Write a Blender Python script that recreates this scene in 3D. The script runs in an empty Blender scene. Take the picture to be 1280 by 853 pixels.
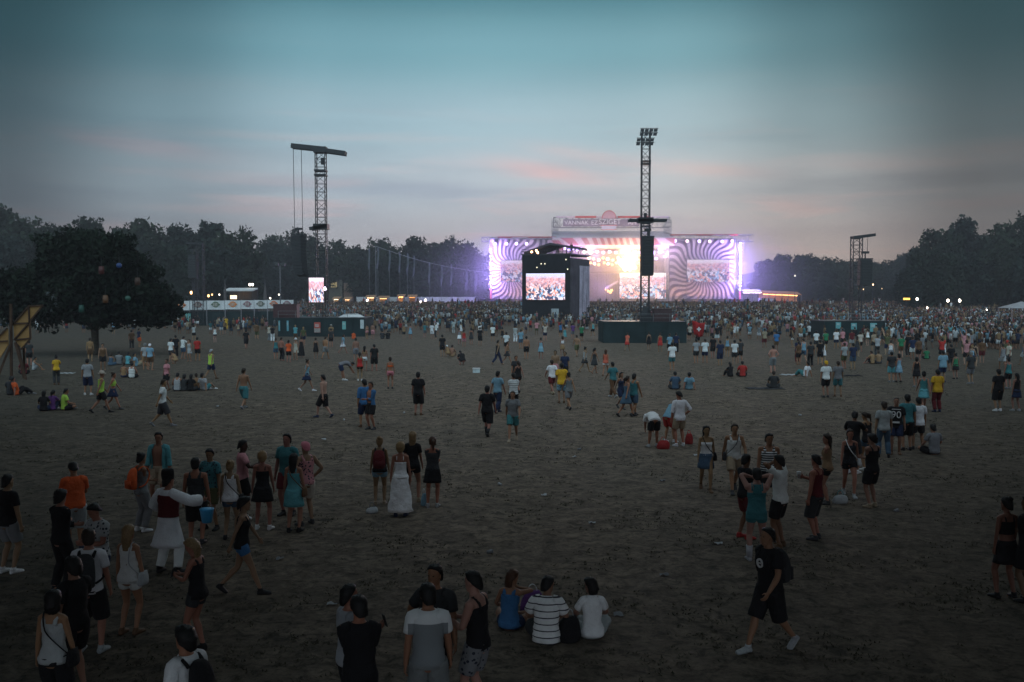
USE_HAZE = True
EXPO = 0.0
import bpy, math, random
import numpy as np
from mathutils import Vector, Matrix, Quaternion

SC = bpy.context.scene
COL = SC.collection
R = math.radians
rng = random.Random(7)

# ------------------------------------------------------------------ camera
CAM_H, FOC, HOR = 5.2, 1244.0, 366.0
PITCH = math.atan((426.5 - HOR) / FOC)
cam = bpy.data.cameras.new('camera')
cam.lens = 35.0; cam.sensor_width = 36.0; cam.clip_start = 0.1; cam.clip_end = 6000
camo = bpy.data.objects.new('camera', cam)
COL.objects.link(camo)
camo.location = (0, 0, CAM_H)
camo.rotation_euler = (math.pi / 2 - PITCH, 0, 0)
SC.camera = camo

def ray(px, py):
    r, u = (px - 640) / FOC, (426.5 - py) / FOC
    return Vector((r, math.cos(PITCH) + u * math.sin(PITCH), -math.sin(PITCH) + u * math.cos(PITCH)))

def at(px, py, d):
    v = ray(px, py)
    v = v * (d / v.y)
    return Vector((v.x, v.y, v.z + CAM_H))

def ground(px, py):
    v = ray(px, py)
    t = -CAM_H / v.z
    return Vector((v.x * t, v.y * t, 0.0))

def ground_head(px, hy, h):
    """ground point of somebody h tall whose head top is seen at px, hy"""
    v = ray(px, hy)
    t = (h - CAM_H) / v.z
    return Vector((v.x * t, v.y * t, 0.0))

def to_px(p):
    d = Vector(p) - Vector((0, 0, CAM_H))
    f = d.y * math.cos(PITCH) - d.z * math.sin(PITCH)
    u = d.y * math.sin(PITCH) + d.z * math.cos(PITCH)
    return 640 + FOC * d.x / f, 426.5 - FOC * u / f

# ------------------------------------------------------------------ materials
def new_mat(name):
    m = bpy.data.materials.new(name); m.use_nodes = True
    nt = m.node_tree
    b = nt.nodes['Principled BSDF']
    return m, nt, b

def nd(nt, typ, **kw):
    n = nt.nodes.new(typ)
    for k, v in kw.items():
        if k in ('inp',):
            for kk, vv in v.items(): n.inputs[kk].default_value = vv
        else: setattr(n, k, v)
    return n

def mathn(nt, op, a, b=None, c=None):
    n = nt.nodes.new('ShaderNodeMath'); n.operation = op
    for i, v in enumerate((a, b, c)):
        if v is None: continue
        if isinstance(v, (int, float)): n.inputs[i].default_value = v
        else: nt.links.new(v, n.inputs[i])
    return n.outputs[0]

def ramp(nt, fac, stops, interp='LINEAR'):
    n = nt.nodes.new('ShaderNodeValToRGB'); cr = n.color_ramp; cr.interpolation = interp
    while len(cr.elements) < len(stops): cr.elements.new(0.5)
    for e, (p, c) in zip(cr.elements, stops):
        e.position = p; e.color = (*c, 1) if len(c) == 3 else c
    nt.links.new(fac, n.inputs[0])
    return n.outputs[0]

def mixc(nt, fac, a, b, mode='MIX'):
    n = nt.nodes.new('ShaderNodeMix'); n.data_type = 'RGBA'; n.blend_type = mode
    for sock, v in ((n.inputs[0], fac), (n.inputs[6], a), (n.inputs[7], b)):
        if isinstance(v, (int, float)): sock.default_value = v
        elif isinstance(v, tuple): sock.default_value = (*v, 1) if len(v) == 3 else v
        else: nt.links.new(v, sock)
    return n.outputs[2]

def simple_mat(name, col, rough=0.7, metal=0.0, var=0.25, scale=3.0, bump=0.0, coord='Object'):
    m, nt, b = new_mat(name)
    tc = nd(nt, 'ShaderNodeTexCoord')
    no = nd(nt, 'ShaderNodeTexNoise', inp={'Scale': scale, 'Detail': 5.0, 'Roughness': 0.6})
    nt.links.new(tc.outputs[coord], no.inputs['Vector'])
    lo = tuple(c * (1 - var) for c in col); hi = tuple(min(1, c * (1 + var)) for c in col)
    nt.links.new(ramp(nt, no.outputs['Fac'], [(0.3, lo), (0.7, hi)]), b.inputs['Base Color'])
    b.inputs['Roughness'].default_value = rough; b.inputs['Metallic'].default_value = metal
    if rough > .8: b.inputs['Specular IOR Level'].default_value = .12
    if bump:
        bp = nd(nt, 'ShaderNodeBump', inp={'Strength': bump, 'Distance': 0.02})
        nt.links.new(no.outputs['Fac'], bp.inputs['Height']); nt.links.new(bp.outputs[0], b.inputs['Normal'])
    return m

def tinted_mat(name, rough=0.8, var=0.2, scale=14.0, bump=0.35, dist=0.012, attr=False, stripes=None, spec=0.3):
    """base colour comes from the object's own colour (or, for the crowd, its tint attribute)"""
    m, nt, b = new_mat(name)
    if attr:
        src = nd(nt, 'ShaderNodeAttribute', attribute_name='tint').outputs['Color']
    else:
        src = nd(nt, 'ShaderNodeObjectInfo').outputs['Color']
    tc = nd(nt, 'ShaderNodeTexCoord')
    no = nd(nt, 'ShaderNodeTexNoise', inp={'Scale': scale, 'Detail': 4.0, 'Roughness': 0.6})
    nt.links.new(tc.outputs['Object'], no.inputs['Vector'])
    g = ramp(nt, no.outputs['Fac'], [(0.3, (1 - var,) * 3), (0.7, (1 + 0.0,) * 3)])
    col = mixc(nt, 1.0, src, g, 'MULTIPLY')
    if stripes:
        freq, duty, c2 = stripes
        sx = nd(nt, 'ShaderNodeSeparateXYZ'); nt.links.new(tc.outputs['Object'], sx.inputs[0])
        f = mathn(nt, 'FRACT', mathn(nt, 'MULTIPLY', sx.outputs['Z'], freq))
        f = mathn(nt, 'LESS_THAN', f, duty)
        col = mixc(nt, f, col, c2)
    nt.links.new(col, b.inputs['Base Color'])
    b.inputs['Roughness'].default_value = rough
    b.inputs['Specular IOR Level'].default_value = spec
    if bump:
        bp = nd(nt, 'ShaderNodeBump', inp={'Strength': bump, 'Distance': dist})
        nt.links.new(no.outputs['Fac'], bp.inputs['Height']); nt.links.new(bp.outputs[0], b.inputs['Normal'])
    return m

def glow_mat(name, col, strength):
    m = bpy.data.materials.new(name); m.use_nodes = True; nt = m.node_tree
    nt.nodes.remove(nt.nodes['Principled BSDF'])
    e = nd(nt, 'ShaderNodeEmission', inp={'Color': (*col, 1), 'Strength': strength})
    nt.links.new(e.outputs[0], nt.nodes['Material Output'].inputs[0])
    return m

M = {}
M['skin'] = tinted_mat('skin', rough=0.55, var=0.12, scale=9, bump=0.05)
M['hair'] = tinted_mat('hair', rough=0.5, var=0.55, scale=60, bump=0.6, dist=0.01)
M['cloth'] = tinted_mat('cloth', rough=0.9, var=0.16, scale=6, bump=0.8, dist=0.06)
M['shoe'] = tinted_mat('shoe', rough=0.6, var=0.3, scale=25, bump=0.2)
M['stripe_wide'] = tinted_mat('striped_cloth', rough=0.9, var=0.15, stripes=(10.5, 0.17, (0.02, 0.016, 0.03)))
M['stripe_fine'] = tinted_mat('fine_striped_cloth', rough=0.9, var=0.15, stripes=(19.0, 0.5, (0.015, 0.02, 0.035)))
M['crowd'] = tinted_mat('crowd_cloth', attr=True, rough=0.85, bump=0)
def back_panel():
    m, nt, b = new_mat('panelled_cloth')
    src = nd(nt, 'ShaderNodeObjectInfo').outputs['Color']
    tc = nd(nt, 'ShaderNodeTexCoord'); sx = nd(nt, 'ShaderNodeSeparateXYZ'); nt.links.new(tc.outputs['Object'], sx.inputs[0])
    inx = mathn(nt, 'LESS_THAN', mathn(nt, 'ABSOLUTE', sx.outputs['X']), .222)
    inz = mathn(nt, 'MULTIPLY', mathn(nt, 'LESS_THAN', sx.outputs['Z'], 1.35), mathn(nt, 'GREATER_THAN', sx.outputs['Z'], .5))
    nt.links.new(mixc(nt, mathn(nt, 'MULTIPLY', inx, inz), src, (.2, .22, .23)), b.inputs['Base Color'])
    b.inputs['Roughness'].default_value = .9
    return m
M['back_panel'] = back_panel()
def patterned():
    m, nt, b = new_mat('patterned_cloth')
    src = nd(nt, 'ShaderNodeObjectInfo').outputs['Color']
    tc = nd(nt, 'ShaderNodeTexCoord')
    v = nd(nt, 'ShaderNodeTexVoronoi', inp={'Scale': 17.0}); nt.links.new(tc.outputs['Object'], v.inputs['Vector'])
    f = mathn(nt, 'LESS_THAN', v.outputs['Distance'], 0.33)
    nt.links.new(mixc(nt, f, src, (0.02, 0.025, 0.04)), b.inputs['Base Color'])
    b.inputs['Roughness'].default_value = 0.9
    return m
M['pattern'] = patterned()
M['black_metal'] = simple_mat('black_metal', (0.012, 0.014, 0.017), 0.55, 0.0, 0.3, 4)
M['steel'] = simple_mat('steel', (0.16, 0.16, 0.17), 0.45, 0.5, 0.3, 4)
M['speaker'] = simple_mat('speaker_cabinet', (0.016, 0.017, 0.019), 0.6, 0, 0.3, 5)
M['black_cloth'] = simple_mat('black_cloth', (0.014, 0.016, 0.02), 0.95, 0, 0.4, 0.8, 0.3)
M['fence_cloth'] = simple_mat('dark_fence_cloth', (0.02, 0.035, 0.037), 0.95, 0, 0.35, 0.7, 0.3)
M['white'] = simple_mat('white_sheet', (0.62, 0.62, 0.62), 0.8, 0, 0.12, 1.2, 0.2)
M['grey'] = simple_mat('grey_sheet', (0.3, 0.3, 0.31), 0.8, 0, 0.15, 1.2, 0.2)
M['bark'] = simple_mat('bark', (0.05, 0.04, 0.03), 0.95, 0, 0.45, 6, 0.8)

# ------------------------------------------------------------------ object helpers
def link(o, parent=None):
    COL.objects.link(o)
    if parent is not None: o.parent = parent
    return o

def tag(o, label=None, cat=None, group=None, kind=None):
    if label: o['label'] = label
    if cat: o['category'] = cat
    if group: o['group'] = group
    if kind: o['kind'] = kind
    return o

def empty(name, loc, rz=0.0):
    o = bpy.data.objects.new(name, None); COL.objects.link(o)
    o.empty_display_size = 0.3
    o.location = loc; o.rotation_euler = (0, 0, rz)
    return o

def copy_tree(o, parent=None):
    c = o.copy(); COL.objects.link(c)
    if parent is not None: c.parent = parent
    for ch in list(o.children): copy_tree(ch, c)
    return c

class MB:
    """collects loose shapes, builds ONE mesh"""
    def __init__(s): s.v = []; s.f = []; s.m = []; s.mi = 0; s.col = []
    def add(s, vs, fs):
        o = len(s.v); s.v.extend([tuple(v) for v in vs])
        s.f.extend([tuple(i + o for i in f) for f in fs]); s.m.extend([s.mi] * len(fs))
    def box(s, a, b):
        x0, y0, z0 = a; x1, y1, z1 = b
        s.add([(x0,y0,z0),(x1,y0,z0),(x1,y1,z0),(x0,y1,z0),(x0,y0,z1),(x1,y0,z1),(x1,y1,z1),(x0,y1,z1)],
              [(0,3,2,1),(4,5,6,7),(0,1,5,4),(1,2,6,5),(2,3,7,6),(3,0,4,7)])
    def obox(s, c, ax, ay, az):
        c, ax, ay, az = map(Vector, (c, ax, ay, az))
        vs = [c + ax*i + ay*j + az*k for k in (-1, 1) for (i, j) in ((-1,-1),(1,-1),(1,1),(-1,1))]
        s.add(vs, [(0,3,2,1),(4,5,6,7),(0,1,5,4),(1,2,6,5),(2,3,7,6),(3,0,4,7)])
    def bar(s, a, b, w, h=None):
        a, b = Vector(a), Vector(b); d = b - a
        if d.length < 1e-6: return
        h = h or w
        dn = d.normalized()
        up = Vector((0, 0, 1)) if abs(dn.z) < 0.95 else Vector((0, 1, 0))
        x = dn.cross(up).normalized(); y = x.cross(dn)
        s.obox((a + b) / 2, x * w / 2, y * h / 2, d / 2)
    def tube(s, a, b, r0, r1=None, seg=8):
        r1 = r0 if r1 is None else r1
        a, b = Vector(a), Vector(b); d = (b - a).normalized()
        up = Vector((0, 0, 1)) if abs(d.z) < 0.95 else Vector((0, 1, 0))
        x = d.cross(up).normalized(); y = x.cross(d)
        s.loft([(a, x * r0, y * r0), (b, x * r1, y * r1)], seg)
    def loft(s, rings, seg=12, wob=0.0, cap=True):
        o = len(s.v); n = len(rings)
        p1, p2 = rng.random() * 6, rng.random() * 6
        for k, (c, ax, ay) in enumerate(rings):
            for i in range(seg):
                t = 2 * math.pi * i / seg
                w = 1.0
                if wob: w += wob * (0.6 * math.sin(3 * t + p1 + 0.9 * k) + 0.5 * math.sin(5 * t + p2 - 1.7 * k) + 0.4 * math.sin(2 * t - p1 + 2.3 * k))
                v = c + (ax * math.cos(t) + ay * math.sin(t)) * w
                s.v.append((v.x, v.y, v.z))
        fs = []
        for k in range(n - 1):
            for i in range(seg):
                j = (i + 1) % seg
                fs.append((o + k*seg + i, o + k*seg + j, o + (k+1)*seg + j, o + (k+1)*seg + i))
        if cap:
            fs.append(tuple(o + i for i in reversed(range(seg))))
            fs.append(tuple(o + (n-1)*seg + i for i in range(seg)))
        # orientation: want outward; flip when ax x ay points against the path
        d = rings[-1][0] - rings[0][0]
        if rings[0][1].cross(rings[0][2]).dot(d) < 0: fs = [tuple(reversed(f)) for f in fs]
        s.f.extend(fs); s.m.extend([s.mi] * len(fs))
    def ball(s, c, ax, ay, az, seg=10, rows=6):
        c, ax, ay, az = map(Vector, (c, ax, ay, az))
        rings = []
        for k in range(rows + 1):
            t = -math.pi / 2 + math.pi * k / rows
            r = max(math.cos(t), 0.02)
            rings.append((c + az * math.sin(t), ax * r, ay * r))
        s.loft(rings, seg)
    def mesh(s, name, smooth=False):
        me = bpy.data.meshes.new(name)
        me.from_pydata(s.v, [], s.f)
        me.polygons.foreach_set('material_index', s.m)
        if smooth: me.polygons.foreach_set('use_smooth', [True] * len(s.f))
        me.update()
        return me
    def build(s, name, mats, parent=None, smooth=False, loc=None):
        me = s.mesh(name, smooth)
        for mm in (mats if isinstance(mats, (list, tuple)) else [mats]): me.materials.append(mm)
        o = bpy.data.objects.new(name, me)
        if loc is not None: o.location = loc
        return link(o, parent)

def smooth_rings(keys, per=3):
    """Catmull-Rom through (c, ax, ay) rings"""
    out = []
    n = len(keys)
    for i in range(n - 1):
        p0, p1, p2, p3 = keys[max(i-1, 0)], keys[i], keys[i+1], keys[min(i+2, n-1)]
        for k in range(per):
            t = k / per; t2 = t*t; t3 = t2*t
            w = (-0.5*t3 + t2 - 0.5*t, 1.5*t3 - 2.5*t2 + 1, -1.5*t3 + 2*t2 + 0.5*t, 0.5*t3 - 0.5*t2)
            out.append(tuple(p0[j]*w[0] + p1[j]*w[1] + p2[j]*w[2] + p3[j]*w[3] for j in range(3)))
    out.append(keys[-1])
    return out
# ------------------------------------------------------------------ people
PAL = dict(white=(.76,.78,.79), cream=(.55,.5,.42), black=(.012,.012,.014), charcoal=(.04,.042,.045), grey=(.2,.21,.22), silver=(.38,.4,.41),
  navy=(.018,.03,.075), denim=(.06,.11,.17), blue=(.05,.17,.36), skyblue=(.2,.36,.46), teal=(.05,.2,.22), turquoise=(.11,.36,.40), red=(.45,.035,.03), orange=(.72,.12,.03),
  yellow=(.7,.42,.03), neon=(.45,.72,.1), pink=(.55,.25,.27), rose=(.6,.2,.24), darkred=(.26,.02,.02), maroon=(.13,.018,.022), green=(.03,.2,.09), olive=(.1,.11,.05), brown=(.13,.07,.035),
  beige=(.36,.29,.2), tan=(.3,.19,.1), purple=(.13,.05,.2), coral=(.7,.16,.1))
SKIN = dict(light=(.40,.235,.165), tan=(.29,.15,.092), brown=(.17,.085,.05), dark=(.06,.032,.02))
HAIR = dict(black=(.01,.009,.009), brown=(.035,.02,.012), auburn=(.08,.03,.012), blond=(.30,.185,.085), grey=(.25,.25,.25), bald=(.05,.03,.02))

TORSO = {  # z, half width, half depth, forward offset (1.75 m tall figure)
 'm': [(.80,.085,.085,0),(.86,.165,.112,-.008),(.93,.170,.118,-.012),(1.00,.158,.108,-.004),(1.09,.150,.104,.004),(1.20,.160,.110,.006),(1.30,.176,.118,.006),(1.37,.178,.112,.0),(1.43,.165,.092,-.008),(1.475,.105,.072,-.014),(1.50,.062,.06,-.012)],
 'f': [(.80,.085,.085,0),(.86,.172,.118,-.012),(.93,.174,.122,-.016),(1.00,.150,.104,-.004),(1.09,.126,.090,.002),(1.20,.135,.096,.006),(1.28,.148,.118,.020),(1.35,.150,.106,.008),(1.42,.138,.082,-.006),(1.465,.090,.064,-.012),(1.50,.050,.05,-.010)]}
def torso_at(sex, z, heavy=0.0):
    T = TORSO[sex]
    z = min(max(z, T[0][0]), T[-1][0])
    for a, b in zip(T, T[1:]):
        if a[0] <= z <= b[0]:
            t = (z - a[0]) / (b[0] - a[0]); t = t*t*(3-2*t)
            rx, ry, yo = (a[i] + (b[i]-a[i])*t for i in (1, 2, 3))
            if heavy:
                g = math.exp(-((z - 1.08) / .17) ** 2)
                rx += heavy * .05 * g; ry += heavy * .08 * g; yo += heavy * .04 * g
            return rx, ry, yo

POSES = {
 # pel: pelvis height & y; base: pelvis pitch; lean: spine bend; feet: (x, y, z, toe yaw deg); hands (x, y, z) in body space; head (yaw, pitch)
 'stand': dict(feet=((.11,.02,0,8),(-.11,-.03,0,-10)), hands=((.27,.06,.80),(-.27,.04,.80))),
 'stand_b': dict(feet=((.15,.0,0,14),(-.14,.05,0,-8)), hands=((.25,.12,.84),(-.26,.0,.80)), head=(12,-4)),
 'hip': dict(feet=((.14,.03,0,12),(-.12,-.02,0,-12)), hands=((.19,.03,1.0),(-.27,.05,.80)), elbow=((1,-.5,0),None), head=(-10,0)),
 'hips': dict(feet=((.14,.03,0,12),(-.14,-.02,0,-12)), hands=((.19,.02,1.0),(-.19,.02,1.0)), elbow=((1,-.6,0),(-1,-.6,0))),
 'phone': dict(feet=((.10,.0,0,6),(-.11,.04,0,-10)), hands=((.07,.30,1.17),(-.06,.31,1.16)), lean=6, head=(0,-28)),
 'arms': dict(feet=((.11,.02,0,8),(-.12,-.03,0,-10)), hands=((-.06,.22,1.16),(.07,.24,1.13)), head=(14,-4)),
 'drink': dict(feet=((.11,.02,0,8),(-.12,-.03,0,-10)), hands=((.12,.33,1.24),(-.27,.04,.80)), head=(-12,-6)),
 'smoke': dict(feet=((.11,.02,0,8),(-.12,-.03,0,-10)), hands=((.07,.2,1.47),(-.14,.2,1.08)), elbow=((.9,-.1,-1),None), head=(6,0)),
 'walk': dict(feet=((.08,.34,0,4),(-.08,-.36,.07,-4)), hands=((.26,-.20,.86),(-.26,.26,.92)), lean=5, heel=1),
 'walk_b': dict(feet=((.08,-.28,.05,4),(-.08,.28,0,-4)), hands=((.26,.18,.86),(-.27,-.12,.84)), lean=3, heel=0),
 'photo': dict(feet=((.13,.02,0,10),(-.13,-.03,0,-10)), hands=((.08,.27,1.55),(-.08,.27,1.55)), lean=3),
 'bucket': dict(feet=((.17,.05,0,14),(-.17,-.03,0,-14)), hands=((.47,.33,1.28),(-.24,.22,1.12)), head=(-25,-6)),
 'hug': dict(feet=((.11,.06,0,6),(-.12,-.02,0,-10)), hands=((.12,.36,1.32),(-.14,.36,1.28)), lean=10, head=(20,-14)),
 'cheer': dict(feet=((.14,.02,0,8),(-.14,-.03,0,-10)), hands=((.32,.18,1.95),(-.34,.1,1.9)), head=(0,10)),
 'oneup': dict(feet=((.14,.02,0,8),(-.14,-.03,0,-10)), hands=((.22,.25,1.93),(-.26,.05,.82)), head=(0,6)),
 'bend': dict(feet=((.14,.06,0,8),(-.14,.0,0,-8)), hands=((.16,.62,.38),(-.14,.6,.36)), base=55, lean=55, pely=-.18, head=(0,-10)),
 'stoop': dict(feet=((.14,.1,0,8),(-.14,-.05,0,-8)), hands=((.2,.6,.72),(-.18,.5,.7)), base=25, lean=38, pely=-.1, head=(0,-8)),
 'sitx': dict(pelz=.12, base=-8, lean=22, feet=((-.10,.36,.05,50),(.10,.42,.05,-50)), hands=((.2,.32,.28),(-.2,.32,.28)), knee=((1,.25,.15),(-1,.25,.15))),
 'sitk': dict(pelz=.12, base=-10, lean=26, feet=((.14,.52,0,6),(-.14,.56,0,-6)), hands=((.10,.42,.42),(-.12,.42,.4)), knee=((.15,.2,1),(-.15,.2,1))),
 'sitback': dict(pelz=.12, base=-22, lean=8, feet=((.13,.72,0,6),(-.12,.62,0,-6)), hands=((.30,-.28,.03),(-.30,-.26,.03)), knee=((.1,.2,1),(-.1,.2,1))),
 'sitdrink': dict(pelz=.12, base=-6, lean=24, feet=((-.10,.36,.05,50),(.10,.42,.05,-50)), hands=((.08,.22,.63),(-.2,.32,.28)), knee=((1,.25,.15),(-1,.25,.15)), head=(-35,-4)),
 'squat': dict(pelz=.32, pely=-.12, base=25, lean=25, feet=((.14,.12,0,8),(-.14,.06,0,-8)), hands=((.12,.45,.5),(-.12,.45,.48)), knee=((.2,1,.4),(-.2,1,.4))),
}

class Fig:
    """a posed skeleton for a 1.75 m figure: spine frames, limb joints, head frame"""
    def __init__(s, sex, pose, heavy=0.0, headyaw=None, headpitch=None):
        P = POSES[pose]; s.P = P; s.sex = sex; s.heavy = heavy; s.pose = pose
        k = .96 if sex == 'f' else 1.0
        feet = P['feet']
        walk = pose.startswith('walk')
        s.pel = Vector((0, P.get('pely', 0), P.get('pelz', .90 if walk else .925)))
        s.base = R(P.get('base', 0)); s.lean = R(P.get('lean', 0))
        # spine table
        s.tab = []
        p = s.pel.copy(); z = .93; step = .01
        while z <= 1.52:
            t = min(1, max(0, (z - .93) / .5)); a = s.base + s.lean * t*t*(3-2*t)
            up = Vector((0, math.sin(a), math.cos(a))); fw = Vector((0, math.cos(a), -math.sin(a)))
            s.tab.append((z, p.copy(), fw, up)); p = p + up * step; z += step
        # arms
        sw = .178 if sex == 'm' else .152
        s.arms = []
        c, X, F, U = s.spine(1.405)
        ul, fl = (.29, .255) if sex == 'm' else (.275, .24)
        for i, sg in enumerate((1, -1)):
            sh = c + X * sg * sw - F * .008
            tgt = Vector(P['hands'][i])
            if sex == 'f' and P.get('pelz') is None: tgt = Vector((tgt.x * .93, tgt.y, tgt.z))
            pole = P.get('elbow', (None, None))[i]
            pole = Vector(pole) if pole else Vector((sg * .75, -1, -.25))
            el, wr = ik(sh, tgt, ul, fl, pole)
            s.arms.append((sh, el, wr))
        # legs
        s.legs = []
        a = s.base
        up = Vector((0, math.sin(a), math.cos(a)))
        for i, sg in enumerate((1, -1)):
            hp = s.pel + Vector((sg * .088, 0, 0)) - up * .03
            fx, fy, fz, tw = feet[i]
            an = Vector((fx, fy - .03, fz + .085))
            pole = P.get('knee', (None, None))[i]
            pole = Vector(pole) if pole else Vector((sg * .12, 1, .1))
            kn, an = ik(hp, an, .425, .42, pole)
            s.legs.append((hp, kn, an, R(tw), fz))
        hy, hp_ = P.get('head', (0, 0))
        if headyaw is not None: hy = headyaw
        if headpitch is not None: hp_ = headpitch
        c, X, F, U = s.spine(1.50)
        bend = math.atan2(U.y, U.z)
        a = bend * .45 + R(-hp_)
        fw = Vector((math.sin(-R(hy)) * math.cos(a), math.cos(R(hy)) * math.cos(a), -math.sin(a)))
        sd = Vector((math.cos(R(hy)), math.sin(R(hy)), 0))
        upv = sd.cross(fw).normalized(); fw = upv.cross(sd).normalized()
        s.neck0 = c - U * .05
        s.hc = c + (U * .6 + upv * .4).normalized() * .145 + fw * .018
        s.hx, s.hf, s.hu = sd, fw, upv
    def spine(s, z):
        X = Vector((1, 0, 0))
        if z <= .93:
            _, p, fw, up = s.tab[0]
            return p + up * (z - .93), X, fw, up
        i = min(int(round((z - .93) / .01)), len(s.tab) - 1)
        _, p, fw, up = s.tab[i]
        return p, X, fw, up
    def ring(s, z, rx, ry, yo=0, xo=0):
        c, X, F, U = s.spine(z)
        return (c + F * yo + X * xo, X * rx, F * ry)
    def tring(s, z, inf, hipclamp=False):
        rx, ry, yo = torso_at(s.sex, max(z, .875) if hipclamp else z, s.heavy)
        return s.ring(z, rx + inf, ry + inf, yo)

def ik(a, t, l1, l2, pole):
    d = t - a; L = d.length
    mx = (l1 + l2) * .999
    if L > mx: d = d * (mx / L); L = mx; t = a + d
    mn = abs(l1 - l2) + .02
    if L < mn: d = d.normalized() * mn; L = mn; t = a + d
    n = d / L
    x = (l1*l1 - l2*l2 + L*L) / (2*L)
    h = math.sqrt(max(l1*l1 - x*x, 0))
    pp = pole - n * pole.dot(n)
    if pp.length < 1e-5: pp = Vector((0, 1, 0))
    return a + n * x + pp.normalized() * h, t

def limb_frames(pts, ref):
    out = []
    for i, p in enumerate(pts):
        d = (pts[min(i+1, len(pts)-1)] - pts[max(i-1, 0)]).normalized()
        x = ref - d * ref.dot(d)
        if x.length < .15: x = Vector((0, 1, 0)) - d * d.y
        x.normalize(); out.append((p, x, d.cross(x)))
    return out

def limb(mb, pts, rad, ref, seg, per=2, wob=0):
    fr = limb_frames(pts, ref)
    keys = [(c, x * r[0], y * r[1]) for (c, x, y), r in zip(fr, rad)]
    mb.loft(smooth_rings(keys, per) if per > 1 else keys, seg, wob)

def lerp(a, b, t): return a + (b - a) * t

def leg_path(leg, k):
    hp, kn, an, tw, fz = leg
    d1 = kn - hp; d2 = an - kn
    back = (hp + an) / 2 - kn
    back = back.normalized() if back.length > .02 else Vector((0, -1, 0))
    pts = [hp + Vector((0,0,.02)), lerp(hp, kn, .22), lerp(hp, kn, .6), lerp(hp, kn, .9), kn + d2 * .06, lerp(kn, an, .3) + back * .012, lerp(kn, an, .65), an]
    rad = [.098, .092, .074, .059, .055, .057, .043, .034]
    return pts, [r * k for r in rad]

def arm_path(arm, k):
    sh, el, wr = arm
    pts = [sh, lerp(sh, el, .3), lerp(sh, el, .65), lerp(sh, el, .93), lerp(el, wr, .2), lerp(el, wr, .6), wr]
    return pts, [r * k for r in (.056, .053, .047, .041, .042, .035, .027)]

def make_body_mb(f, lod):
    seg = 14 if lod == 0 else 9
    mb = MB(); fem = f.sex == 'f'
    keys = [f.tring(z, 0) for z, *_ in TORSO[f.sex]]
    mb.loft(smooth_rings(keys, 3), seg + 4)
    # shoulders and neck
    c, X, F, U = f.spine(1.40)
    ka = (.80 if fem else 1.0) * (1 + .12 * f.heavy); kl = (.97 if fem else 1.0) * (1 + .1 * f.heavy)
    for (sh, el, wr) in f.arms:
        r = .062 * ka
        mb.ball(sh, X * r, F * r, U * r * 1.05, 10, 6)
        mb.loft([(lerp(c, sh, .3) + U * .045, U * .05, F * .06), (sh + U * .012, U * .05, F * .052)], 10)
    nr = .050 if fem else .060
    mb.loft([(f.neck0 - U*.02, X * nr * 1.35, F * nr * 1.2), (lerp(f.neck0, f.hc, .45), f.hx * nr, f.hf * nr), (f.hc - f.hu * .03 - f.hf * .015, f.hx * nr, f.hf * nr)], 12)
    # head
    HS = [(-.118,.018,.016,.062),(-.108,.036,.034,.05),(-.085,.052,.058,.028),(-.045,.063,.079,.012),(0,.071,.090,.002),(.045,.075,.096,-.006),(.085,.066,.085,-.010),(.108,.04,.055,-.012),(.118,.012,.018,-.012)]
    hk = [(f.hc + f.hu * z + f.hf * yo, f.hx * rx, f.hf * ry) for z, rx, ry, yo in HS]
    mb.loft(smooth_rings(hk, 2), seg + 2)
    if lod == 0:
        mb.loft([(f.hc + f.hf * .084 + f.hu * .022, f.hx * .009, f.hu * .006), (f.hc + f.hf * .103 - f.hu * .018, f.hx * .013, f.hu * .012), (f.hc + f.hf * .106 - f.hu * .026, f.hx * .008, f.hu * .008)], 8)
        mb.ball(f.hc + f.hf * .082 - f.hu * .058, f.hx * .024, f.hf * .014, f.hu * .009, 8, 5)      # lips
        mb.ball(f.hc + f.hf * .074 + f.hu * .034, f.hx * .050, f.hf * .018, f.hu * .009, 8, 5)      # brow
    for sg in (1, -1):
        mb.ball(f.hc + f.hx * .074 * sg - f.hf * .005 - f.hu * .012, f.hx * .010, f.hf * .019, f.hu * .03, 8, 5)
    # arms + hands
    for i, arm in enumerate(f.arms):
        sh, el, wr = arm; sg = 1 if i == 0 else -1
        pts, rad = arm_path(arm, ka)
        limb(mb, pts, [(r, r) for r in rad], F, seg)
        d = (wr - el).normalized()
        inn = X * -sg + F * .15
        if wr.z > 1.05: inn = X * -sg + Vector((0, 0, .3))
        inn = (inn - d * inn.dot(d)).normalized()           # palm normal
        wd = d.cross(inn)                                    # across the palm
        if wd.dot(F + Vector((0, 0, .4))) < 0: wd = -wd      # thumb side
        hs = .9 if fem else 1.0
        pe = wr + d * .092 * hs
        mb.loft([(wr - d*.01, wd * .026 * hs, inn * .021 * hs), (wr + d * .03, wd * .036 * hs, inn * .018 * hs), (pe, wd * .041 * hs, inn * .014 * hs)], 10)
        for q, ln in enumerate((.072, .08, .074, .058)):
            b = pe - d * .012 + wd * (.030 - .020 * q) * hs
            m1 = b + (d * .9 + inn * .35) * ln * .52 * hs; m2 = m1 + (d * .55 + inn * .8) * ln * .5 * hs
            limb(mb, [b, m1, m2], [(.0088, .0088), (.0082, .0082), (.0068, .0068)], wd, 6, 1)
        b = wr + d * .02 + wd * .022 * hs
        m1 = b + (d * .55 + wd * .62 + inn * .3).normalized() * .045 * hs; m2 = m1 + (d * .9 + wd * .2 + inn * .3).normalized() * .034 * hs
        limb(mb, [b, m1, m2], [(.013, .012), (.0105, .0105), (.008, .008)], inn, 6, 1)
    # legs + feet
    for i, leg in enumerate(f.legs):
        pts, rad = leg_path(leg, kl)
        limb(mb, pts, [(r, r) for r in rad], X, seg)
        foot(mb, f, i, 0.0, seg)
    return mb

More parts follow.
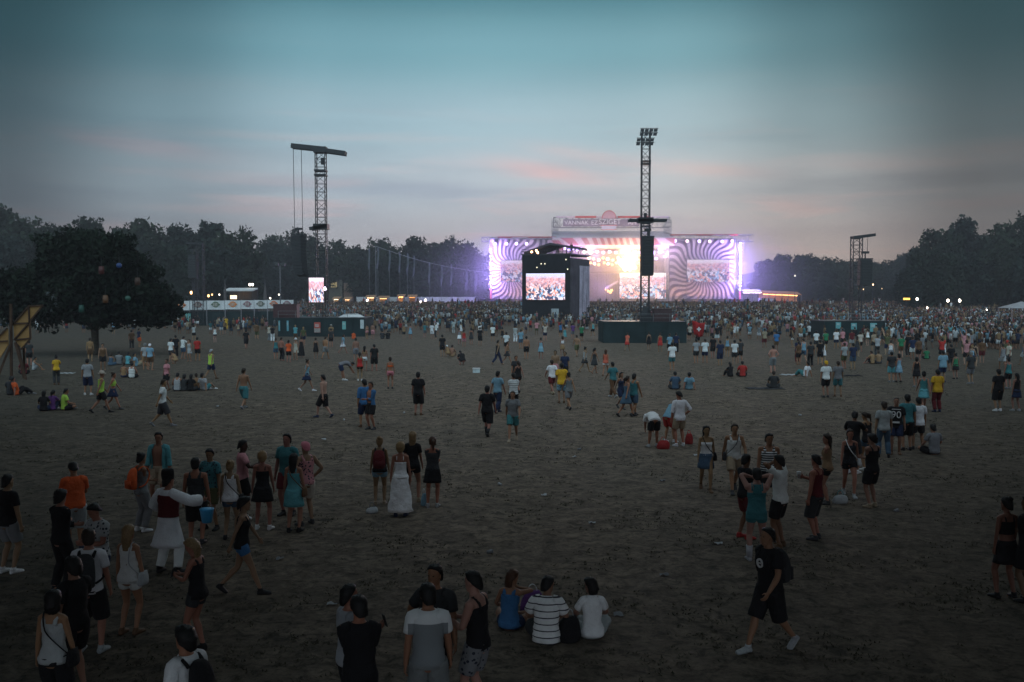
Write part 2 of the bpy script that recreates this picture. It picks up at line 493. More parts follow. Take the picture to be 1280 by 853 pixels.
def foot(mb, f, i, inf, seg):
    hp, kn, an, tw, fz = f.legs[i]
    fw = Vector((-math.sin(-tw), math.cos(tw), 0)); 
    fw = Vector((math.sin(tw), math.cos(tw), 0))
    up = Vector((0, 0, 1))
    if f.P.get('heel') is not None and fz > .02:      # rear foot pushes off its toes
        fw = (fw * .8 - up * .6).normalized(); up = (up * .8 + Vector((0, .6, 0))).normalized()
    if f.P.get('pelz') is not None and f.P['pelz'] < .2 and f.pose in ('sitx', 'sitdrink'):
        up = Vector((0, 0, 1))
    sd = fw.cross(up)
    b = an - up * .05
    K = [(-.055, .020, .024, -.006), (-.04, .031, .034, .0), (0, .034, .044, .008), (.06, .038, .038, .0), (.12, .044, .027, -.009), (.165, .040, .021, -.014), (.19, .022, .014, -.019)]
    keys = [(b + fw * y + up * (zo - .0), sd * (rx + inf), up * (rz + inf * .7)) for y, rx, rz, zo in K]
    mb.loft(smooth_rings(keys, 2), seg)

# ---- clothing
def shell(mb, f, z0, z1, inf0, inf1, seg, step=.032, clamp=True, wob=.034):
    n = max(2, int(round((z1 - z0) / step)) + 1)
    rings = []
    for i in range(n):
        z = lerp(z0, z1, i / (n - 1))
        rings.append(f.tring(z, lerp(inf0, inf1, i / (n - 1)), clamp))
    mb.loft(rings, seg, wob)

def straps(mb, f, w, seg):
    fem = f.sex == 'f'
    for sg in (1, -1):
        pts = []; x = .078 if fem else .092
        for sd_, z in ((-1, 1.35), (-1, 1.41), (0, 1.462 if fem else 1.475), (1, 1.41), (1, 1.35)):
            rx, ry, yo = torso_at(f.sex, z, f.heavy)
            c, X, F, U = f.spine(z)
            ys = ry * math.sqrt(max(0.05, 1 - (x / rx) ** 2)) if sd_ else 0
            pts.append(c + X * sg * x + F * (yo + sd_ * (ys + .006)) + U * (.016 if sd_ == 0 else 0))
        limb(mb, pts, [(w, .010)] * 5, Vector((1, 0, 0)), 6, 2)

def sleeves(mb, f, t1, inf, seg, flare=.0):
    ka = .80 if f.sex == 'f' else 1.0
    for arm in f.arms:
        pts, rad = arm_path(arm, ka * (1 + .12 * f.heavy))
        sh, el, wr = arm
        P_, R_ = [], []
        c, X, F, U = f.spine(1.40)
        P_.append(lerp(c, sh, .55) + U * .01); R_.append(rad[0] + inf + .012)
        ks = (0, .3, .65, .93, 1.2, 1.6, 1.95)
        for k, p, r in zip(ks, pts, rad):
            if k <= t1 + 1e-6: P_.append(p); R_.append(r + inf + flare * k)
        nx = [k for k in ks if k > t1]
        if nx and nx[0] - t1 < .3 or True:
            e = lerp(sh, el, t1) if t1 <= 1 else lerp(el, wr, t1 - 1)
            if (e - P_[-1]).length > .03: P_.append(e); R_.append(R_[-1] * .99)
        limb(mb, P_, [(r, r) for r in R_], F, seg, 2, .035)

def shorts(mb, f, t1, inf, seg, flare=.02, waist=1.0):
    kl = (.97 if f.sex == 'f' else 1.0) * (1 + .1 * f.heavy)
    shell(mb, f, .85, waist, inf, .008, seg + 2, wob=.01)
    for leg in f.legs:
        hp, kn, an, tw, fz = leg
        pts, rad = leg_path(leg, kl)
        ks = (0, .22, .6, .9, 1.06, 1.3, 1.65, 2.0)
        P_, R_ = [], []
        for k, p, r in zip(ks, pts, rad):
            if k <= t1 - .02: P_.append(p); R_.append(r + inf + flare * k)
        e = lerp(hp, kn, t1) if t1 <= 1 else lerp(kn, an, t1 - 1)
        P_.append(e); R_.append(R_[-1] - (.012 if t1 < 1 else .004))
        limb(mb, P_, [(r, r) for r in R_], Vector((1, 0, 0)), seg, 2, .03)

def skirt(mb, f, z0, z1, inf, flare, seg, wob=.03):
    if f.P.get('pelz', 1) < .5: return shorts(mb, f, .8, .02, seg)
    n = max(3, int((z1 - z0) / .07) + 1)
    ftm = (f.legs[0][2] + f.legs[1][2]) / 2
    rings = []
    for i in range(n):
        z = lerp(z1, z0, i / (n - 1))
        rx, ry, yo = torso_at(f.sex, max(z, .90), f.heavy)
        t = max(0, (.93 - z))
        c, X, F, U = f.spine(max(z, .93))
        if z < .93: c = c - Vector((0, 0, .93 - z)) + Vector((ftm.x, ftm.y - f.pel.y, 0)) * min(1, t / .85) * .9
        spread = abs(f.legs[0][2].y - f.legs[1][2].y) * .42 * min(1, t / .8)
        sx = abs(f.legs[0][2].x - f.legs[1][2].x) * .2 * min(1, t / .8)
        rings.append((c + F * yo, X * (rx + inf + flare * t + sx), F * (ry + inf + flare * t + spread)))
    mb.loft(rings, seg + 6, wob)

def make_top(kind, f, lod):
    seg = 18 if lod == 0 else 11
    mb = MB()
    if kind == 'tshirt':
        shell(mb, f, .87, 1.485, .026, .012, seg); sleeves(mb, f, .62, .018, seg - 4, .012)
    elif kind == 'loose':
        shell(mb, f, .83, 1.485, .045, .014, seg, wob=.03); sleeves(mb, f, .75, .026, seg - 4, .02)
    elif kind == 'longsleeve':
        shell(mb, f, .87, 1.49, .026, .014, seg); sleeves(mb, f, 1.9, .016, seg - 4)
    elif kind == 'rolled':
        shell(mb, f, .84, 1.49, .034, .014, seg, wob=.03); sleeves(mb, f, 1.15, .02, seg - 4)
    elif kind == 'tank':
        shell(mb, f, .87, 1.375, .022, .008, seg); straps(mb, f, .032, seg)
    elif kind == 'strappy':
        shell(mb, f, .96, 1.345, .012, .006, seg); straps(mb, f, .009, seg)
    elif kind == 'bandeau':
        shell(mb, f, .98, 1.345, .014, .008, seg)
    elif kind == 'crop':
        shell(mb, f, 1.14, 1.36, .010, .006, seg); straps(mb, f, .014, seg)
    elif kind == 'bikini':
        shell(mb, f, 1.22, 1.32, .008, .006, seg); straps(mb, f, .007, seg)
    elif kind == 'offshoulder':
        shell(mb, f, .97, 1.385, .02, .026, seg); sleeves(mb, f, .55, .012, seg - 4)
    elif kind == 'racer':
        shell(mb, f, .80, 1.31, .03, .006, seg)
        for a, y in ((1, 1), (-1, -1)):
            pts = [f.spine(z)[0] + f.spine(z)[2] * (torso_at(f.sex, z)[2] + y * (torso_at(f.sex, z)[1] + .004)) for z in (1.28, 1.36, 1.43, 1.47)]
            limb(mb, pts, [(.105, .008), (.075, .009), (.07, .01), (.09, .012)], Vector((1, 0, 0)), 10, 2)
        straps(mb, f, .018, seg)
    elif kind == 'romper':
        shell(mb, f, .90, 1.335, .018, .006, seg); straps(mb, f, .010, seg); skirt(mb, f, .66, .98, .022, .14, seg)
    elif kind == 'minidress':
        shell(mb, f, .90, 1.345, .016, .006, seg); straps(mb, f, .014, seg); skirt(mb, f, .60, .98, .02, .08, seg)
    elif kind == 'maxidress':
        shell(mb, f, .92, 1.30, .014, .006, seg); straps(mb, f, .008, seg); skirt(mb, f, .13, 1.02, .012, .088, seg + 12, .075)
    elif kind == 'tunic':
        shell(mb, f, .90, 1.485, .035, .014, seg); sleeves(mb, f, 1.75, .035, seg - 4, .02); skirt(mb, f, .50, 1.02, .03, .2, seg, .04)
    elif kind == 'openshirt':
        n = 14
        for sg in (1, -1):                     # two front panels, the back and the sleeves
            rows = []
            for i in range(n):
                z = lerp(.80, 1.475, i / (n - 1))
                rx, ry, yo = torso_at(f.sex, max(z, .9), f.heavy); c, X, F, U = f.spine(z)
                rows.append([c + F * yo + X * sg * (rx + .02) * math.sin(t) - F * (ry + .02) * math.cos(t) for t in [lerp(0, 2.45, k / 9) for k in range(10)]])
            rin = [[p + (f.spine(1.2)[0] - p) * 0 - (p - Vector((0, p.y * 0, p.z))).normalized() * .008 for p in r] for r in rows]
            for grid, flip in ((rows, sg < 0), (rin, sg > 0)):
                vs = [p for r in grid for p in r]
                fs = [(i*10+k, i*10+k+1, (i+1)*10+k+1, (i+1)*10+k) for i in range(n-1) for k in range(9)]
                mb.add(vs, [tuple(reversed(q)) if flip else q for q in fs])
        sleeves(mb, f, 1.5, .02, seg - 4)
    elif kind == 'vest':
        shell(mb, f, 1.02, 1.40, .05, .03, seg); straps(mb, f, .04, seg)
    return mb

def make_bottom(kind, f, lod):
    seg = 16 if lod == 0 else 10
    mb = MB()
    if kind == 'shorts': shorts(mb, f, .78, .022, seg, .03)
    elif kind == 'kneeshorts': shorts(mb, f, 1.02, .03, seg, .03)
    elif kind == 'hotpants': shorts(mb, f, .36, .012, seg, .02)
    elif kind == 'trousers': shorts(mb, f, 1.93, .016, seg, .012)
    elif kind == 'leggings': shorts(mb, f, 1.93, .006, seg, .0)
    elif kind == 'skirt': skirt(mb, f, .64, 1.03, .016, .10, seg)
    elif kind == 'longskirt': skirt(mb, f, .16, 1.03, .016, .12, seg)
    return mb

def make_hair(kind, f, lod):
    seg = 16 if lod == 0 else 9
    mb = MB()
    H = lambda x, y, z: f.hc + f.hx * x + f.hf * y + f.hu * z
    def cap(inf, low, front=.055):
        # skull cap: rings tilt so that the hairline is high in front and low behind
        K = [(low, .074, .09), (low * .45, .078, .096), (.02, .079, .098), (.06, .077, .094), (.095, .06, .074), (.118, .03, .04), (.124, .008, .01)]
        rings = []
        for z, rx, ry in K:
            t = (z - low) / (.124 - low)
            tilt = f.hu * (.085 * (1 - t))
            fr = -.016 - .014 * (1 - t)
            rings.append((H(0, fr, z + .022 * (1 - t)), f.hx * (rx + inf), f.hf * (ry + inf - .012 * (1 - t)) + tilt))
        mb.loft(smooth_rings(rings, 2), seg, .02)
    def fall(z1, w, d, back=-.07, wob=.05):
        K = [(.09, w * .7, d * .8, back + .05), (.04, w, d, back + .02), (-.05, w * 1.05, d, back), (-.13, w * .95, d * .85, back - .005)]
        zz = -.13
        while zz > z1 + .06: zz -= .09; K.append((zz, w * (.9 - .2 * min(1, (-.13 - zz) / .4)), d * .65, back - .012))
        K.append((z1, w * .35, d * .3, back - .012))
        rings = []
        for z, rx, ry, yo in K:
            if z > -.06: c = H(0, yo, z); X, Fv = f.hx, f.hf
            else:
                c = H(0, yo, -.06) - Vector((0, 0, -.06 - z)) * 1.0; X, Fv = f.hx, Vector((f.hf.x, f.hf.y, 0))
                if f.spine(1.3)[3].z < .5: c = H(0, yo * .5, -.06) - Vector((0, 0, (-.06 - z) * .8))
            rings.append((c, X * rx, Fv * ry))
        mb.loft(smooth_rings(rings, 2), seg, wob)
    if kind == 'short': cap(.007, -.03)
    elif kind == 'buzz': cap(.001, -.02)
    elif kind == 'curly': cap(.026, -.05); 
    elif kind == 'thick': cap(.018, -.045)
    elif kind == 'bob': cap(.014, -.04); fall(-.17, .088, .06, -.045)
    elif kind == 'long': cap(.010, -.04); fall(-.36, .085, .05)
    elif kind == 'verylong': cap(.010, -.04); fall(-.5, .082, .05)
    elif kind == 'pony': cap(.006, -.03); limb(mb, [H(0, -.1, .05), H(0, -.155, .03), H(0, -.16, -.06), H(0, -.14, -.2)], [(.022, .022), (.034, .034), (.034, .03), (.01, .01)], f.hx, 8, 2, .05)
    elif kind == 'bun': cap(.006, -.03); mb.ball(H(0, -.09, .10), f.hx * .045, f.hf * .045, f.hu * .04, 10, 6)
    elif kind == 'cap':
        cap(.014, .0); mb.loft([(H(0, .07, .045), f.hx * .07, f.hu * .006), (H(0, .13, .036), f.hx * .065, f.hu * .006), (H(0, .165, .028), f.hx * .03, f.hu * .005)], 10)
    elif kind == 'hat':
        mb.loft([(H(0, -.01, .05), f.hx * .16, f.hf * .17), (H(0, -.01, .058), f.hx * .16, f.hf * .17)], 20)
        mb.loft([(H(0, -.01, .052), f.hx * .09, f.hf * .11), (H(0, -.01, .15), f.hx * .086, f.hf * .10), (H(0, -.01, .165), f.hx * .06, f.hf * .075)], 16)
    elif kind == 'tallhat':
        mb.loft(smooth_rings([(H(0, -.015, .03), f.hx * .09, f.hf * .112), (H(0, -.02, .12), f.hx * .098, f.hf * .118), (H(0, -.02, .2), f.hx * .09, f.hf * .105), (H(0, -.02, .215), f.hx * .05, f.hf * .06)], 2), 16, .02)
    if kind not in HAIR_NAME:
        # uneven strands: push points in and out a little
        hr = random.Random(kind); out = []
        for v in mb.v:
            d = Vector(v) - f.hc; d.normalize(); k = abs(hr.gauss(0, .009 if kind != 'buzz' else .002))
            out.append(tuple(Vector(v) + d * k))
        mb.v = out
    return mb

def remesh_mesh(mb, name, vox, it):
    me = mb.mesh(name)
    o = bpy.data.objects.new('temporary', me); COL.objects.link(o)
    m = o.modifiers.new('r', 'REMESH'); m.mode = 'VOXEL'; m.voxel_size = vox; m.use_smooth_shade = True
    if it:
        s_ = o.modifiers.new('s', 'SMOOTH'); s_.iterations = it; s_.factor = .45
    dg = bpy.context.evaluated_depsgraph_get()
    out = bpy.data.meshes.new_from_object(o.evaluated_get(dg))
    bpy.data.objects.remove(o); bpy.data.meshes.remove(me)
    out.name = name
    return out

CACHE = {}
def cached(key, fn):
    if key not in CACHE: CACHE[key] = fn()
    return CACHE[key]

def finish(mb, name, mat, smooth=True):
    me = mb.mesh(name, smooth); me.materials.append(mat); return me

BOT_NAME = dict(shorts='shorts', kneeshorts='shorts', hotpants='shorts', trousers='trousers', leggings='leggings', skirt='skirt', longskirt='skirt')
TOP_NAME = dict(tshirt='t_shirt', loose='t_shirt', longsleeve='shirt', rolled='shirt', tank='tank_top', strappy='top', bandeau='bandeau_top', crop='crop_top', bikini='bikini_top', offshoulder='blouse', racer='tank_top', romper='playsuit', minidress='dress', maxidress='dress', tunic='tunic', openshirt='open_shirt', vest='vest')
HAIR_NAME = dict(cap='cap', hat='hat', tallhat='hat')

def make_person(loc, yaw, sex='m', pose='stand', top=None, bottom=None, hair=('short', 'brown'), skin='light', shoes=None, h=1.75, lod=1,
                heavy=0.0, head=None, mat=None, bmat=None, extra=None):
    """top / bottom = (kind, colour); returns the body (the top-level person) and its figure"""
    headyaw, headpitch = head if head else (None, None)
    key = (sex, pose, heavy, headyaw, headpitch)
    f = cached(('fig',) + key, lambda: Fig(sex, pose, heavy, headyaw, headpitch))
    vox, it = (.0085, 2) if lod == 0 else (.017, 1)
    def mk():
        me = remesh_mesh(make_body_mb(f, lod), 'body', vox, it); me.materials.clear(); me.materials.append(M['skin'])
        return me
    me = cached(('body', lod) + key, mk)
    o = bpy.data.objects.new('person', me); COL.objects.link(o)
    o.location = loc; o.rotation_euler = (0, 0, R(yaw)); s = h / 1.75; o.scale = (s, s, s)
    o.color = (*[c * rng.uniform(.85, 1.1) for c in SKIN[skin]], 1)
    def child(name, mesh, col):
        c = bpy.data.objects.new(name, mesh); COL.objects.link(c); c.parent = o; c.color = (*col, 1); return c
    def jit(c):
        k = rng.uniform(.86, 1.06); return tuple(min(1, x * k * rng.uniform(.97, 1.03)) for x in c)
    if hair:
        hk, hc = hair
        me = cached(('hair', lod, hk) + key, lambda: finish(make_hair(hk, f, lod), 'hair', M['cloth' if hk in HAIR_NAME else 'hair']))
        child(HAIR_NAME.get(hk, 'hair'), me, jit(HAIR.get(hc) or PAL[hc]))
        if hk in HAIR_NAME and hk == 'tallhat':
            me = cached(('hair', lod, 'short') + key, lambda: finish(make_hair('short', f, lod), 'hair', M['hair']))
            child('hair', me, HAIR['black'])
    if bottom:
        bk, bc = bottom
        me = cached(('bot', lod, bk, bmat) + key, lambda: finish(make_bottom(bk, f, lod), bk, M[bmat or 'cloth']))
        child(BOT_NAME[bk], me, jit(PAL[bc]))
    if top:
        tk, tc = top
        me = cached(('top', lod, tk, mat) + key, lambda: finish(make_top(tk, f, lod), tk, M[mat or 'cloth']))
        child(TOP_NAME[tk], me, jit(PAL[tc]))
    if extra:
        for tk, tc in extra:
            me = cached(('top', lod, tk, None) + key, lambda: finish(make_top(tk, f, lod), tk, M['cloth']))
            child(TOP_NAME[tk], me, jit(PAL[tc]))
    if lod == 0:
        def eyes(i):
            mb = MB(); sg = (1, -1)[i]
            mb.ball(f.hc + f.hx * .031 * sg + f.hf * .083 + f.hu * .012, f.hx * .013, f.hf * .006, f.hu * .006, 8, 5); return finish(mb, 'eye', M['hair'])
        for i in (0, 1): child('eye', cached(('eye', i) + key, lambda: eyes(i)), (.01, .01, .01))
    if shoes:
        for i in (0, 1):
            def sh():
                mb = MB(); foot(mb, f, i, .012, 12)
                hp, kn, an, tw, fz = f.legs[i]
                if shoes[0] == 'boot': mb.loft([(an + (kn - an) * .5, Vector((.066, 0, 0)), Vector((0, .066, 0))), (an - (kn - an) * .02, Vector((.055, 0, 0)), Vector((0, .06, 0)))], 12)
                else: mb.loft([(an + (kn - an) * .07, Vector((.043, 0, 0)), Vector((0, .047, 0))), (an - (kn - an) * .06, Vector((.045, 0, 0)), Vector((0, .055, 0)))], 12)
                return finish(mb, 'shoe', M['shoe'])
            child('shoe' if shoes[0] != 'boot' else 'boot', cached(('shoe', shoes[0], i, lod) + key, sh), jit(PAL[shoes[1]]))
    return o, f
# ------------------------------------------------------------------ world: dusk sky
def make_world():
    w = bpy.data.worlds.new('World'); SC.world = w; w.use_nodes = True
    nt = w.node_tree; bg = nt.nodes['Background']
    sky = nd(nt, 'ShaderNodeTexSky', sky_type='NISHITA', sun_disc=False, sun_elevation=R(1.5), sun_rotation=R(25))
    tc = nd(nt, 'ShaderNodeTexCoord')
    nrm = nd(nt, 'ShaderNodeVectorMath', operation='NORMALIZE'); nt.links.new(tc.outputs['Generated'], nrm.inputs[0])
    sx = nd(nt, 'ShaderNodeSeparateXYZ'); nt.links.new(nrm.outputs[0], sx.inputs[0])
    X, Y, Z = sx.outputs
    el = mathn(nt, 'DIVIDE', mathn(nt, 'ARCSINE', Z), math.pi / 2)          # 0 horizon .. 1 zenith
    el = mathn(nt, 'MAXIMUM', el, 0.0)
    az = mathn(nt, 'ARCTAN2', X, Y)                                         # 0 straight ahead, + right
    grad = ramp(nt, el, [(0.0, (.50, .44, .46)), (.030, (.49, .475, .51)), (.065, (.425, .485, .535)), (.105, (.31, .44, .50)), (.15, (.155, .315, .37)), (.19, (.054, .165, .205)), (.32, (.25, .31, .335)), (.55, (.24, .28, .30)), (1.0, (.20, .23, .25))], 'EASE')
    # the afterglow: brightest round the stage, duller towards the sides
    a2 = mathn(nt, 'DIVIDE', mathn(nt, 'ABSOLUTE', mathn(nt, 'ADD', az, 0.02)), math.pi)
    side = ramp(nt, a2, [(0.0, (1.02,) * 3), (.05, (.90, .92, .93)), (.10, (.52, .57, .59)), (.145, (.17, .19, .20)), (.20, (.16, .18, .19)), (.30, (.5, .52, .53)), (.45, (1.3, 1.36, 1.42)), (.7, (2.5, 2.66, 2.8)), (1.0, (2.7, 2.9, 3.05))], 'EASE')
    col = mixc(nt, 1.0, grad, side, 'MULTIPLY')
    ck = mathn(nt, 'MULTIPLY', ramp(nt, a2, [(.075, (0, 0, 0)), (.145, (1, 1, 1)), (.22, (1, 1, 1)), (.32, (0, 0, 0))]), ramp(nt, el, [(.06, (0, 0, 0)), (.17, (1, 1, 1)), (.25, (1, 1, 1)), (.4, (0, 0, 0))]))
    col = mixc(nt, mathn(nt, 'MULTIPLY', ck, .82), col, (.009, .042, .052))
    # warm strip low on the right
    d = mathn(nt, 'DIVIDE', mathn(nt, 'SUBTRACT', az, 0.30), 0.22)
    wz = mathn(nt, 'POWER', 2.718, mathn(nt, 'MULTIPLY', mathn(nt, 'MULTIPLY', d, d), -1.0))
    we = mathn(nt, 'POWER', 2.718, mathn(nt, 'MULTIPLY', el, -11.0))
    col = mixc(nt, mathn(nt, 'MULTIPLY', mathn(nt, 'MULTIPLY', wz, we), .8), col, mixc(nt, 1.0, col, (2.2, 1.62, 1.25), 'MULTIPLY'))
    # long streaky clouds
    cv = nd(nt, 'ShaderNodeCombineXYZ')
    nt.links.new(mathn(nt, 'MULTIPLY', az, 3.2), cv.inputs[0]); nt.links.new(mathn(nt, 'MULTIPLY', el, 52.0), cv.inputs[1])
    n1 = nd(nt, 'ShaderNodeTexNoise', inp={'Scale': 1.15, 'Detail': 6.0, 'Roughness': .52, 'Distortion': .5}); nt.links.new(cv.outputs[0], n1.inputs['Vector'])
    band = ramp(nt, el, [(0.0, (.25,) * 3), (.03, (.9,) * 3), (.075, (1.,) * 3), (.115, (.35,) * 3), (.18, (.12,) * 3), (.5, (.3,) * 3)])
    k1 = mathn(nt, 'MULTIPLY', ramp(nt, n1.outputs['Fac'], [(.46, (0, 0, 0)), (.66, (1, 1, 1))]), band)
    col = mixc(nt, mathn(nt, 'MULTIPLY', k1, .36), col, mixc(nt, 1.0, col, (.66, .66, .72), 'MULTIPLY'))
    off = nd(nt, 'ShaderNodeVectorMath', operation='ADD'); off.inputs[1].default_value = (3.7, 8.1, 2.0); nt.links.new(cv.outputs[0], off.inputs[0])
    n2 = nd(nt, 'ShaderNodeTexNoise', inp={'Scale': 1.5, 'Detail': 6.0, 'Roughness': .5, 'Distortion': .6}); nt.links.new(off.outputs[0], n2.inputs['Vector'])
    k2 = mathn(nt, 'MULTIPLY', ramp(nt, n2.outputs['Fac'], [(.54, (0, 0, 0)), (.72, (1, 1, 1))]), band)
    col = mixc(nt, mathn(nt, 'MULTIPLY', k2, .75), col, mixc(nt, 1.0, col, (1.36, 1.03, .98), 'MULTIPLY'))
    # the pink cloud left of the middle tower
    def blob(a0, e0, wa, we_, slope=0.0):
        da = mathn(nt, 'SUBTRACT', az, a0)
        e = mathn(nt, 'ADD', mathn(nt, 'SUBTRACT', mathn(nt, 'MULTIPLY', el, 90.0), e0), mathn(nt, 'MULTIPLY', da, slope))
        q = mathn(nt, 'ADD', mathn(nt, 'POWER', mathn(nt, 'ABSOLUTE', mathn(nt, 'DIVIDE', da, wa)), 2.0), mathn(nt, 'POWER', mathn(nt, 'ABSOLUTE', mathn(nt, 'DIVIDE', e, we_)), 2.0))
        q = mathn(nt, 'ADD', q, mathn(nt, 'MULTIPLY', mathn(nt, 'SUBTRACT', n2.outputs['Fac'], .5), 3.2))
        return mathn(nt, 'MINIMUM', mathn(nt, 'POWER', 2.718, mathn(nt, 'MULTIPLY', q, -1.0)), 1.0)
    for a0, e0, wa, we_, sl, tint, amt in ((.03, 6.95, .055, .5, 9, (1.5, 1.0, .93), 1.0), (.06, 7.9, .05, .4, 9, (1.3, 1.0, .96), .8), (.19, 6.9, .06, .4, 4, (1.35, 1.0, .93), .7), (.36, 6.9, .09, .4, 2, (1.35, 1.03, .98), .6), (-.36, 7.9, .07, .5, 6, (1.4, 1.0, .98), .8), (.36, 5.8, .2, .55, -2, (.72, .72, .76), .6), (-.08, 5.7, .18, .5, 2, (.78, .80, .88), .6)):
        col = mixc(nt, mathn(nt, 'MULTIPLY', blob(a0, e0, wa, we_, sl), amt), col, mixc(nt, 1.0, col, tint, 'MULTIPLY'))
    # a share of the physical sky
    nis = mixc(nt, 1.0, sky.outputs[0], (.0015, .002, .0025), 'MULTIPLY')
    col = mixc(nt, 1.0, col, nis, 'ADD')
    # below the horizon: dark
    col = mixc(nt, mathn(nt, 'LESS_THAN', Z, -0.02), col, (.03, .035, .035))
    nt.links.new(col, bg.inputs['Color']); bg.inputs['Strength'].default_value = 1.42
make_world()
sun = bpy.data.lights.new('sun', 'SUN'); sun.energy = 0.10; sun.angle = R(25); sun.color = (1.0, .82, .7)
suno = bpy.data.objects.new('sun', sun); COL.objects.link(suno)
suno.rotation_euler = (R(78), 0, R(180 - 25))

# ------------------------------------------------------------------ ground
def ground_mat():
    m, nt, b = new_mat('trampled_ground')
    tc = nd(nt, 'ShaderNodeTexCoord')
    P = tc.outputs['Object']
    def noise(sc, det, rough, dist=0.0):
        n = nd(nt, 'ShaderNodeTexNoise', inp={'Scale': sc, 'Detail': det, 'Roughness': rough, 'Distortion': dist}); nt.links.new(P, n.inputs['Vector']); return n.outputs['Fac']
    big, mid, fine, tuft = noise(.05, 4, .6), noise(1.5, 7, .72, .6), noise(9.0, 8, .75), noise(3.2, 7, .75, .8)
    dust = ramp(nt, mid, [(.34, (.090, .070, .053)), (.5, (.172, .134, .101)), (.66, (.27, .21, .158))])
    grass = ramp(nt, tuft, [(.40, (.030, .025, .018)), (.60, (.138, .108, .079))])
    col = mixc(nt, ramp(nt, tuft, [(.38, (.9, .9, .9)), (.56, (0, 0, 0))]), dust, grass)
    col = mixc(nt, ramp(nt, big, [(.35, (0, 0, 0)), (.7, (.5, .5, .5))]), col, (.11, .097, .081))
    # edge shading put into the ground colour, dimmer towards the field sides
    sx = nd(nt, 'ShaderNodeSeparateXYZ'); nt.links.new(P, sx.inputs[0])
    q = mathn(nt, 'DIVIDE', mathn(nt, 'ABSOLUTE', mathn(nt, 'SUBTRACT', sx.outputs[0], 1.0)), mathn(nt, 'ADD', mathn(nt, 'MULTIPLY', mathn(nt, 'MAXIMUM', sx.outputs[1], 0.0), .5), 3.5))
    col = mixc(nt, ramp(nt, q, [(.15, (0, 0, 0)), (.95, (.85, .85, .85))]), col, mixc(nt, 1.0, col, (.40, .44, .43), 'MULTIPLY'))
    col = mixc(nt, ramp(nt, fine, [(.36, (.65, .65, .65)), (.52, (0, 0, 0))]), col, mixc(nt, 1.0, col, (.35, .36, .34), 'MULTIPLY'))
    nt.links.new(col, b.inputs['Base Color']); b.inputs['Roughness'].default_value = .95; b.inputs['Specular IOR Level'].default_value = .15
    h = mathn(nt, 'ADD', mathn(nt, 'MULTIPLY', mid, 1.0), mathn(nt, 'ADD', mathn(nt, 'MULTIPLY', tuft, .7), mathn(nt, 'MULTIPLY', fine, .25)))
    bp = nd(nt, 'ShaderNodeBump', inp={'Strength': .8, 'Distance': .055}); nt.links.new(h, bp.inputs['Height']); nt.links.new(bp.outputs[0], b.inputs['Normal'])
    return m
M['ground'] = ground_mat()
def gz(y):
    t = min(1.0, max(0.0, (y - 118) / 130)); return 1.35 * t * t * (3 - 2 * t)
mb = MB(); EXT = 620
ys = [-60, 60, 110] + list(range(118, 252, 6)) + [260, 400, EXT]
vs = []
for y in ys: vs += [(-EXT, y, gz(y)), (EXT, y, gz(y))]
mb.add(vs, [(2*i, 2*i+1, 2*i+3, 2*i+2) for i in range(len(ys) - 1)])
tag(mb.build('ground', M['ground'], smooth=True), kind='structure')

# short worn grass in tufts over the near field
def grass():
    nr = np.random.default_rng(3)
    N = 26000
    y = 9 + 62 * nr.random(N) ** 1.25
    x = (nr.random(N) - .5) * 2 * (y * .54 + 3)
    # clumpy: keep where a few waves agree
    c = np.sin(x*1.7 + 2*np.sin(y*.9)) + np.sin(y*2.3 + 1.5*np.sin(x*1.1)) + np.sin((x+y)*.8) + nr.normal(0, .7, N)
    k = c > .5; x, y = x[k], y[k]; n = len(x)
    B = 5
    V = np.zeros((n, B, 3, 3)); 
    for b in range(B):
        a = nr.random(n) * 6.28; r = nr.random(n) * .11; h = .015 + .03 * nr.random(n); wv = .010 + .010 * nr.random(n)
        bx, by = x + r*np.cos(a), y + r*np.sin(a); t = nr.random(n) * 6.28
        V[:, b, 0] = np.stack([bx - wv*np.cos(t), by - wv*np.sin(t), np.zeros(n)], 1)
        V[:, b, 1] = np.stack([bx + wv*np.cos(t), by + wv*np.sin(t), np.zeros(n)], 1)
        V[:, b, 2] = np.stack([bx + (nr.random(n)-.5)*.09, by + (nr.random(n)-.5)*.09, h], 1)
    V = V.reshape(-1, 3)
    me = bpy.data.meshes.new('grass'); tri_mesh(me, V, np.arange(len(V)).reshape(-1, 3))
    me.materials.append(simple_mat('dry_grass', (.075, .07, .05), .95, 0, .6, .8))
    o = link(bpy.data.objects.new('grass', me)); tag(o, 'short dry trampled grass tufts scattered over the open field', 'grass', kind='stuff')
def tri_mesh(me, V, F):
    V = np.ascontiguousarray(V, dtype=np.float32); F = np.ascontiguousarray(F, dtype=np.int32)
    me.vertices.add(len(V)); me.vertices.foreach_set('co', V.ravel())
    me.loops.add(F.size); me.loops.foreach_set('vertex_index', F.ravel())
    me.polygons.add(len(F)); me.polygons.foreach_set('loop_start', np.arange(len(F), dtype=np.int32) * F.shape[1])
    try: me.polygons.foreach_set('loop_total', np.full(len(F), F.shape[1], dtype=np.int32))
    except Exception: pass
    me.update(calc_edges=True)
grass()

# far hills behind the woods
mb = MB(); n = 60
top = []
for i in range(n + 1):
    px = -200 + 1700 * i / n
    h = 12 + 22 * math.exp(-((px - 1060) / 160) ** 2) + 4 * math.sin(px * .013) + 2 * math.sin(px * .041)
    p = at(px, 366, 560); top.append((p.x, h * .62))
vs, fs = [], []
for (x, h) in top:
    vs += [(x, 520, -.5), (x, 560, h * .75), (x, 590, h), (x, 612, -.5)]
for i in range(n):
    for k in range(3): fs.append((i*4+k, (i+1)*4+k, (i+1)*4+k+1, i*4+k+1))
mb.add(vs, fs)
tag(mb.build('hills', simple_mat('wooded_hill', (.03, .045, .03), .95, 0, .5, .12, .5), smooth=True), kind='structure')

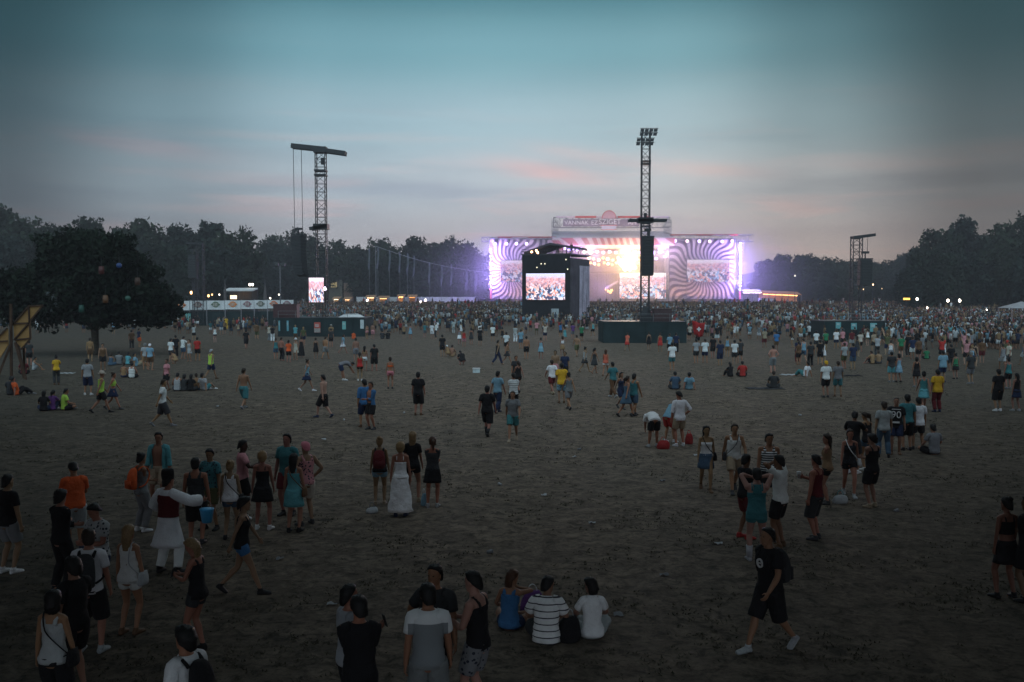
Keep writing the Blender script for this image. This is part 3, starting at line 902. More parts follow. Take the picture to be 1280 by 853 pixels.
# ------------------------------------------------------------------ trees
LEAF = [simple_mat('leaves_dark', (.020, .031, .021), .85, 0, .5, .35), simple_mat('leaves_mid', (.027, .038, .024), .85, 0, .5, .35), simple_mat('leaves_dull', (.022, .033, .027), .85, 0, .5, .35)]
def crown_mesh(seed, lobes, n, size, mat):
    """leaf-clump faces spread through a volume of overlapping lobes"""
    nr = np.random.default_rng(seed)
    L = np.array(lobes, float); vol = L[:, 3] * L[:, 4] * L[:, 5]; pr = vol / vol.sum()
    idx = nr.choice(len(L), n, p=pr)
    d = nr.normal(size=(n, 3)); d /= np.linalg.norm(d, axis=1)[:, None]
    r = np.minimum(nr.random(n) ** .45, 1.0)
    r = r * (1 + .22 * np.sin(d[:, 0]*5 + idx*1.3) * np.sin(d[:, 2]*6 + idx) + .10 * np.clip(nr.normal(size=n), -1, 1))
    P = L[idx, :3] + d * r[:, None] * L[idx, 3:6]
    s = size * (.55 + .9 * nr.random(n))
    a = nr.normal(size=(n, 3)); a /= np.linalg.norm(a, axis=1)[:, None]
    b = np.cross(a, nr.normal(size=(n, 3))); b /= np.linalg.norm(b, axis=1)[:, None]
    a = a * s[:, None]; b = b * (s * .62)[:, None]
    c = np.cross(a, b); c /= (np.linalg.norm(c, axis=1)[:, None] + 1e-9); c *= (s * .25)[:, None]
    V = np.stack([P - a, P - b*.9 + c, P + a, P + b*.9 + c], 1).reshape(-1, 3)
    me = bpy.data.meshes.new('crown'); tri_mesh(me, V, np.arange(4*n).reshape(-1, 4)); me.materials.append(mat)
    return me
def tree_proto(seed, H, W, n, size, trunk_h, mat, tall=False):
    r = random.Random(seed)
    lobes = []
    k = 9 if not tall else 7
    zc = trunk_h + (H - trunk_h) * .5
    lobes.append((0, 0, zc, W*.36, W*.36, (H - trunk_h) * .44))
    for i in range(k):
        a = i * 2.4 + r.random(); t = (i + .5) / k
        rad = W * .5 * math.sin(math.pi * (.18 + .72 * t)) * (.55 + .3 * r.random())
        z = trunk_h + (H - trunk_h) * (.1 + .84 * t)
        s = W * (.15 + .13 * r.random()) * (1.15 - .45 * t)
        lobes.append((rad * math.cos(a), rad * math.sin(a), min(z, H - s * .8), s, s, s * (.8 + .5 * r.random())))
    crown = crown_mesh(seed, lobes, n, size, mat)
    tb = MB(); tr = W * .028 + .08
    tb.loft(smooth_rings([(Vector((0,0,-.1)), Vector((tr*1.5,0,0)), Vector((0,tr*1.5,0))), (Vector((.05,0,trunk_h*.5)), Vector((tr,0,0)), Vector((0,tr,0))), (Vector((-.05,.1,trunk_h*1.3)), Vector((tr*.8,0,0)), Vector((0,tr*.8,0))), (Vector((.1,0,H*.8)), Vector((tr*.25,0,0)), Vector((0,tr*.25,0)))], 3), 8, .06)
    for l in lobes[1:]:
        z0 = max(trunk_h * .9, l[2] * .62); tb.tube((0, 0, z0), (l[0]*.95, l[1]*.95, l[2]), tr * .45, tr * .15, 6)
    tm = tb.mesh('trunk', True); tm.materials.append(M['bark'])
    return crown, tm
def place_tree(proto, loc, rz, s, label, group, sz=None):
    o = empty('tree', loc, rz); tag(o, label, 'tree', group); o.scale = (s, s, sz or s)
    link(bpy.data.objects.new('trunk', proto[1]), o); link(bpy.data.objects.new('crown', proto[0]), o)
    return o
PROTO = [tree_proto(11 + i, 18, (11, 13, 9.5, 12, 14, 10)[i], 8500, .46, (2.0, 2.5, 3, 1.5, 2.5, 2)[i], LEAF[i % 3]) for i in range(6)]
tr_rng = random.Random(5)
def woods(pts, label, group, dmin, dmax, rows=2):
    """pts: skyline (px, py) pairs; trees stand in rows, tops follow the skyline"""
    out = []
    for row in range(rows):
        px = pts[0][0] + (0 if row == 0 else 9)
        while px < pts[-1][0]:
            for (a, ya), (b, yb) in zip(pts, pts[1:]):
                if a <= px <= b: py = ya + (yb - ya) * (px - a) / (b - a); break
            d = dmin + (dmax - dmin) * (row + .2 + .6 * tr_rng.random()) / rows
            h = at(px, py, d).z * (1.0 if row else .8) * tr_rng.uniform(.95, 1.12)
            p = at(px, 366, d); p.z = 0
            s = h / 18.0; wd = s * tr_rng.uniform(.9, 1.15) if h < 14 else s * .95
            o = place_tree(PROTO[tr_rng.randrange(6)], p, tr_rng.random() * 6.28, wd, label, group, s)
            out.append(o)
            px += (wd * 11) / d * FOC * tr_rng.uniform(.42, .62)
    return out
woods([(-60, 240), (0, 262), (60, 270), (95, 284), (130, 276), (160, 283), (200, 279), (240, 280), (275, 285), (296, 300), (302, 318)], 'tall dark tree in the wood along the left side of the field', 'trees of the wood on the left', 185, 235)
woods([(304, 326), (320, 322), (345, 294), (375, 290), (392, 300), (420, 310), (470, 308), (500, 305), (520, 300), (545, 297), (575, 306), (604, 316), (626, 318)], 'hazy grey green tree in the wood behind the left half of the stage', 'trees of the wood left of the stage', 268, 310)
woods([(950, 330), (962, 328), (985, 319), (1010, 326), (1040, 322), (1070, 328), (1110, 326), (1146, 324)], 'faint hazy tree in the far wood right of the stage', 'trees of the far wood on the right', 300, 345)
woods([(1004, 352), (1028, 342), (1050, 352), (1075, 356), (1120, 352), (1150, 350)], 'low dark bushy tree in front of the far wood on the right', 'low trees at the right edge of the field', 255, 275, 1)
woods([(1138, 322), (1150, 304), (1166, 296), (1185, 300), (1203, 287), (1225, 296), (1236, 306), (1246, 278), (1262, 276), (1290, 280), (1340, 270)], 'tall black tree in the wood along the right side of the field', 'trees of the wood on the right', 190, 230)

# big dark tree with coloured lanterns, left
LEAF_NEAR = simple_mat('leaves_near', (.010, .016, .010), .85, 0, .5, .35)
CT = crown_mesh(77, [(0,0,5.9,4.4,4.2,3.4),(-4.2,.5,5.0,3.2,3,2.5),(4.0,0,4.6,2.9,3,2.0),(1.5,-1,8.2,2.8,2.8,2.1),(-2.2,1,8.2,3,3,2.2),(5.6,.4,3.6,1.7,2,1.2),(-6.2,-.5,4.2,2.2,2,1.7),(3.3,-.8,6.6,2.4,2.4,2),(0,0,3.9,5.6,3.4,1.2),(-7.6,0,5.6,1.7,2,1.6),(5.2,0,2.9,1.3,1.5,.7)], 48000, .21, LEAF_NEAR)
lt = ground(118, 444)
tree1 = empty('tree', lt); tag(tree1, 'big dark spreading tree hung with coloured lanterns at the left of the field', 'tree')
tb = MB(); V3 = Vector
tb.loft(smooth_rings([(V3((0,0,-.1)), V3((.42,0,0)), V3((0,.42,0))), (V3((.1,0,1.4)), V3((.3,0,0)), V3((0,.3,0))), (V3((0,.1,3.2)), V3((.3,0,0)), V3((0,.3,0))), (V3((.1,0,8)), V3((.08,0,0)), V3((0,.08,0)))], 3), 12, .05)
for e in ((-4.5,.5,5),(4.3,0,4.8),(1.5,-1,7.8),(-2.2,1,8),(5.5,.3,3.9),(-6.2,-.4,4.5)): tb.tube((0,.05,2.4), e, .16, .04, 8)
tb.build('trunk', M['bark'], tree1, True)
cr = link(bpy.data.objects.new('crown', CT), tree1)
# lanterns hanging in it
def lantern(px, py, dy, col, word, shape, st):
    p = at(px, py, lt.y + dy)
    o = empty('lantern', p); tag(o, f'{word} paper lantern hanging in the big dark tree on the left', 'lantern', 'coloured lanterns in the dark tree')
    b_ = MB()
    if shape == 'ball': b_.ball((0,0,0), (.22,0,0), (0,.22,0), (0,0,.2), 12, 8)
    else: b_.loft([(V3((0,0,-.3)), V3((.2,0,0)), V3((0,.2,0))), (V3((0,0,0)), V3((.22,0,0)), V3((0,.22,0))), (V3((0,0,.3)), V3((.18,0,0)), V3((0,.18,0)))], 10)
    m, nt, bs = new_mat('lantern_paper'); bs.inputs['Base Color'].default_value = (*[v * .14 for v in col], 1); bs.inputs['Emission Color'].default_value = (*col, 1); bs.inputs['Emission Strength'].default_value = st * .09
    b_.build('shade', m, o, True)
    c_ = MB(); c_.tube((0,0,.25), (0,0,1.1), .015, seg=5); c_.build('cord', M['black_metal'], o)
lantern(149, 332, -5.2, (.03,.16,.6), 'bright blue', 'ball', .55); lantern(127, 338, -5.0, (.3,.03,.02), 'deep red', 'drum', .15)
lantern(160, 373, -4.4, (.1,.42,.3), 'pale green', 'ball', .25); lantern(132, 374, -4.6, (.5,.22,.07), 'dull orange', 'drum', .25)
lantern(102, 386, -3.8, (.03,.3,.22), 'small sea green', 'drum', .15); lantern(172, 352, -4, (.25,.08,.02), 'brownish', 'drum', .1)
for i, (px, py) in enumerate(((60, 367), (68, 372), (71, 381), (66, 388))):
    lantern(px, py, -3.6 + .3*i, (.4,.5,.52), ('large white', 'white upper', 'white lower', 'lowest white')[i], 'ball' if i != 1 else 'drum', .12)

# unseen trees added to shade the near field and its corners
SHADE_NEARP = tree_proto(91, 15, 12, 9000, .42, 2.6, LEAF[2])
SHADE_HIGHP = tree_proto(92, 23, 15, 15000, .5, 13.8, LEAF[2])
for i, (x, y, s) in enumerate(((-14, 9, .95), (-19.5, 20, 1.0), (-30, 36, 1.0), (14.5, 10, .95), (20, 21, 1.0), (31, 38, 1.05), (-15, -2, 1.0), (16, -2, 1.0), (-6.5, -9, 1.1), (7, -9.5, 1.1), (-26, 28, 1.1), (27, 29, 1.1), (-23, 13, 1.1), (24, 14, 1.1), (-9.2, 10, 2.15), (9.4, 10.5, 2.15), (-5, 1, 2), (6, 1.5, 2), (-18, 11, 2), (19, 12, 2))):
    place_tree(SHADE_NEARP if s < 2 else SHADE_HIGHP, (x, y, 0), i * 1.3, s if s < 2 else s - 1.0, 'unseen leafy tree added beside the field to shade its near ground', 'added shade trees beside the near field')
# ------------------------------------------------------------------ lattice towers
def lattice(mb, a, b, w, step, t=.06, sides=(0, 1, 2, 3), brace=.035):
    """square lattice column or boom from a to b, width w"""
    a, b = Vector(a), Vector(b); d = (b - a); L = d.length; dn = d.normalized()
    up = Vector((0, 0, 1)) if abs(dn.z) < .9 else Vector((0, 1, 0))
    x = dn.cross(up).normalized() * (w / 2); y = dn.cross(x.normalized()) * (w / 2)
    cs = [x + y, x - y, -x - y, -x + y]
    for c in cs: mb.bar(a + c, b + c, t)
    n = max(1, int(round(L / step)))
    for i in range(n + 1):
        p = a + d * (i / n)
        for k in sides: mb.bar(p + cs[k], p + cs[(k+1) % 4], brace)
        if i < n:
            q = a + d * ((i + 1) / n)
            for k in sides:
                u, v = (k, (k+1) % 4) if i % 2 else ((k+1) % 4, k)
                mb.bar(p + cs[u], q + cs[v], brace)

def line_array(name, p, w, d, h, n, curve, label, rz=0):
    o = empty(name, p, rz); tag(o, label, 'speaker array')
    y, a = 0.0, 0.0
    hh = h / n
    z = 0.0
    for i in range(n):
        c = MB(); a = curve * (i / n) ** 2
        ctr = Vector((0, y, z - hh / 2))
        c.obox(ctr, (w/2, 0, 0), (0, d/2*math.cos(a), -d/2*math.sin(a)), (0, hh*.47*math.sin(a), hh*.47*math.cos(a)))
        c.obox(ctr + Vector((0, -d/2*math.cos(a) - .02, 0)), (w*.44, 0, 0), (0, .03, 0), (0, 0, hh*.36))
        c.build('speaker_cabinet', M['speaker'], o)
        z -= hh * math.cos(a); y -= -hh * math.sin(a)
    f = MB(); f.box((-w*.55, -d*.5, .02), (w*.55, d*.5, .16)); f.bar((0, 0, .1), (0, 0, .8), .12); f.box((-w*.3, -.15, .7), (w*.3, .2, .95)); f.build('hanging_frame', M['black_metal'], o)
    return o

def led_content(name, strength, scale, seed, sky=(.95, .80, .92)):
    """a screen showing a pale crowd with raised arms"""
    m = bpy.data.materials.new(name); m.use_nodes = True; nt = m.node_tree
    nt.nodes.remove(nt.nodes['Principled BSDF'])
    tc = nd(nt, 'ShaderNodeTexCoord'); mp = nd(nt, 'ShaderNodeMapping'); mp.inputs['Location'].default_value = (seed * 1.7, 0, seed * .9)
    nt.links.new(tc.outputs['UV'], mp.inputs[0])
    sx = nd(nt, 'ShaderNodeSeparateXYZ'); nt.links.new(tc.outputs['UV'], sx.inputs[0])
    wv = nd(nt, 'ShaderNodeTexNoise', inp={'Scale': 9.0, 'Detail': 3.0}); nt.links.new(mp.outputs[0], wv.inputs['Vector'])
    def cells(sx_, sy_, rnd):
        cm = nd(nt, 'ShaderNodeMapping'); cm.inputs['Scale'].default_value = (sx_, sy_, 1); cm.inputs['Location'].default_value = (seed, seed * .37, 0)
        nt.links.new(tc.outputs['UV'], cm.inputs[0])
        add = mixc(nt, .35, cm.outputs[0], wv.outputs['Color'], 'ADD')
        v = nd(nt, 'ShaderNodeTexVoronoi', inp={'Scale': 1.0, 'Randomness': 1.0}); nt.links.new(add, v.inputs['Vector'])
        return v
    v1, v2 = cells(scale * 1.6, scale * .75, 1), cells(scale * 2.6, scale * 1.5, 1)
    s1 = nd(nt, 'ShaderNodeSeparateColor'); nt.links.new(v1.outputs['Color'], s1.inputs[0])
    s2 = nd(nt, 'ShaderNodeSeparateColor'); nt.links.new(v2.outputs['Color'], s2.inputs[0])
    pal = [(0, (.05, .07, .16)), (.16, (.9, .80, .9)), (.3, (.72, .33, .30)), (.42, (.10, .10, .17)), (.52, (.9, .52, .45)), (.64, (.35, .55, .8)), (.74, (.85, .75, .85)), (.86, (.18, .12, .2)), (.93, (.8, .3, .25))]
    c1 = ramp(nt, s1.outputs[0], pal, 'CONSTANT'); c2 = ramp(nt, s2.outputs[1], pal, 'CONSTANT')
    col = mixc(nt, mathn(nt, 'GREATER_THAN', s2.outputs[0], .5), c1, c2)
    far = mixc(nt, .62, c2, (.85, .45, .55))
    h = mathn(nt, 'ADD', sx.outputs[1], mathn(nt, 'MULTIPLY', mathn(nt, 'SUBTRACT', wv.outputs['Fac'], .5), .25))
    col = mixc(nt, ramp(nt, h, [(.42, (0, 0, 0)), (.66, (1, 1, 1))]), col, far)
    col = mixc(nt, ramp(nt, h, [(.80, (0, 0, 0)), (.90, (1, 1, 1))]), col, sky)
    e = nd(nt, 'ShaderNodeEmission', inp={'Strength': strength}); nt.links.new(col, e.inputs[0])
    nt.links.new(e.outputs[0], nt.nodes['Material Output'].inputs[0])
    return m

def screen_quad(name, mat, w, h, parent, loc, rx=0.0, thick=.12):
    """a video wall: the lit front face plus a body behind it"""
    me = bpy.data.meshes.new(name)
    vs = [(-w/2, 0, 0), (w/2, 0, 0), (w/2, 0, h), (-w/2, 0, h), (-w/2, thick, 0), (w/2, thick, 0), (w/2, thick, h), (-w/2, thick, h)]
    me.from_pydata(vs, [], [(0, 1, 2, 3), (5, 4, 7, 6), (4, 0, 3, 7), (1, 5, 6, 2), (3, 2, 6, 7), (4, 5, 1, 0)])
    uv = me.uv_layers.new(name='UVMap')
    asp = w / h
    for i, c in enumerate([(0, 0), (1, 0), (1, 1), (0, 1)]): uv.data[i].uv = c
    me.materials.append(mat); me.materials.append(M['black_metal'])
    for i, p in enumerate(me.polygons): p.material_index = 0 if i == 0 else 1
    o = bpy.data.objects.new(name, me); o.location = loc
    return link(o, parent)

def platform(name, px0, px1, pb, pt, depth, label, d=None):
    g0, g1 = ground(px0, pb), ground(px1, pb)
    h = at(px0, pt, g0.y).z
    o = empty(name, ((g0.x + g1.x) / 2, g0.y, 0)); tag(o, label, 'platform')
    w = g1.x - g0.x
    a = MB(); a.box((-w/2, 0, 0), (w/2, depth, h)); 
    for i in range(int(w / 2.2) + 1): a.bar((-w/2 + i*2.2, -.03, 0), (-w/2 + i*2.2, -.03, h), .06)
    a.build('cladding', M['fence_cloth'], o)
    a = MB()
    for i in range(6):
        x = -w/2 + w*i/5; a.bar((x, .05, h), (x, .05, h + .85), .05)
    a.bar((-w/2, .05, h + .85), (w/2, .05, h + .85), .05); a.bar((-w/2, .05, h + .45), (w/2, .05, h + .45), .035)
    a.build('railing', M['steel'], o)
    a = MB(); a.box((-w/2, -.01, h - .002), (w/2, depth, h + .06)); a.build('deck', M['black_metal'], o)
    return o, w, h

# --- left tower
pfl, wl, hl = platform('platform', 348, 456, 421, 398, 7, 'dark clad platform under the left speaker tower')
dT = pfl.location.y + 3
def zpx(py, d): return at(640, py, d).z
def xpx(px, d): return at(px, 366, d).x
x0 = xpx(402.5, dT)
tw = empty('speaker_tower', (x0, dT, 0)); tag(tw, 'tall left speaker tower with long tilted top boom and hanging cables', 'tower')
zt = zpx(188, dT)
a = MB(); lattice(a, (0, 0, hl + .06), (0, 0, zt), 1.15, 1.0, .10, brace=.05); a.build('mast', M['black_metal'], tw)
a = MB()
lx, rx_ = xpx(367, dT) - x0, xpx(434, dT) - x0
for yy in (-.5, .5):
    a.bar((lx, yy, zpx(183, dT)), (.2, yy, zt + .1), .30, .55); a.bar((0, yy, zt), (rx_, yy, zpx(192.5, dT)), .3, .5)
for t in np.linspace(0, 1, 9): a.bar((lx*(1-t), -.5, zpx(183, dT)*(1-t) + zt*t), (lx*(1-t), .5, zpx(183, dT)*(1-t) + zt*t), .12)
a.box((-.75, -.75, zt - .35), (.75, .75, zt + .35)); a.build('boom', M['black_metal'], tw)
for py, l, r_ in ((284, 389, 411), (214, 396, 410)):
    a = MB(); z = zpx(py, dT)
    if py == 284:
        for yy in (-.7, .7): a.bar((xpx(l, dT) - x0, yy, z - .25), (xpx(r_, dT) - x0, yy, z + .1), .3, .4)
        a.box((-.85, -.85, z - .3), (.85, .85, z + .35))
    else: a.box((-.7, -.7, z - .08), (.7, .7, z + .12)); a.box((-.7, -.7, z - .62), (.7, .7, z - .42))
    a.build('collar', M['black_metal'], tw)
a = MB(); a.box((.05, -.25, zpx(206, dT)), (.5, .2, zpx(198, dT))); a.build('hoist', M['black_metal'], tw)
la_x, la_z = xpx(376, dT), zpx(295, dT)
for px, pb in ((368.5, 292), (378.5, 296)):
    a = MB(); a.tube((xpx(px, dT) - x0, 0, zpx(184 if px < 370 else 185, dT)), (xpx(px + .8, dT) - x0, 0, zpx(pb, dT)), .035, seg=5); a.build('cable', M['black_metal'], tw)
line_array('line_array', (xpx(374, dT), dT, la_z), 1.45, 1.0, zpx(295, dT) - zpx(345, dT), 12, .5, 'curved black speaker array hanging beside the left tower', R(-28))
ls = empty('video_screen', (xpx(395.5, dT - 2), dT - 2, 0)); tag(ls, 'bright portrait video screen at the foot of the left tower', 'screen')
zb = zpx(378, dT - 2)
screen_quad('display', led_content('screen_image_portrait', 1.7, 7, 3.1), xpx(405, dT-2) - xpx(386.5, dT-2), zpx(347.5, dT-2) - zb, ls, (0, 0, zb))
a = MB()
for sg in (-1, 1): a.bar((sg*.7, .25, hl + .06), (sg*.7, .25, zb + 2.8), .1)
a.bar((-.7, .25, zb + 2.8), (.7, .25, zb + 2.8), .1); a.build('support', M['black_metal'], ls)
# --- middle tower
pfm, wm, hm = platform('platform', 754, 858, 429, 403, 6, 'dark clad platform under the middle speaker tower')
dT = pfm.location.y + 2.5; x0 = xpx(806, dT)
tw = empty('speaker_tower', (x0, dT, 0)); tag(tw, 'tallest speaker tower in front of the stage with floodlight panels on top', 'tower')
zt = zpx(166, dT)
a = MB(); lattice(a, (0, 0, hm + .06), (0, 0, zt), .85, .85, .09, brace=.045); a.build('mast', M['black_metal'], tw)
a = MB(); zc = zpx(276, dT)
for yy in (-.5, .5): a.bar((xpx(785, dT) - x0, yy, zc), (xpx(832, dT) - x0, yy, zc), .2, .28)
a.box((-.8, -.6, zc - .25), (.8, .6, zc + .3)); a.bar((0, 0, zc), (0, .0, zc + .8), .3); a.build('boom', M['black_metal'], tw)
for py in (205, 283):
    a = MB(); z = zpx(py, dT); a.box((-.5, -.5, z - .06), (.5, .5, z + .06)); a.box((-.5, -.5, z + .22), (.5, .5, z + .3)); a.build('collar', M['black_metal'], tw)
for k, (py, off) in enumerate(((167, .25), (179, -.12))):
    z = zpx(py, dT)
    for i in range(4):
        a = MB(); c = V3(((i - 1.5) * .46 + off, -.55, z))
        t = .12
        a.obox(c + V3((0, 0, .22)), (.19, 0, 0), (0, .06, 0), (.03, 0, .15)); a.obox(c + V3((-.06, 0, -.18)), (.19, 0, 0), (0, .06, 0), (.03, 0, .15))
        a.build('floodlight', M['black_metal'], tw)
    a = MB(); a.bar((-.95 + off, -.45, z), (.95 + off, -.45, z), .07); a.bar((-.9 + off, -.45, z + .45), (1.0 + off, -.45, z + .45), .06); a.bar((0, 0, z), (0, -.45, z), .1); a.build('crossbar', M['black_metal'], tw)
line_array('line_array', (xpx(807.3, dT), dT - 1.1, zpx(298, dT)), (14/FOC) * (dT-1), 1.0, zpx(298, dT) - zpx(345, dT), 12, .12, 'straight black speaker array hanging on the middle tower before the stage')
a = MB(); a.box((-.6, -.5, 0), (.6, .5, .6)); a.loft([(V3((0,0,.6)), V3((.55,0,0)), V3((0,.45,0))), (V3((0,0,1.5)), V3((.3,0,0)), V3((0,.25,0)))], 4)
eq = a.build('winch', M['black_metal'], None, loc=(xpx(805, dT), dT - 1.6, hm + .06)); tag(eq, 'squat black winch at the foot of the middle tower', 'winch')
a = MB(); a.box((-.95, -.5, 0), (.95, .5, 1.25)); a.box((-1.0, -.55, 1.25), (1.0, .55, 1.35)); a.box((-.8, -.56, .2), (.8, -.5, 1.0))
eq = a.build('equipment_case', simple_mat('dark_red_case', (.05, .02, .022), .6), None, loc=(xpx(825, dT), dT - 1.5, hm + .06)); tag(eq, 'dark reddish equipment case on the middle tower platform', 'case')
# --- right tower
pfr, wr_, hr_ = platform('platform', 1030, 1106, 425, 402, 5, 'dark platform under the right speaker tower with pale teal signs')
dT = pfr.location.y + 2.5; x0 = xpx(1069.5, dT)
tw = empty('speaker_tower', (x0, dT, 0)); tag(tw, 'shorter right speaker tower with a boom reaching out to the right', 'tower')
zt = zpx(298, dT)
a = MB(); lattice(a, (0, 0, hr_ + .06), (0, 0, zt), 1.0, .8, .09, brace=.045); a.build('mast', M['black_metal'], tw)
a = MB()
for yy in (-.5, .5): a.bar((xpx(1063.5, dT) - x0, yy, zt + .05), (xpx(1091, dT) - x0, yy, zpx(294, dT)), .2, .32)
a.bar((-.2, 0, zt), (.3, 0, zt), 1.0, .2); a.build('boom', M['black_metal'], tw)
a = MB(); a.tube((xpx(1083.5, dT) - x0, 0, zpx(296, dT)), (xpx(1083, dT) - x0, 0, zpx(317, dT)), .03, seg=5); a.build('cable', M['black_metal'], tw)
line_array('line_array', (xpx(1080.5, dT), dT, zpx(325, dT)), (15/FOC)*dT, 1.0, zpx(325, dT) - zpx(357, dT), 9, .1, 'black speaker array hanging from the right tower boom')
# --- tower hidden in the dark at left
g = ground(247, 409); x0, dT = g.x, g.y
tw = empty('speaker_tower', (x0, dT, 0)); tag(tw, 'dim speaker tower standing before the trees behind the white banner fence', 'tower')
a = MB(); lattice(a, (.6, 0, 0), (.6, 0, zpx(305, dT)), .9, .9, .08, brace=.04); lattice(a, (-.5, 0, 0), (-.5, 0, zpx(330, dT)), .3, .9, .06, brace=.03); a.build('mast', M['black_metal'], tw)
a = MB(); a.bar((xpx(234, dT) - x0, 0, zpx(304, dT)), (xpx(256, dT) - x0, 0, zpx(305, dT)), .25, .3); a.build('boom', M['black_metal'], tw)
line_array('line_array', (xpx(242, dT), dT - .2, zpx(320, dT)), 1.2, .9, 3.4, 9, .2, 'dim black speaker array hanging from the tower before the left trees')
# --- floodlight pole
g = ground(351, 412)
lp = empty('light_pole', g); tag(lp, 'slim grey pole with two dark floodlights by the white banners', 'light pole')
a = MB(); a.tube((0, 0, 0), (0, 0, zpx(332, g.y)), .09, .07); a.build('pole', M['steel'], lp)
a = MB(); a.bar((-.7, 0, zpx(331, g.y)), (.7, 0, zpx(331, g.y)), .08); a.build('crossbar', M['black_metal'], lp)
for sg in (-1, 1):
    a = MB(); z = zpx(331, g.y); a.obox((sg*.45, -.1, z), (.28, 0, 0), (0, .16, -.05), (0, .08, .22)); a.build('floodlight', M['black_metal'], lp)
# ------------------------------------------------------------------ main stage (250 m away, faces the camera)
SD = 250.0
def X_(px, d=SD): return at(px, 366, d).x
def Z_(py, d=SD): return at(640, py, d).z
sx0 = X_(770)
stage = empty('main_stage', (sx0, SD, 0)); tag(stage, 'huge festival stage with wavy striped wings, bright lights and video screens', 'stage')
def lx(px): return X_(px) - sx0
lz = Z_
def wave_mat(name, c1, c2, n, amp, kr, cx, cz, phase=0.0, mode='radial'):
    """printed op-art stripes: rays with ripples"""
    m, nt, b = new_mat(name)
    tc = nd(nt, 'ShaderNodeTexCoord'); sp = nd(nt, 'ShaderNodeSeparateXYZ'); nt.links.new(tc.outputs['Object'], sp.inputs[0])
    x = mathn(nt, 'SUBTRACT', sp.outputs[0], cx); z = mathn(nt, 'SUBTRACT', sp.outputs[2], cz)
    if mode == 'radial':
        th = mathn(nt, 'ARCTAN2', z, x); r = mathn(nt, 'SQRT', mathn(nt, 'ADD', mathn(nt, 'MULTIPLY', x, x), mathn(nt, 'MULTIPLY', z, z)))
        ph = mathn(nt, 'ADD', mathn(nt, 'MULTIPLY', th, n), mathn(nt, 'MULTIPLY', mathn(nt, 'SINE', mathn(nt, 'ADD', mathn(nt, 'MULTIPLY', r, kr), phase)), amp))
    else:
        ph = mathn(nt, 'ADD', mathn(nt, 'MULTIPLY', x, n), mathn(nt, 'ADD', mathn(nt, 'MULTIPLY', z, kr), mathn(nt, 'MULTIPLY', mathn(nt, 'SINE', mathn(nt, 'MULTIPLY', x, .22)), amp)))
    f = mathn(nt, 'SINE', ph)
    nt.links.new(ramp(nt, mathn(nt, 'MULTIPLY_ADD', f, .5, .5), [(.42, c1), (.58, c2)]), b.inputs['Base Color'])
    b.inputs['Roughness'].default_value = .85
    return m
C1, C2 = (.06, .042, .06), (.42, .34, .34)
# deck, back wall, side wings
a = MB(); a.box((lx(698), -2, 0), (lx(842), 14, lz(377))); a.build('deck', M['black_metal'], stage)
a = MB(); a.box((lx(600), -1.2, 0), (lx(697.8), -1.0, lz(374))); a.box((lx(842.2), -1.2, 0), (lx(935), -1.0, lz(374))); a.box((lx(698), -2.2, 0), (lx(842), -2.05, lz(376.5)))
a.build('skirt', M['black_cloth'], stage)
a = MB(); a.box((lx(700), 13.5, lz(377)), (lx(840), 13.8, lz(300))); a.build('back_wall', simple_mat('back_curtain', (.05, .035, .06), .9, 0, .3, .15), stage)
def wing(p0, p1, cx):
    m = wave_mat('wavy_print', C1, C2, 34, 4.3, .75, lx(cx), lz(341), 1.2)
    a = MB(); nx, nz = 8, 6
    x0, x1, z0, z1 = lx(p0), lx(p1), lz(377), lz(299)
    a.box((x0, 0, z0), (x1, .25, z1)); a.build('wing_panel', m, stage)
    a = MB()
    for t in (.27,): a.bar((x0 + (x1-x0)*t, -.06, z0), (x0 + (x1-x0)*t, -.06, z1), .12)
    a.bar((x0, -.06, z1), (x1, -.06, z1), .25); a.bar((x0, -.06, z0), (x0, -.06, z1), .2); a.bar((x1, -.06, z0), (x1, -.06, z1), .2)
    a.build('wing_frame', M['steel'], stage)
wing(836, 918, 883); wing(612.5, 697, 641)
def vscreen(p0, p1, y0, y1, mat, dy=-.5):
    w, h = lx(p1) - lx(p0), lz(y0) - lz(y1)
    o = screen_quad('video_screen', mat, w, h, stage, (lx((p0+p1)/2), dy, lz(y1)))
vscreen(858, 911, 325, 352.5, led_content('screen_image_right', 1.0, 9, 1.3))
vscreen(626, 668, 326, 352.5, led_content('screen_image_left', .9, 8, 5.2))
vscreen(776, 834.5, 341, 373.5, led_content('screen_image_middle', 2.0, 8, 2.2, (1, .95, .9)), 3.0)
# wing roof trusses with a coloured top line
def htruss(p0, p1, y0, y1, dep, name, y=0.0, step=1.3, t=.1, mat='steel'):
    a = MB(); x0, x1, za, zb = lx(p0), lx(p1), lz(y1), lz(y0)
    for yy in (y, y + dep):
        a.bar((x0, yy, za), (x1, yy, za), t); a.bar((x0, yy, zb), (x1, yy, zb), t)
        n = max(1, int((x1 - x0) / step))
        for i in range(n):
            xa, xb = x0 + (x1-x0)*i/n, x0 + (x1-x0)*(i+1)/n
            a.bar((xa, yy, za), (xa, yy, zb), t*.6); a.bar((xa, yy, za if i % 2 else zb), (xb, yy, zb if i % 2 else za), t*.6)
    for i in range(0, 12):
        x = x0 + (x1-x0)*i/11; a.bar((x, y, zb), (x, y+dep, zb), t*.6)
    a.build(name, M[mat], stage)
red = simple_mat('red_trim', (.5, .10, .09), .6, 0, .2, .6); pale = simple_mat('pale_trim', (.62, .50, .55), .6, 0, .15, .6)
htruss(602, 699, 296.5, 302, 3, 'wing_truss', .6); htruss(838, 942, 293.5, 302, 3, 'wing_truss', .6)
for (p0, p1, y) in ((622, 695, 296.5), (838, 922, 293.5)):
    a = MB(); a.box((lx(p0), .2, lz(y + .9)), (lx(p1), 2.5, lz(y - .7))); a.build('roof_trim', red, stage)
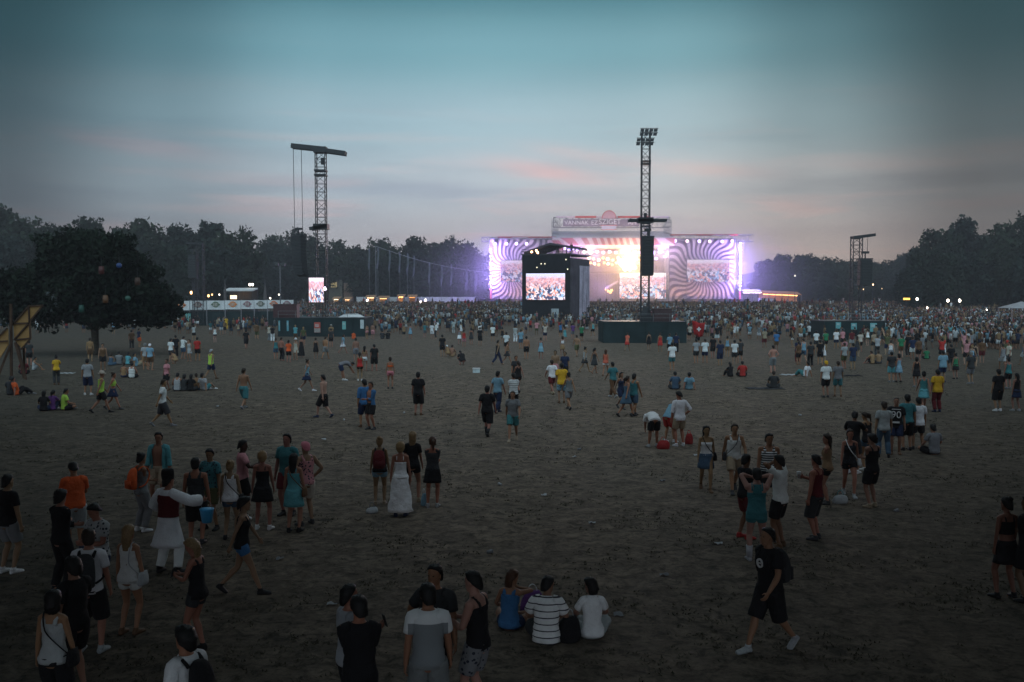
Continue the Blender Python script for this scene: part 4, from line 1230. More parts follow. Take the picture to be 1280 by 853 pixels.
for (p0, p1, y) in ((640, 660, 297.3), (850, 870, 294.3), (890, 912, 294.3)):
    a = MB(); a.box((lx(p0), .1, lz(y + .25)), (lx(p1), .19, lz(y - .5))); a.build('roof_trim', pale, stage)
# main roof: pale canopy sloping up and back above a wavy fascia
a = MB(); rows = []
prof = [(-1.0, 298.5), (1.2, 294.5), (4.5, 290), (9.0, 286.5), (14, 285)]
nx = 24
for i in range(nx + 1):
    t = i / nx; xx = lx(690) + (lx(842) - lx(690)) * t
    inset = 1.0 if 0 else 0
    for (yy, py) in prof:
        k = (yy + 1) / 15
        x2 = xx + (lx(766) - xx) * .05 * k
        rows.append((x2, yy, lz(py)))
n = len(prof)
a.add(rows, [(i*n+k, (i+1)*n+k, (i+1)*n+k+1, i*n+k+1) for i in range(nx) for k in range(n-1)])
o = a.build('roof', simple_mat('canopy_sheet', (.42, .38, .43), .7, 0, .12, .15, .1), stage, True)
sm_ = o.modifiers.new('thick', 'SOLIDIFY'); sm_.thickness = .2; sm_.offset = -1
a = MB(); x0, x1 = lx(690), lx(842)
a.box((x0, -1.4, lz(307)), (x1, -1.05, lz(298)))
a.build('fascia', wave_mat('wavy_fascia', (.42, .13, .16), (.62, .5, .52), 2.5, 7.5, 1.3, 0, lz(302), mode='lin'), stage)
a = MB(); a.box((lx(684), -1.5, lz(313)), (lx(704), -1.2, lz(301))); a.build('fascia', wave_mat('wavy_fascia_corner', (.42, .13, .16), (.5, .36, .4), 2.2, 2.5, 1.4, 0, lz(302), mode='lin'), stage)
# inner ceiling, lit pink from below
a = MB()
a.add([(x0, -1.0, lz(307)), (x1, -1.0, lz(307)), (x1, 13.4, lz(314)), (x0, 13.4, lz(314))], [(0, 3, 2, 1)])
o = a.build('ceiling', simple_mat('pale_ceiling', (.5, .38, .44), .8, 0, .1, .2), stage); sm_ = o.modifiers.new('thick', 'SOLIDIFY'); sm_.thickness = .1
# top truss with the sign
htruss(692, 838, 271.5, 284, 2.4, 'top_truss', 1.0, 1.6, .12)
a = MB(); a.box((lx(695), .75, lz(272.2)), (lx(836), .95, lz(270.2))); a.build('roof_trim', pale, stage)
for p0, p1 in ((719, 745), (772, 800), (806, 812)):
    a = MB(); a.box((lx(p0), .6, lz(272.4)), (lx(p1), .74, lz(270))); a.build('roof_trim', red, stage)
a = MB(); a.box((lx(704), .7, lz(283)), (lx(799), .9, lz(274))); sign = a.build('sign_board', simple_mat('sign_board', (.20, .16, .20), .8, 0, .3, .3), stage)
def text(body, mat, size, loc, parent, name='lettering', rx=90, depth=.04, align='CENTER', ry=0, rz=0):
    cu = bpy.data.curves.new(name, 'FONT'); cu.body = body; cu.size = size; cu.extrude = depth; cu.align_x = align; cu.align_y = 'CENTER'
    o = bpy.data.objects.new('temporary', cu); COL.objects.link(o)
    me = bpy.data.meshes.new_from_object(o.evaluated_get(bpy.context.evaluated_depsgraph_get()))
    bpy.data.objects.remove(o); me.name = name; me.materials.clear(); me.materials.append(mat)
    t = bpy.data.objects.new(name, me); t.location = loc; t.rotation_euler = (R(rx), R(ry), R(rz)); return link(t, parent)
letter = simple_mat('white_letters', (.7, .66, .68), .6, 0, .05)
text('SZIGET', letter, 1.75, (lx(762), .12, lz(277.8)), sign)
text('VANNAK', letter, 1.45, (lx(720.5), .62, lz(278.6)), sign)
text('EZ', letter, 1.5, (lx(743), .62, lz(278.6)), sign)
text('AM', letter, 1.5, (lx(790), .62, lz(278.6)), sign)
# domed emblem and plate in the middle
a = MB(); cx, cz, rr = lx(761), lz(273.6), (lx(770) - lx(752.5))/2
pts = [(cx + rr*math.cos(t), cz + rr*1.15*math.sin(t)) for t in np.linspace(0, math.pi, 15)]
vs = [(x, .3, z) for x, z in pts] + [(x, .58, z) for x, z in pts]; k = len(pts)
a.add(vs, [tuple(range(k))[::-1], tuple(range(k, 2*k))] + [(i, i+1, k+i+1, k+i) for i in range(k-1)] + [(k-1, 0, k, 2*k-1)])
emb = a.build('emblem', simple_mat('pink_emblem', (.55, .33, .36), .7, 0, .1), stage)
a = MB()
for (xa, za), (xb, zb) in zip(pts, pts[1:]): a.bar((xa, .27, za), (xb, .27, zb), .16)
a.build('rim', red, emb)
a = MB(); a.box((lx(752), .2, lz(287)), (lx(769.5), .45, lz(282))); a.build('name_plate', simple_mat('pale_blue_plate', (.36, .38, .46), .6, 0, .08), stage)
a = MB()
for p0, p1, yy in ((750.5, 771, 281.9), (751, 770.5, 287)): a.box((lx(p0), .15, lz(yy + .35)), (lx(p1), .19, lz(yy - .35)))
a.build('plate_trim', red, stage)
# scaffold towers at both ends of the top truss
for p0, p1 in ((690.5, 698), (832.5, 840.5)):
    a = MB(); w = (lx(p1) - lx(p0))
    for xx in np.linspace(lx(p0), lx(p1), 4):
        for yy in (2.6, 4.2): a.bar((xx, yy, 0 if p0 > 0 else 0), (xx, yy, lz(273.5)), .09)
    for z in np.arange(lz(301), lz(272.5), .95):
        for yy in (2.6, 4.2): a.bar((lx(p0), yy, z), (lx(p1), yy, z), .07)
    if p0 > 800:
        for yy in (2.6, 4.2): a.bar((lx(832), yy, lz(270)), (lx(840), yy, lz(275)), .09)
    a.build('scaffold_tower', M['steel'], stage)
# light columns at the outer ends
lamp_violet = glow_mat('lamp_violet', (.62, .48, 1.0), 5); lamp_white = glow_mat('lamp_white', (.82, .72, 1.0), 5); lamp_blue = glow_mat('lamp_blue_violet', (.42, .32, 1.0), 5)
lamp_warm = glow_mat('lamp_warm', (1.0, .72, .36), 14); lamp_amber = glow_mat('lamp_amber', (1.0, .48, .14), 6); lamp_pink = glow_mat('lamp_pink', (1.0, .72, .86), 3)
def stage_light(px, py, y, r, mat, tilt=.35):
    x, z = lx(px), lz(py)
    b_ = MB(); b_.loft([(V3((x, y + r*1.8, z + r*.7)), V3((r*.7, 0, 0)), V3((0, 0, r*.7))), (V3((x, y + .05, z)), V3((r*1.12, 0, 0)), V3((0, -r*.3, r*1.08)))], 10)
    b_.bar((x, y + r, z + r*.5), (x, y + r, z + r*2.2), .06)
    o = b_.build('stage_light', M['black_metal'], stage)
    l_ = MB(); l_.ball((x, y, z), (r, 0, 0), (0, r*.35, 0), (0, 0, r), 10, 6); l_.build('lens', mat, o, True)
for px, y0, y1, mats in ((613.6, 312, 358.5, (lamp_violet, lamp_blue)), (924.6, 304.5, 362, (lamp_white, lamp_pink))):
    a = MB(); lattice(a, (lx(px), .3, 0), (lx(px), .3, lz(300)), .55, .8, .07, brace=.04); a.build('light_column', M['steel'], stage)
    n = 12 if px < 700 else 15
    for i in range(n): stage_light(px + (.2 if i % 2 else -.2), y0 + (y1 - y0) * i / (n - 1), -.35, .31 if px < 700 else .30, mats[i % 2])
    a = MB(); a.box((lx(px) - .22, -.2, 0), (lx(px) + .22, -.05, lz(y1 + 2))); a.build('column_cover', simple_mat('red_cover', (.5, .09, .10), .6), stage)  # red base colour on the foot of the column
# lights under the wing roofs
for i, px in enumerate((619, 633, 645.5, 658)): stage_light(px, 305.2, -1.0, .42, lamp_violet)
for i, px in enumerate((842.5, 857.5, 872.5, 885.5, 901, 913.5)): stage_light(px, 301.6 + .2*i % 1.0, -1.0, .42, (lamp_violet, lamp_pink)[i % 2])
# main rig
rr2 = random.Random(4)
for i in range(13): stage_light(731 + i*7.9, 314.5 + (i % 2)*.9, 2.0, .46, lamp_pink if i < 9 else lamp_violet)
for i in range(12): stage_light(739 + i*6.0 + rr2.uniform(-1, 1), 321.5 + (i % 3)*1.4, 6, .38, (lamp_warm, lamp_amber)[i % 2])
for i in range(11): stage_light(742 + i*5.4 + rr2.uniform(-1, 1), 327.5 + (i % 3)*1.2, 9, .34, (lamp_amber, lamp_warm, lamp_amber)[i % 3])
for px, py in ((777, 325), (783, 325), (789, 325.5), (780, 331), (786, 331), (792, 330), (784, 336), (790, 336), (796, 334)): stage_light(px, py, 5, .55, lamp_warm)
for px, py in ((818, 317), (826, 311), (832.5, 309), (822, 323), (833, 320)): stage_light(px, py, 3, .4, lamp_violet)
for px, py in ((763, 364), (766, 365.5), (760.5, 362), (767.5, 363)): stage_light(px, py, 6, .34, lamp_amber)
for i in range(5): stage_light(706 + i*5, 311 + (i % 2)*1.6, 0, .36, (lamp_violet, lamp_blue)[i % 2])
# rigs the lamps hang from
for y, py in ((2.9, 312.6), (7, 318.8), (10, 324.8)):
    htruss(712, 838, py - 1.6, py, .8, 'lighting_truss', y, 1.8, .08, 'black_metal')
# riser with the band
a = MB(); a.box((lx(735), 5.5, lz(341)), (lx(836), 12.5, lz(339.2))); 
for i in range(9): a.bar((lx(737 + i*12), 6, lz(377)), (lx(737 + i*12), 6, lz(341)), .25)
a.build('riser', M['black_metal'], stage)
a = MB(); a.box((lx(706), 8.5, lz(377)), (lx(775), 8.7, lz(341.2))); a.build('drape', simple_mat('violet_drape', (.07, .045, .11), .9, 0, .4, .3), stage)
a = MB(); a.obox((lx(767), 4.5, lz(356)), (1.6, 0, .9), (0, .3, 0), (-.12, 0, .2)); a.build('banner_panel', simple_mat('pale_violet', (.45, .42, .6), .7), stage)

# lamps that really light the place
LK = .42
def lamp(kind, loc, energy, col, size=.5, rot=None, spot=None, blend=.6):
    l = bpy.data.lights.new('stage_lamp', kind); l.energy = energy * LK; l.color = col
    if kind == 'AREA': l.shape = 'RECTANGLE'; l.size, l.size_y = size
    elif kind == 'SPOT': l.spot_size = R(spot); l.spot_blend = blend; l.shadow_soft_size = size
    else: l.shadow_soft_size = size
    o = bpy.data.objects.new('stage_lamp', l); COL.objects.link(o); o.location = loc
    if rot: o.rotation_euler = rot
    return o
W = lambda px, y, py: (X_(px), SD + y, Z_(py))
lamp('POINT', W(784, -2.6, 330), 24000, (1, .60, .22), .8)
lamp('POINT', W(762, 3, 322), 8000, (1, .5, .22), .8)
lamp('POINT', W(745, 1, 318), 2500, (.8, .45, 1), .8)
lamp('POINT', W(800, 3, 324), 8000, (1, .62, .3), .8)
lamp('POINT', W(826, -2, 314), 5000, (.6, .42, 1), .8)
lamp('POINT', W(718, -2, 318), 4200, (.75, .45, 1), .8)
lamp('POINT', W(755, 3, 360), 1800, (.6, .4, 1), .8)
for px, e in ((923.5, 46000), (614.5, 38000)):
    for py in (312, 332, 352): lamp('POINT', W(px, -2.5, py), e / 3, (.42, .30, 1), .6)
# wing uplights and downlights
for px, e in ((845, 1.0), (868, 1.1), (885, 1.1), (903, .9), (628, .8), (645, 1.1), (662, 1.1)):
    lamp('SPOT', W(px, -3.2, 380), 3000 * e, (1, .52, .30), .2, (R(146), 0, 0), 80)
    lamp('SPOT', W(px, -3.5, 297), 1700 * e, (.74, .58, 1), .2, (R(40), 0, 0), 95)
for px in (700, 722, 744, 762, 780, 800, 822): lamp('SPOT', W(px, -2.2, 296), 1500, (1, .78, .82), .2, (R(158), 0, 0), 100)
for px in (705, 725, 745, 765, 785, 805, 825): lamp('SPOT', W(px, -4.5, 322), 900, (1, .5, .52) if px < 800 else (.95, .4, .85), .2, (R(158), 0, 0), 85)
# audience floods
for px, e in ((735, 1), (784, 1.6), (826, 1)):
    lamp('SPOT', W(px, -1.5, 312), 60000 * e, (1, .80, .70), .6, (R(84), 0, R(180 - 4)), 80, 1.0)

# ------------------------------------------------------------------ sound booth in the crowd
BD = 168.0; g = at(682, 366, BD); bk = empty('sound_booth', (X_(682, BD), BD, 0), R(-3)); tag(bk, 'black sound booth tower standing in the crowd before the stage', 'sound booth')
hw = (X_(711.5, BD) - X_(653, BD)) / 2; zb = Z_(319, BD); dep = 11.5
# the booth is turned so that its right side shows
bk.rotation_euler = (0, 0, R(-20)); 
fw = hw / math.cos(R(20))
zs0, zs1 = Z_(375, BD), Z_(342, BD)
a = MB(); a.box((-fw, 0, 0), (fw, .3, zs0 - .4)); a.box((-fw, 0, zs1 + .2), (fw, .3, zb)); a.box((-fw, 0, zs0 - .4), (-fw + .7, .3, zs1 + .2)); a.box((fw - .7, 0, zs0 - .4), (fw, .3, zs1 + .2)); a.box((-fw + .7, .5, zs0 - .4), (fw - .7, .6, zs1 + .2))
a.build('front_wall', M['black_cloth'], bk)
a = MB(); a.box((fw - .02, .32, 0), (fw + .25, dep, zb - .5)); a.build('side_wall', simple_mat('side_cloth_lit_tint', (.07, .062, .075), .9, 0, .4, .6), bk)  # stage light on this side is put into its paler lilac colour
a = MB(); a.box((-fw, .32, 0), (-fw + .2, dep, zb - .5)); a.box((-fw, dep, 0), (fw, dep + .2, zb - .5)); a.build('rear_wall', M['black_cloth'], bk)
a = MB()
for i in range(7):
    y0 = 5.2 + i * .92
    zz = [zb - 1.7, zb - 2.2, zb*.55, zb*.3, .4]
    a.loft([(V3((fw + .34, y0 + .1*math.sin(i*2+k), z)), V3((.06, 0, 0)), V3((0, .40 - .05*k % .1, 0))) for k, z in enumerate(zz)], 8)
a.build('curtain', simple_mat('pale_curtain', (.42, .37, .45), .85, 0, .35, .5), bk)
a = MB(); a.box((-fw - .15, -.1, zb), (fw + .4, dep + .3, zb + .22)); a.build('deck', M['black_metal'], bk)
a = MB()
for i in range(15):
    x = -fw + 2*fw*i/14; a.bar((x, -.05, zb + .22), (x, -.05, zb + 1.0), .05)
a.bar((-fw, -.05, zb + 1.0), (fw, -.05, zb + 1.0), .06); a.bar((-fw, -.05, zb + .6), (fw, -.05, zb + .6), .04)
for y in (3, 6, 9): a.bar((fw + .2, y, zb + .22), (fw + .2, y, zb + 1.0), .05)
a.bar((fw + .2, 0, zb + 1.0), (fw + .2, dep, zb + 1.0), .06); a.build('railing', M['black_metal'], bk)
vs_ = screen_quad('video_screen', led_content('screen_image_booth', 1.5, 10, 7.7, (.7, .72, .98)), 2*fw - 1.5, zs1 - zs0, bk, (0, -.12, zs0), thick=.1)
# gable canopy on posts
cz0, cz1 = Z_(312.5, BD), Z_(303.5, BD)
a = MB()
for y in (1.0, 8.0):
    for sg in (-1, 1): a.bar((sg*fw*.8, y, zb + .2), (sg*fw*.8, y, cz0), .12)
a.build('canopy_post', M['black_metal'], bk)
a = MB(); ex = fw * .98
a.add([(-ex, .4, cz0 - .3), (0.6, .4, cz1), (ex + .6, .4, cz0 + .5), (-ex, 9, cz0 - .3), (0.6, 9, cz1), (ex + .6, 9, cz0 + .5)], [(0, 1, 4, 3), (1, 2, 5, 4)])
o = a.build('canopy', simple_mat('dark_canopy', (.05, .04, .055), .8, 0, .3, .5), bk); s_ = o.modifiers.new('thick', 'SOLIDIFY'); s_.thickness = .35
bl = glow_mat('booth_lamp_amber', (1, .5, .25), 14); blw = glow_mat('booth_lamp_pale', (.9, .8, .55), 2.2)
def dot(x, z, r, m, y=-.12, nm='lamp'):
    b_ = MB(); b_.ball((x, y, z), (r, 0, 0), (0, r*.6, 0), (0, 0, r), 8, 5); b_.build(nm, m, bk, True)
for x, dz in ((-2.6, -.3), (-1.8, -.1), (-1.5, -.45), (1.2, -.9), (2.4, -1.0), (2.9, -1.1)): dot(x, cz0 + dz, .2, bl, .35)
for x, py in ((-.75, 330), (-.1, 330), (-1.5, 334.5), (3.6, 325), (3.9, 337)): dot(x, Z_(py, BD), .11, blw)
a = MB(); a.obox((2.1, -1.4, Z_(394, BD)), (.65, 0, 0), (0, .06, 0), (0, 0, 1.1)); a.bar((2.1, -1.3, 0), (2.1, -1.3, Z_(388, BD)), .1)
sg_ = a.build('sign', simple_mat('pale_sign', (.34, .38, .40), .7), None); sg_.location = bk.location; sg_.rotation_euler = bk.rotation_euler; tag(sg_, 'pale grey notice board in front of the sound booth', 'sign')

# ------------------------------------------------------------------ things along the far edge
# white banner fence with round emblems, panels stand one beside the other
d = ground(290, 409).y
def fpx(px): return X_(px, d)
k = 0; px = 198; emcols = [(.30, .13, .09), (.55, .17, .05), (.22, .12, .11), (.10, .15, .09), (.6, .2, .05), (.25, .12, .14), (.12, .13, .10), (.55, .14, .05), (.22, .12, .14)]
names = ['brownish red', 'bright orange', 'dull maroon', 'dark green', 'vivid orange', 'faded mauve', 'olive green', 'orange red', 'dark mauve']
edges = [198, 217, 237, 258, 281, 301, 317.5, 334, 350.5, 367]
for i in range(9):
    p0, p1 = edges[i] + .3, edges[i+1] - .3
    y0, y1 = (376.5 - .28*i*.6, 388.5 - .4*i)
    o = empty('banner', (fpx((p0+p1)/2), d, 0)); tag(o, f'white fence banner printed with a {names[i]} round emblem at its centre', 'banner', 'white emblem banners on the fence')
    w = (fpx(p1) - fpx(p0)) / 2; z0, z1 = Z_(y1, d), Z_(y0, d)
    b_ = MB(); n = 8
    vs = []
    for q in range(n + 1):
        x = -w + 2*w*q/n; yy = .05*math.sin(q*1.9 + i)
        vs += [(x, yy, z0), (x, yy, z1), (x, yy + .03, z1), (x, yy + .03, z0)]
    b_.add(vs, [(q*4+e, (q+1)*4+e, (q+1)*4+(e+1) % 4, q*4+(e+1) % 4) for q in range(n) for e in range(4)])
    b_.build('sheet', M['white'], o)
    b_ = MB(); r = (z1 - z0) * .33; zc = (z0 + z1)/2 + .1
    b_.loft([(V3((0, -.07, zc)), V3((r*1.15, 0, 0)), V3((0, 0, r))), (V3((0, -.09, zc)), V3((r*1.15, 0, 0)), V3((0, 0, r)))], 18)
    b_.box((-r*1.5, -.10, zc - r*.24), (r*1.5, -.075, zc + r*.2))
    eo = b_.build('emblem', simple_mat('emblem_print', emcols[i], .8, 0, .5, 4), o)
    b_ = MB(); 
    for q in range(3): b_.box((-r*.7 + q*r*.5, -.115, zc - r*.6), (-r*.45 + q*r*.5, -.095, zc + r*.55))
    b_.build('emblem_mark', simple_mat('emblem_mark', (.5, .45, .4), .8), eo)
    b_ = MB()
    for x in (-w, w): b_.bar((x, .1, 0), (x, .1, z1 + .1), .07)
    b_.build('post', M['steel'], o)
a = MB(); a.box((fpx(170), .3, 0), (fpx(372), .4, Z_(389.5, d)))
for q in range(26): a.bar((fpx(170) + (fpx(372) - fpx(170))*q/25, .25, 0), (fpx(170) + (fpx(372) - fpx(170))*q/25, .25, Z_(389, d)), .07)
o = a.build('fence', M['fence_cloth'], None, loc=(0, d, 0)); tag(o, 'dark green cloth fence below the white emblem banners', 'fence')
for px, y0, y1, w, col, word in ((235.5, 392, 402, 3.4, (.10, .30, .28), 'pale teal notice hung on the dark fence under the banners'), (222, 392, 398, 1.2, (.3, .36, .34), 'narrow pale notice hung on the dark fence left of the teal notice')):
    a = MB(); a.box((X_(px - w, d), -.35, Z_(y1, d)), (X_(px + w, d), -.3, Z_(y0, d))); a.box((X_(px - w*.6, d), -.365, Z_((y0+y1)/2 + 1, d)), (X_(px + w*.6, d), -.352, Z_((y0+y1)/2 - 1, d)))
    o = a.build('notice', simple_mat('notice_sheet', col, .7), None, loc=(0, d, 0)); tag(o, word, 'sign')
def notice(pf, px, y0, y1, w, col, label, nm='notice', two=None):
    dd = pf.location.y; a = MB(); z0, z1 = Z_(y1, dd), Z_(y0, dd)
    a.box((-X_(640 + w, dd), -.13, z0), (X_(640 + w, dd), -.07, z1))
    o = a.build(nm, simple_mat('notice_sheet', col, .7, 0, .15, 2), None, loc=(X_(px, dd), dd, 0)); tag(o, label, 'sign')
    a = MB(); ww = X_(640 + w, dd)
    if two: a.box((-ww*.98, -.145, z0 + .02), (ww*.98, -.131, z0 + (z1-z0)*.42)); a.build('lower_panel', simple_mat('notice_lower', two, .7), o)
    a = MB()
    for q in (.56, .66, .76): a.box((-ww*.7, -.15, z0 + (z1-z0)*q), (ww*(.6 - q*.2), -.133, z0 + (z1-z0)*(q + .045)))
    a.build('print', simple_mat('notice_print', (.55, .55, .55), .7), o)
notice(pfl, 396.5, 403, 416, 3.9, (.42, .07, .05), 'orange and grey notice on the left tower platform', two=(.30, .26, .24))
notice(pfl, 430, 402, 412, 2.3, (.16, .40, .38), 'pale teal notice on the left tower platform beside the white one')
notice(pfl, 452.5, 400, 411, 2.2, (.5, .55, .56), 'white notice at the right end of the left tower platform')
notice(pfl, 349, 401, 414, 1.0, (.12, .30, .34), 'slim teal strip at the left edge of the left platform', 'strip')
notice(pfl, 359.5, 401, 414, 1.2, (.12, .32, .38), 'slim teal strip second from the left edge of the platform', 'strip')
notice(pfr, 1048, 403, 411, 3.2, (.12, .34, .36), 'left teal notice on the right tower platform')
notice(pfr, 1067.5, 404, 412, 3.6, (.10, .30, .32), 'middle teal notice on the right tower platform')
notice(pfr, 1092, 404, 415, 4.2, (.14, .36, .37), 'largest teal notice on the right tower platform')
# case and things on left platform
a = MB(); a.box((-1.4, -.8, 0), (1.4, .8, 1.5)); a.box((-1.45, -.85, 1.5), (1.45, .85, 1.6)); a.box((-1.2, -.86, .2), (1.2, -.8, 1.3))
o = a.build('equipment_case', simple_mat('dark_red_case', (.06, .018, .02), .6), None, loc=(X_(353, pfl.location.y) + .2, pfl.location.y + 1.2, hl + .06)); tag(o, 'dark red equipment case on the left tower platform', 'case')
tb_ = empty('tent', (X_(440, pfl.location.y + 4), pfl.location.y + 3.6, hl + .06)); tag(tb_, 'low pale canopy over the desk on the left platform', 'tent')
a = MB(); zt_ = Z_(391, pfl.location.y + 4) - hl
a.add([(-1.7, -1.2, zt_ - .7), (1.7, -1.2, zt_ - .7), (1.7, 1.2, zt_ - .7), (-1.7, 1.2, zt_ - .7), (-.8, 0, zt_ - .2), (.8, 0, zt_ - .2)], [(0, 1, 5, 4), (1, 2, 5), (2, 3, 4, 5), (3, 0, 4)]); oo = a.build('roof', M['white'], tb_); s_ = oo.modifiers.new('thick', 'SOLIDIFY'); s_.thickness = .05
a = MB()
for x in (-1.6, 1.6):
    for y in (-1.1, 1.1): a.bar((x, y, 0), (x, y, zt_ - .7), .06)
a.build('post', M['steel'], tb_)
# low white market wall with food stalls in front of the far wood
DW = 262.0
a = MB(); x0, x1 = X_(446, DW), X_(594, DW); a.box((x0, 0, 0), (x1, .3, Z_(371.5, DW)))
for i in range(12): a.bar((x0 + (x1-x0)*i/11, -.06, 0), (x0 + (x1-x0)*i/11, -.06, Z_(371, DW)), .14)
o = a.build('hoarding', M['white'], None, loc=(0, DW, 0)); tag(o, 'long low white hoarding before the far wood left of the stage', 'hoarding')
def stall(px, w, ytop, col, label, d=DW - 4, st=3.0):
    o = empty('food_stall', (X_(px, d), d, 0)); tag(o, label, 'stall', 'lit food stalls along the far edge')
    hw_ = w * d / FOC / 2; z1 = Z_(ytop, d)
    a = MB(); a.box((-hw_, 0, 0), (hw_, .15, 1.1)); a.box((-hw_, 2.4, 0), (hw_, 2.5, z1 - .5)); a.box((-hw_, 0, 0), (-hw_ + .12, 2.4, z1 - .5)); a.box((hw_ - .12, 0, 0), (hw_, 2.4, z1 - .5)); a.build('counter', M['grey'], o)
    a = MB(); a.add([(-hw_ - .3, -.6, z1 - .55), (hw_ + .3, -.6, z1 - .55), (hw_ + .3, 2.6, z1), (-hw_ - .3, 2.6, z1)], [(0, 1, 2, 3)]); r_ = a.build('roof', simple_mat('stall_roof', (.35, .2, .1), .8), o); s_ = r_.modifiers.new('thick', 'SOLIDIFY'); s_.thickness = .12
    a = MB(); a.bar((-hw_*.8, .5, z1 - .75), (hw_*.8, .5, z1 - .75), .16); a.build('strip_light', glow_mat('stall_light', col, st), o)
    a = MB(); a.box((-hw_*.85, 2.3, 1.2), (hw_*.85, 2.38, z1 - .85)); a.build('menu_board', simple_mat('menu_board', (.5, .36, .2), .7), o)
    lamp('POINT', (X_(px, d), d + .6, z1 - 1.0), 90 * st / 3, col, .3)
stall(463, 10, 369, (1, .62, .35), 'food stall with warm white light at the left end of the white hoarding', st=5)
stall(479, 11, 370, (1, .5, .2), 'wide orange lit food stall in front of the white hoarding', st=4)
stall(501, 7, 368, (1, .45, .15), 'brightest orange lit food stall before the white hoarding', st=8)
stall(515, 9, 368.5, (1, .42, .12), 'dim orange food stall right of the brightest stall', st=2.5)
stall(420, 7, 371, (1, .75, .5), 'small pale lit food stall below the lit container', st=4)
stall(434, 7, 371.5, (1, .6, .3), 'small amber lit food stall right of the lit container', st=4)
# containers
for p0, p1, y0, y1, mat, label, lit in ((411.5, 428, 350, 363, (.12, .11, .08), 'stacked container cabin with a lit window beside the left tower', True), (430, 440, 354, 366, (.26, .17, .12), 'tan container cabin right of the lit cabin', False)):
    dd = 270; o = empty('container_cabin', (X_((p0+p1)/2, dd), dd, 0)); tag(o, label, 'cabin')
    w = X_(p1, dd) - X_(p0, dd); a = MB(); a.box((-w/2, 0, 0), (w/2, 2.5, Z_(y0, dd)))
    for q in range(14): a.bar((-w/2 + w*q/13, -.03, 0), (-w/2 + w*q/13, -.03, Z_(y0, dd) - .1), .06)
    a.build('body', simple_mat('cabin_wall', mat, .7), o)
    if lit:
        a = MB(); a.box((-w*.38, -.1, Z_(359.5, dd)), (w*.12, -.05, Z_(353, dd))); wi = a.build('window', glow_mat('cabin_window', (.75, .62, .32), .45), o)
        a = MB()
        for q in range(4): a.bar((-w*.38 + w*.5*q/3, -.13, Z_(359.5, dd)), (-w*.38 + w*.5*q/3, -.13, Z_(353, dd)), .1)
        a.build('frame', M['black_metal'], wi)
    a = MB(); a.box((-w/2 - .1, -.15, Z_(y0, dd)), (w/2 + .1, 2.6, Z_(y0, dd) + .2)); a.build('roof', M['black_metal'], o)
# pale ribbon flags on poles under a long cable
fl = simple_mat('pale_flag', (.10, .11, .12), .85, 0, .3, .6)
fd = 255.0
for i, (px, yt) in enumerate(((462, 311), (472.5, 310), (487, 313), (500, 315), (509.5, 317), (517.5, 320), (537, 328), (552, 332), (564, 331), (583.5, 337), (594.5, 339))):
    o = empty('feather_flag', (X_(px, fd), fd, 0)); tag(o, 'tall pale feather flag on a thin pole before the far wood', 'flag', 'feather flags left of the stage')
    zt_ = Z_(yt, fd); zb_ = Z_(yt + 26, fd)
    a = MB(); a.bar((0, .1, 0), (0, .1, zt_), .07); a.build('pole', M['steel'], o)
    a = MB(); rings = []
    for q in range(9):
        t = q / 8; z = zb_ + (zt_ - zb_) * t; w = .14 + .10*math.sin(t*3.1); xo = .35*math.sin(t*2.3) * (1 if i % 3 else .6) - .2
        rings.append((V3((xo, 0, z)), V3((w, .1*math.sin(q), 0)), V3((0, .02, 0))))
    a.loft(rings, 6); a.build('cloth', fl, o)
a = MB(); pts = []
for q in range(25):
    t = q / 24; pts.append((X_(470 + 140*t, fd), fd, Z_(308 + 33*t + 5*math.sin(math.pi*t), fd)))
for p, q in zip(pts, pts[1:]): a.bar(p, q, .09)
o = a.build('cable', M['grey'], None); tag(o, 'long pale cable sloping down to the left end of the stage', 'cable')
a = MB(); p = pts[0]; a.bar((p[0], fd, 0), p, .14); o = a.build('mast', M['steel'], None); tag(o, 'thin mast holding the left end of the long cable', 'mast')
# stalls and cones behind the banner fence
for i, (px, yt, w) in enumerate(((197, 354, 4.5), (281.5, 355, 4.5), (331.5, 355, 5))):
    dd = 172; o = empty('cone_tent', (X_(px, dd), dd, 0)); tag(o, ('narrow cone shaped tent at the left end of the banner fence', 'narrow cone shaped tent left of the white stall roof', 'narrow cone shaped tent right of the white stall roof')[i], 'tent')
    a = MB(); r = w*dd/FOC/2; h = Z_(yt, dd); a.loft([(V3((0,0,0)), V3((r*1.5,0,0)), V3((0,r*1.5,0))), (V3((0,0,h*.75)), V3((r*.8,0,0)), V3((0,r*.8,0))), (V3((0,0,h)), V3((.08,0,0)), V3((0,.08,0)))], 10); a.build('cover', simple_mat('cone_cloth', (.09, .08, .08), .9, 0, .3, .8), o)
    a = MB(); a.bar((0,0,h), (0,0,h+.7), .05); a.build('pole', M['steel'], o)
dd = 176; o = empty('food_stall', (X_(301, dd), dd, 0)); tag(o, 'stall with a long white roof and warm lights behind the banners', 'stall')
hw_ = 18*dd/FOC; zr = Z_(362.5, dd)
a = MB(); a.add([(-hw_, -1.5, zr), (hw_, -1.5, zr), (hw_, 2, zr + .35), (-hw_, 2, zr + .35)], [(0,1,2,3)]); r_ = a.build('roof', M['white'], o); s_ = r_.modifiers.new('t', 'SOLIDIFY'); s_.thickness = .25
a = MB()
for x in (-hw_*.95, 0, hw_*.95):
    for y in (-1.3, 1.8): a.bar((x, y, 0), (x, y, zr), .12)
a.build('frame', M['black_metal'], o)
a = MB(); a.box((-hw_, 1.9, 0), (hw_, 2.1, zr)); a.build('rear_wall', M['black_metal'], o)
a = MB(); a.box((-2.0, .5, Z_(374, dd)), (-.9, .7, Z_(369.5, dd))); a.build('lit_sign', glow_mat('stall_sign', (1, .72, .45), 3.2), o)
lamp('POINT', (X_(301, dd), dd, zr - .8), 120, (1, .6, .3), .3)
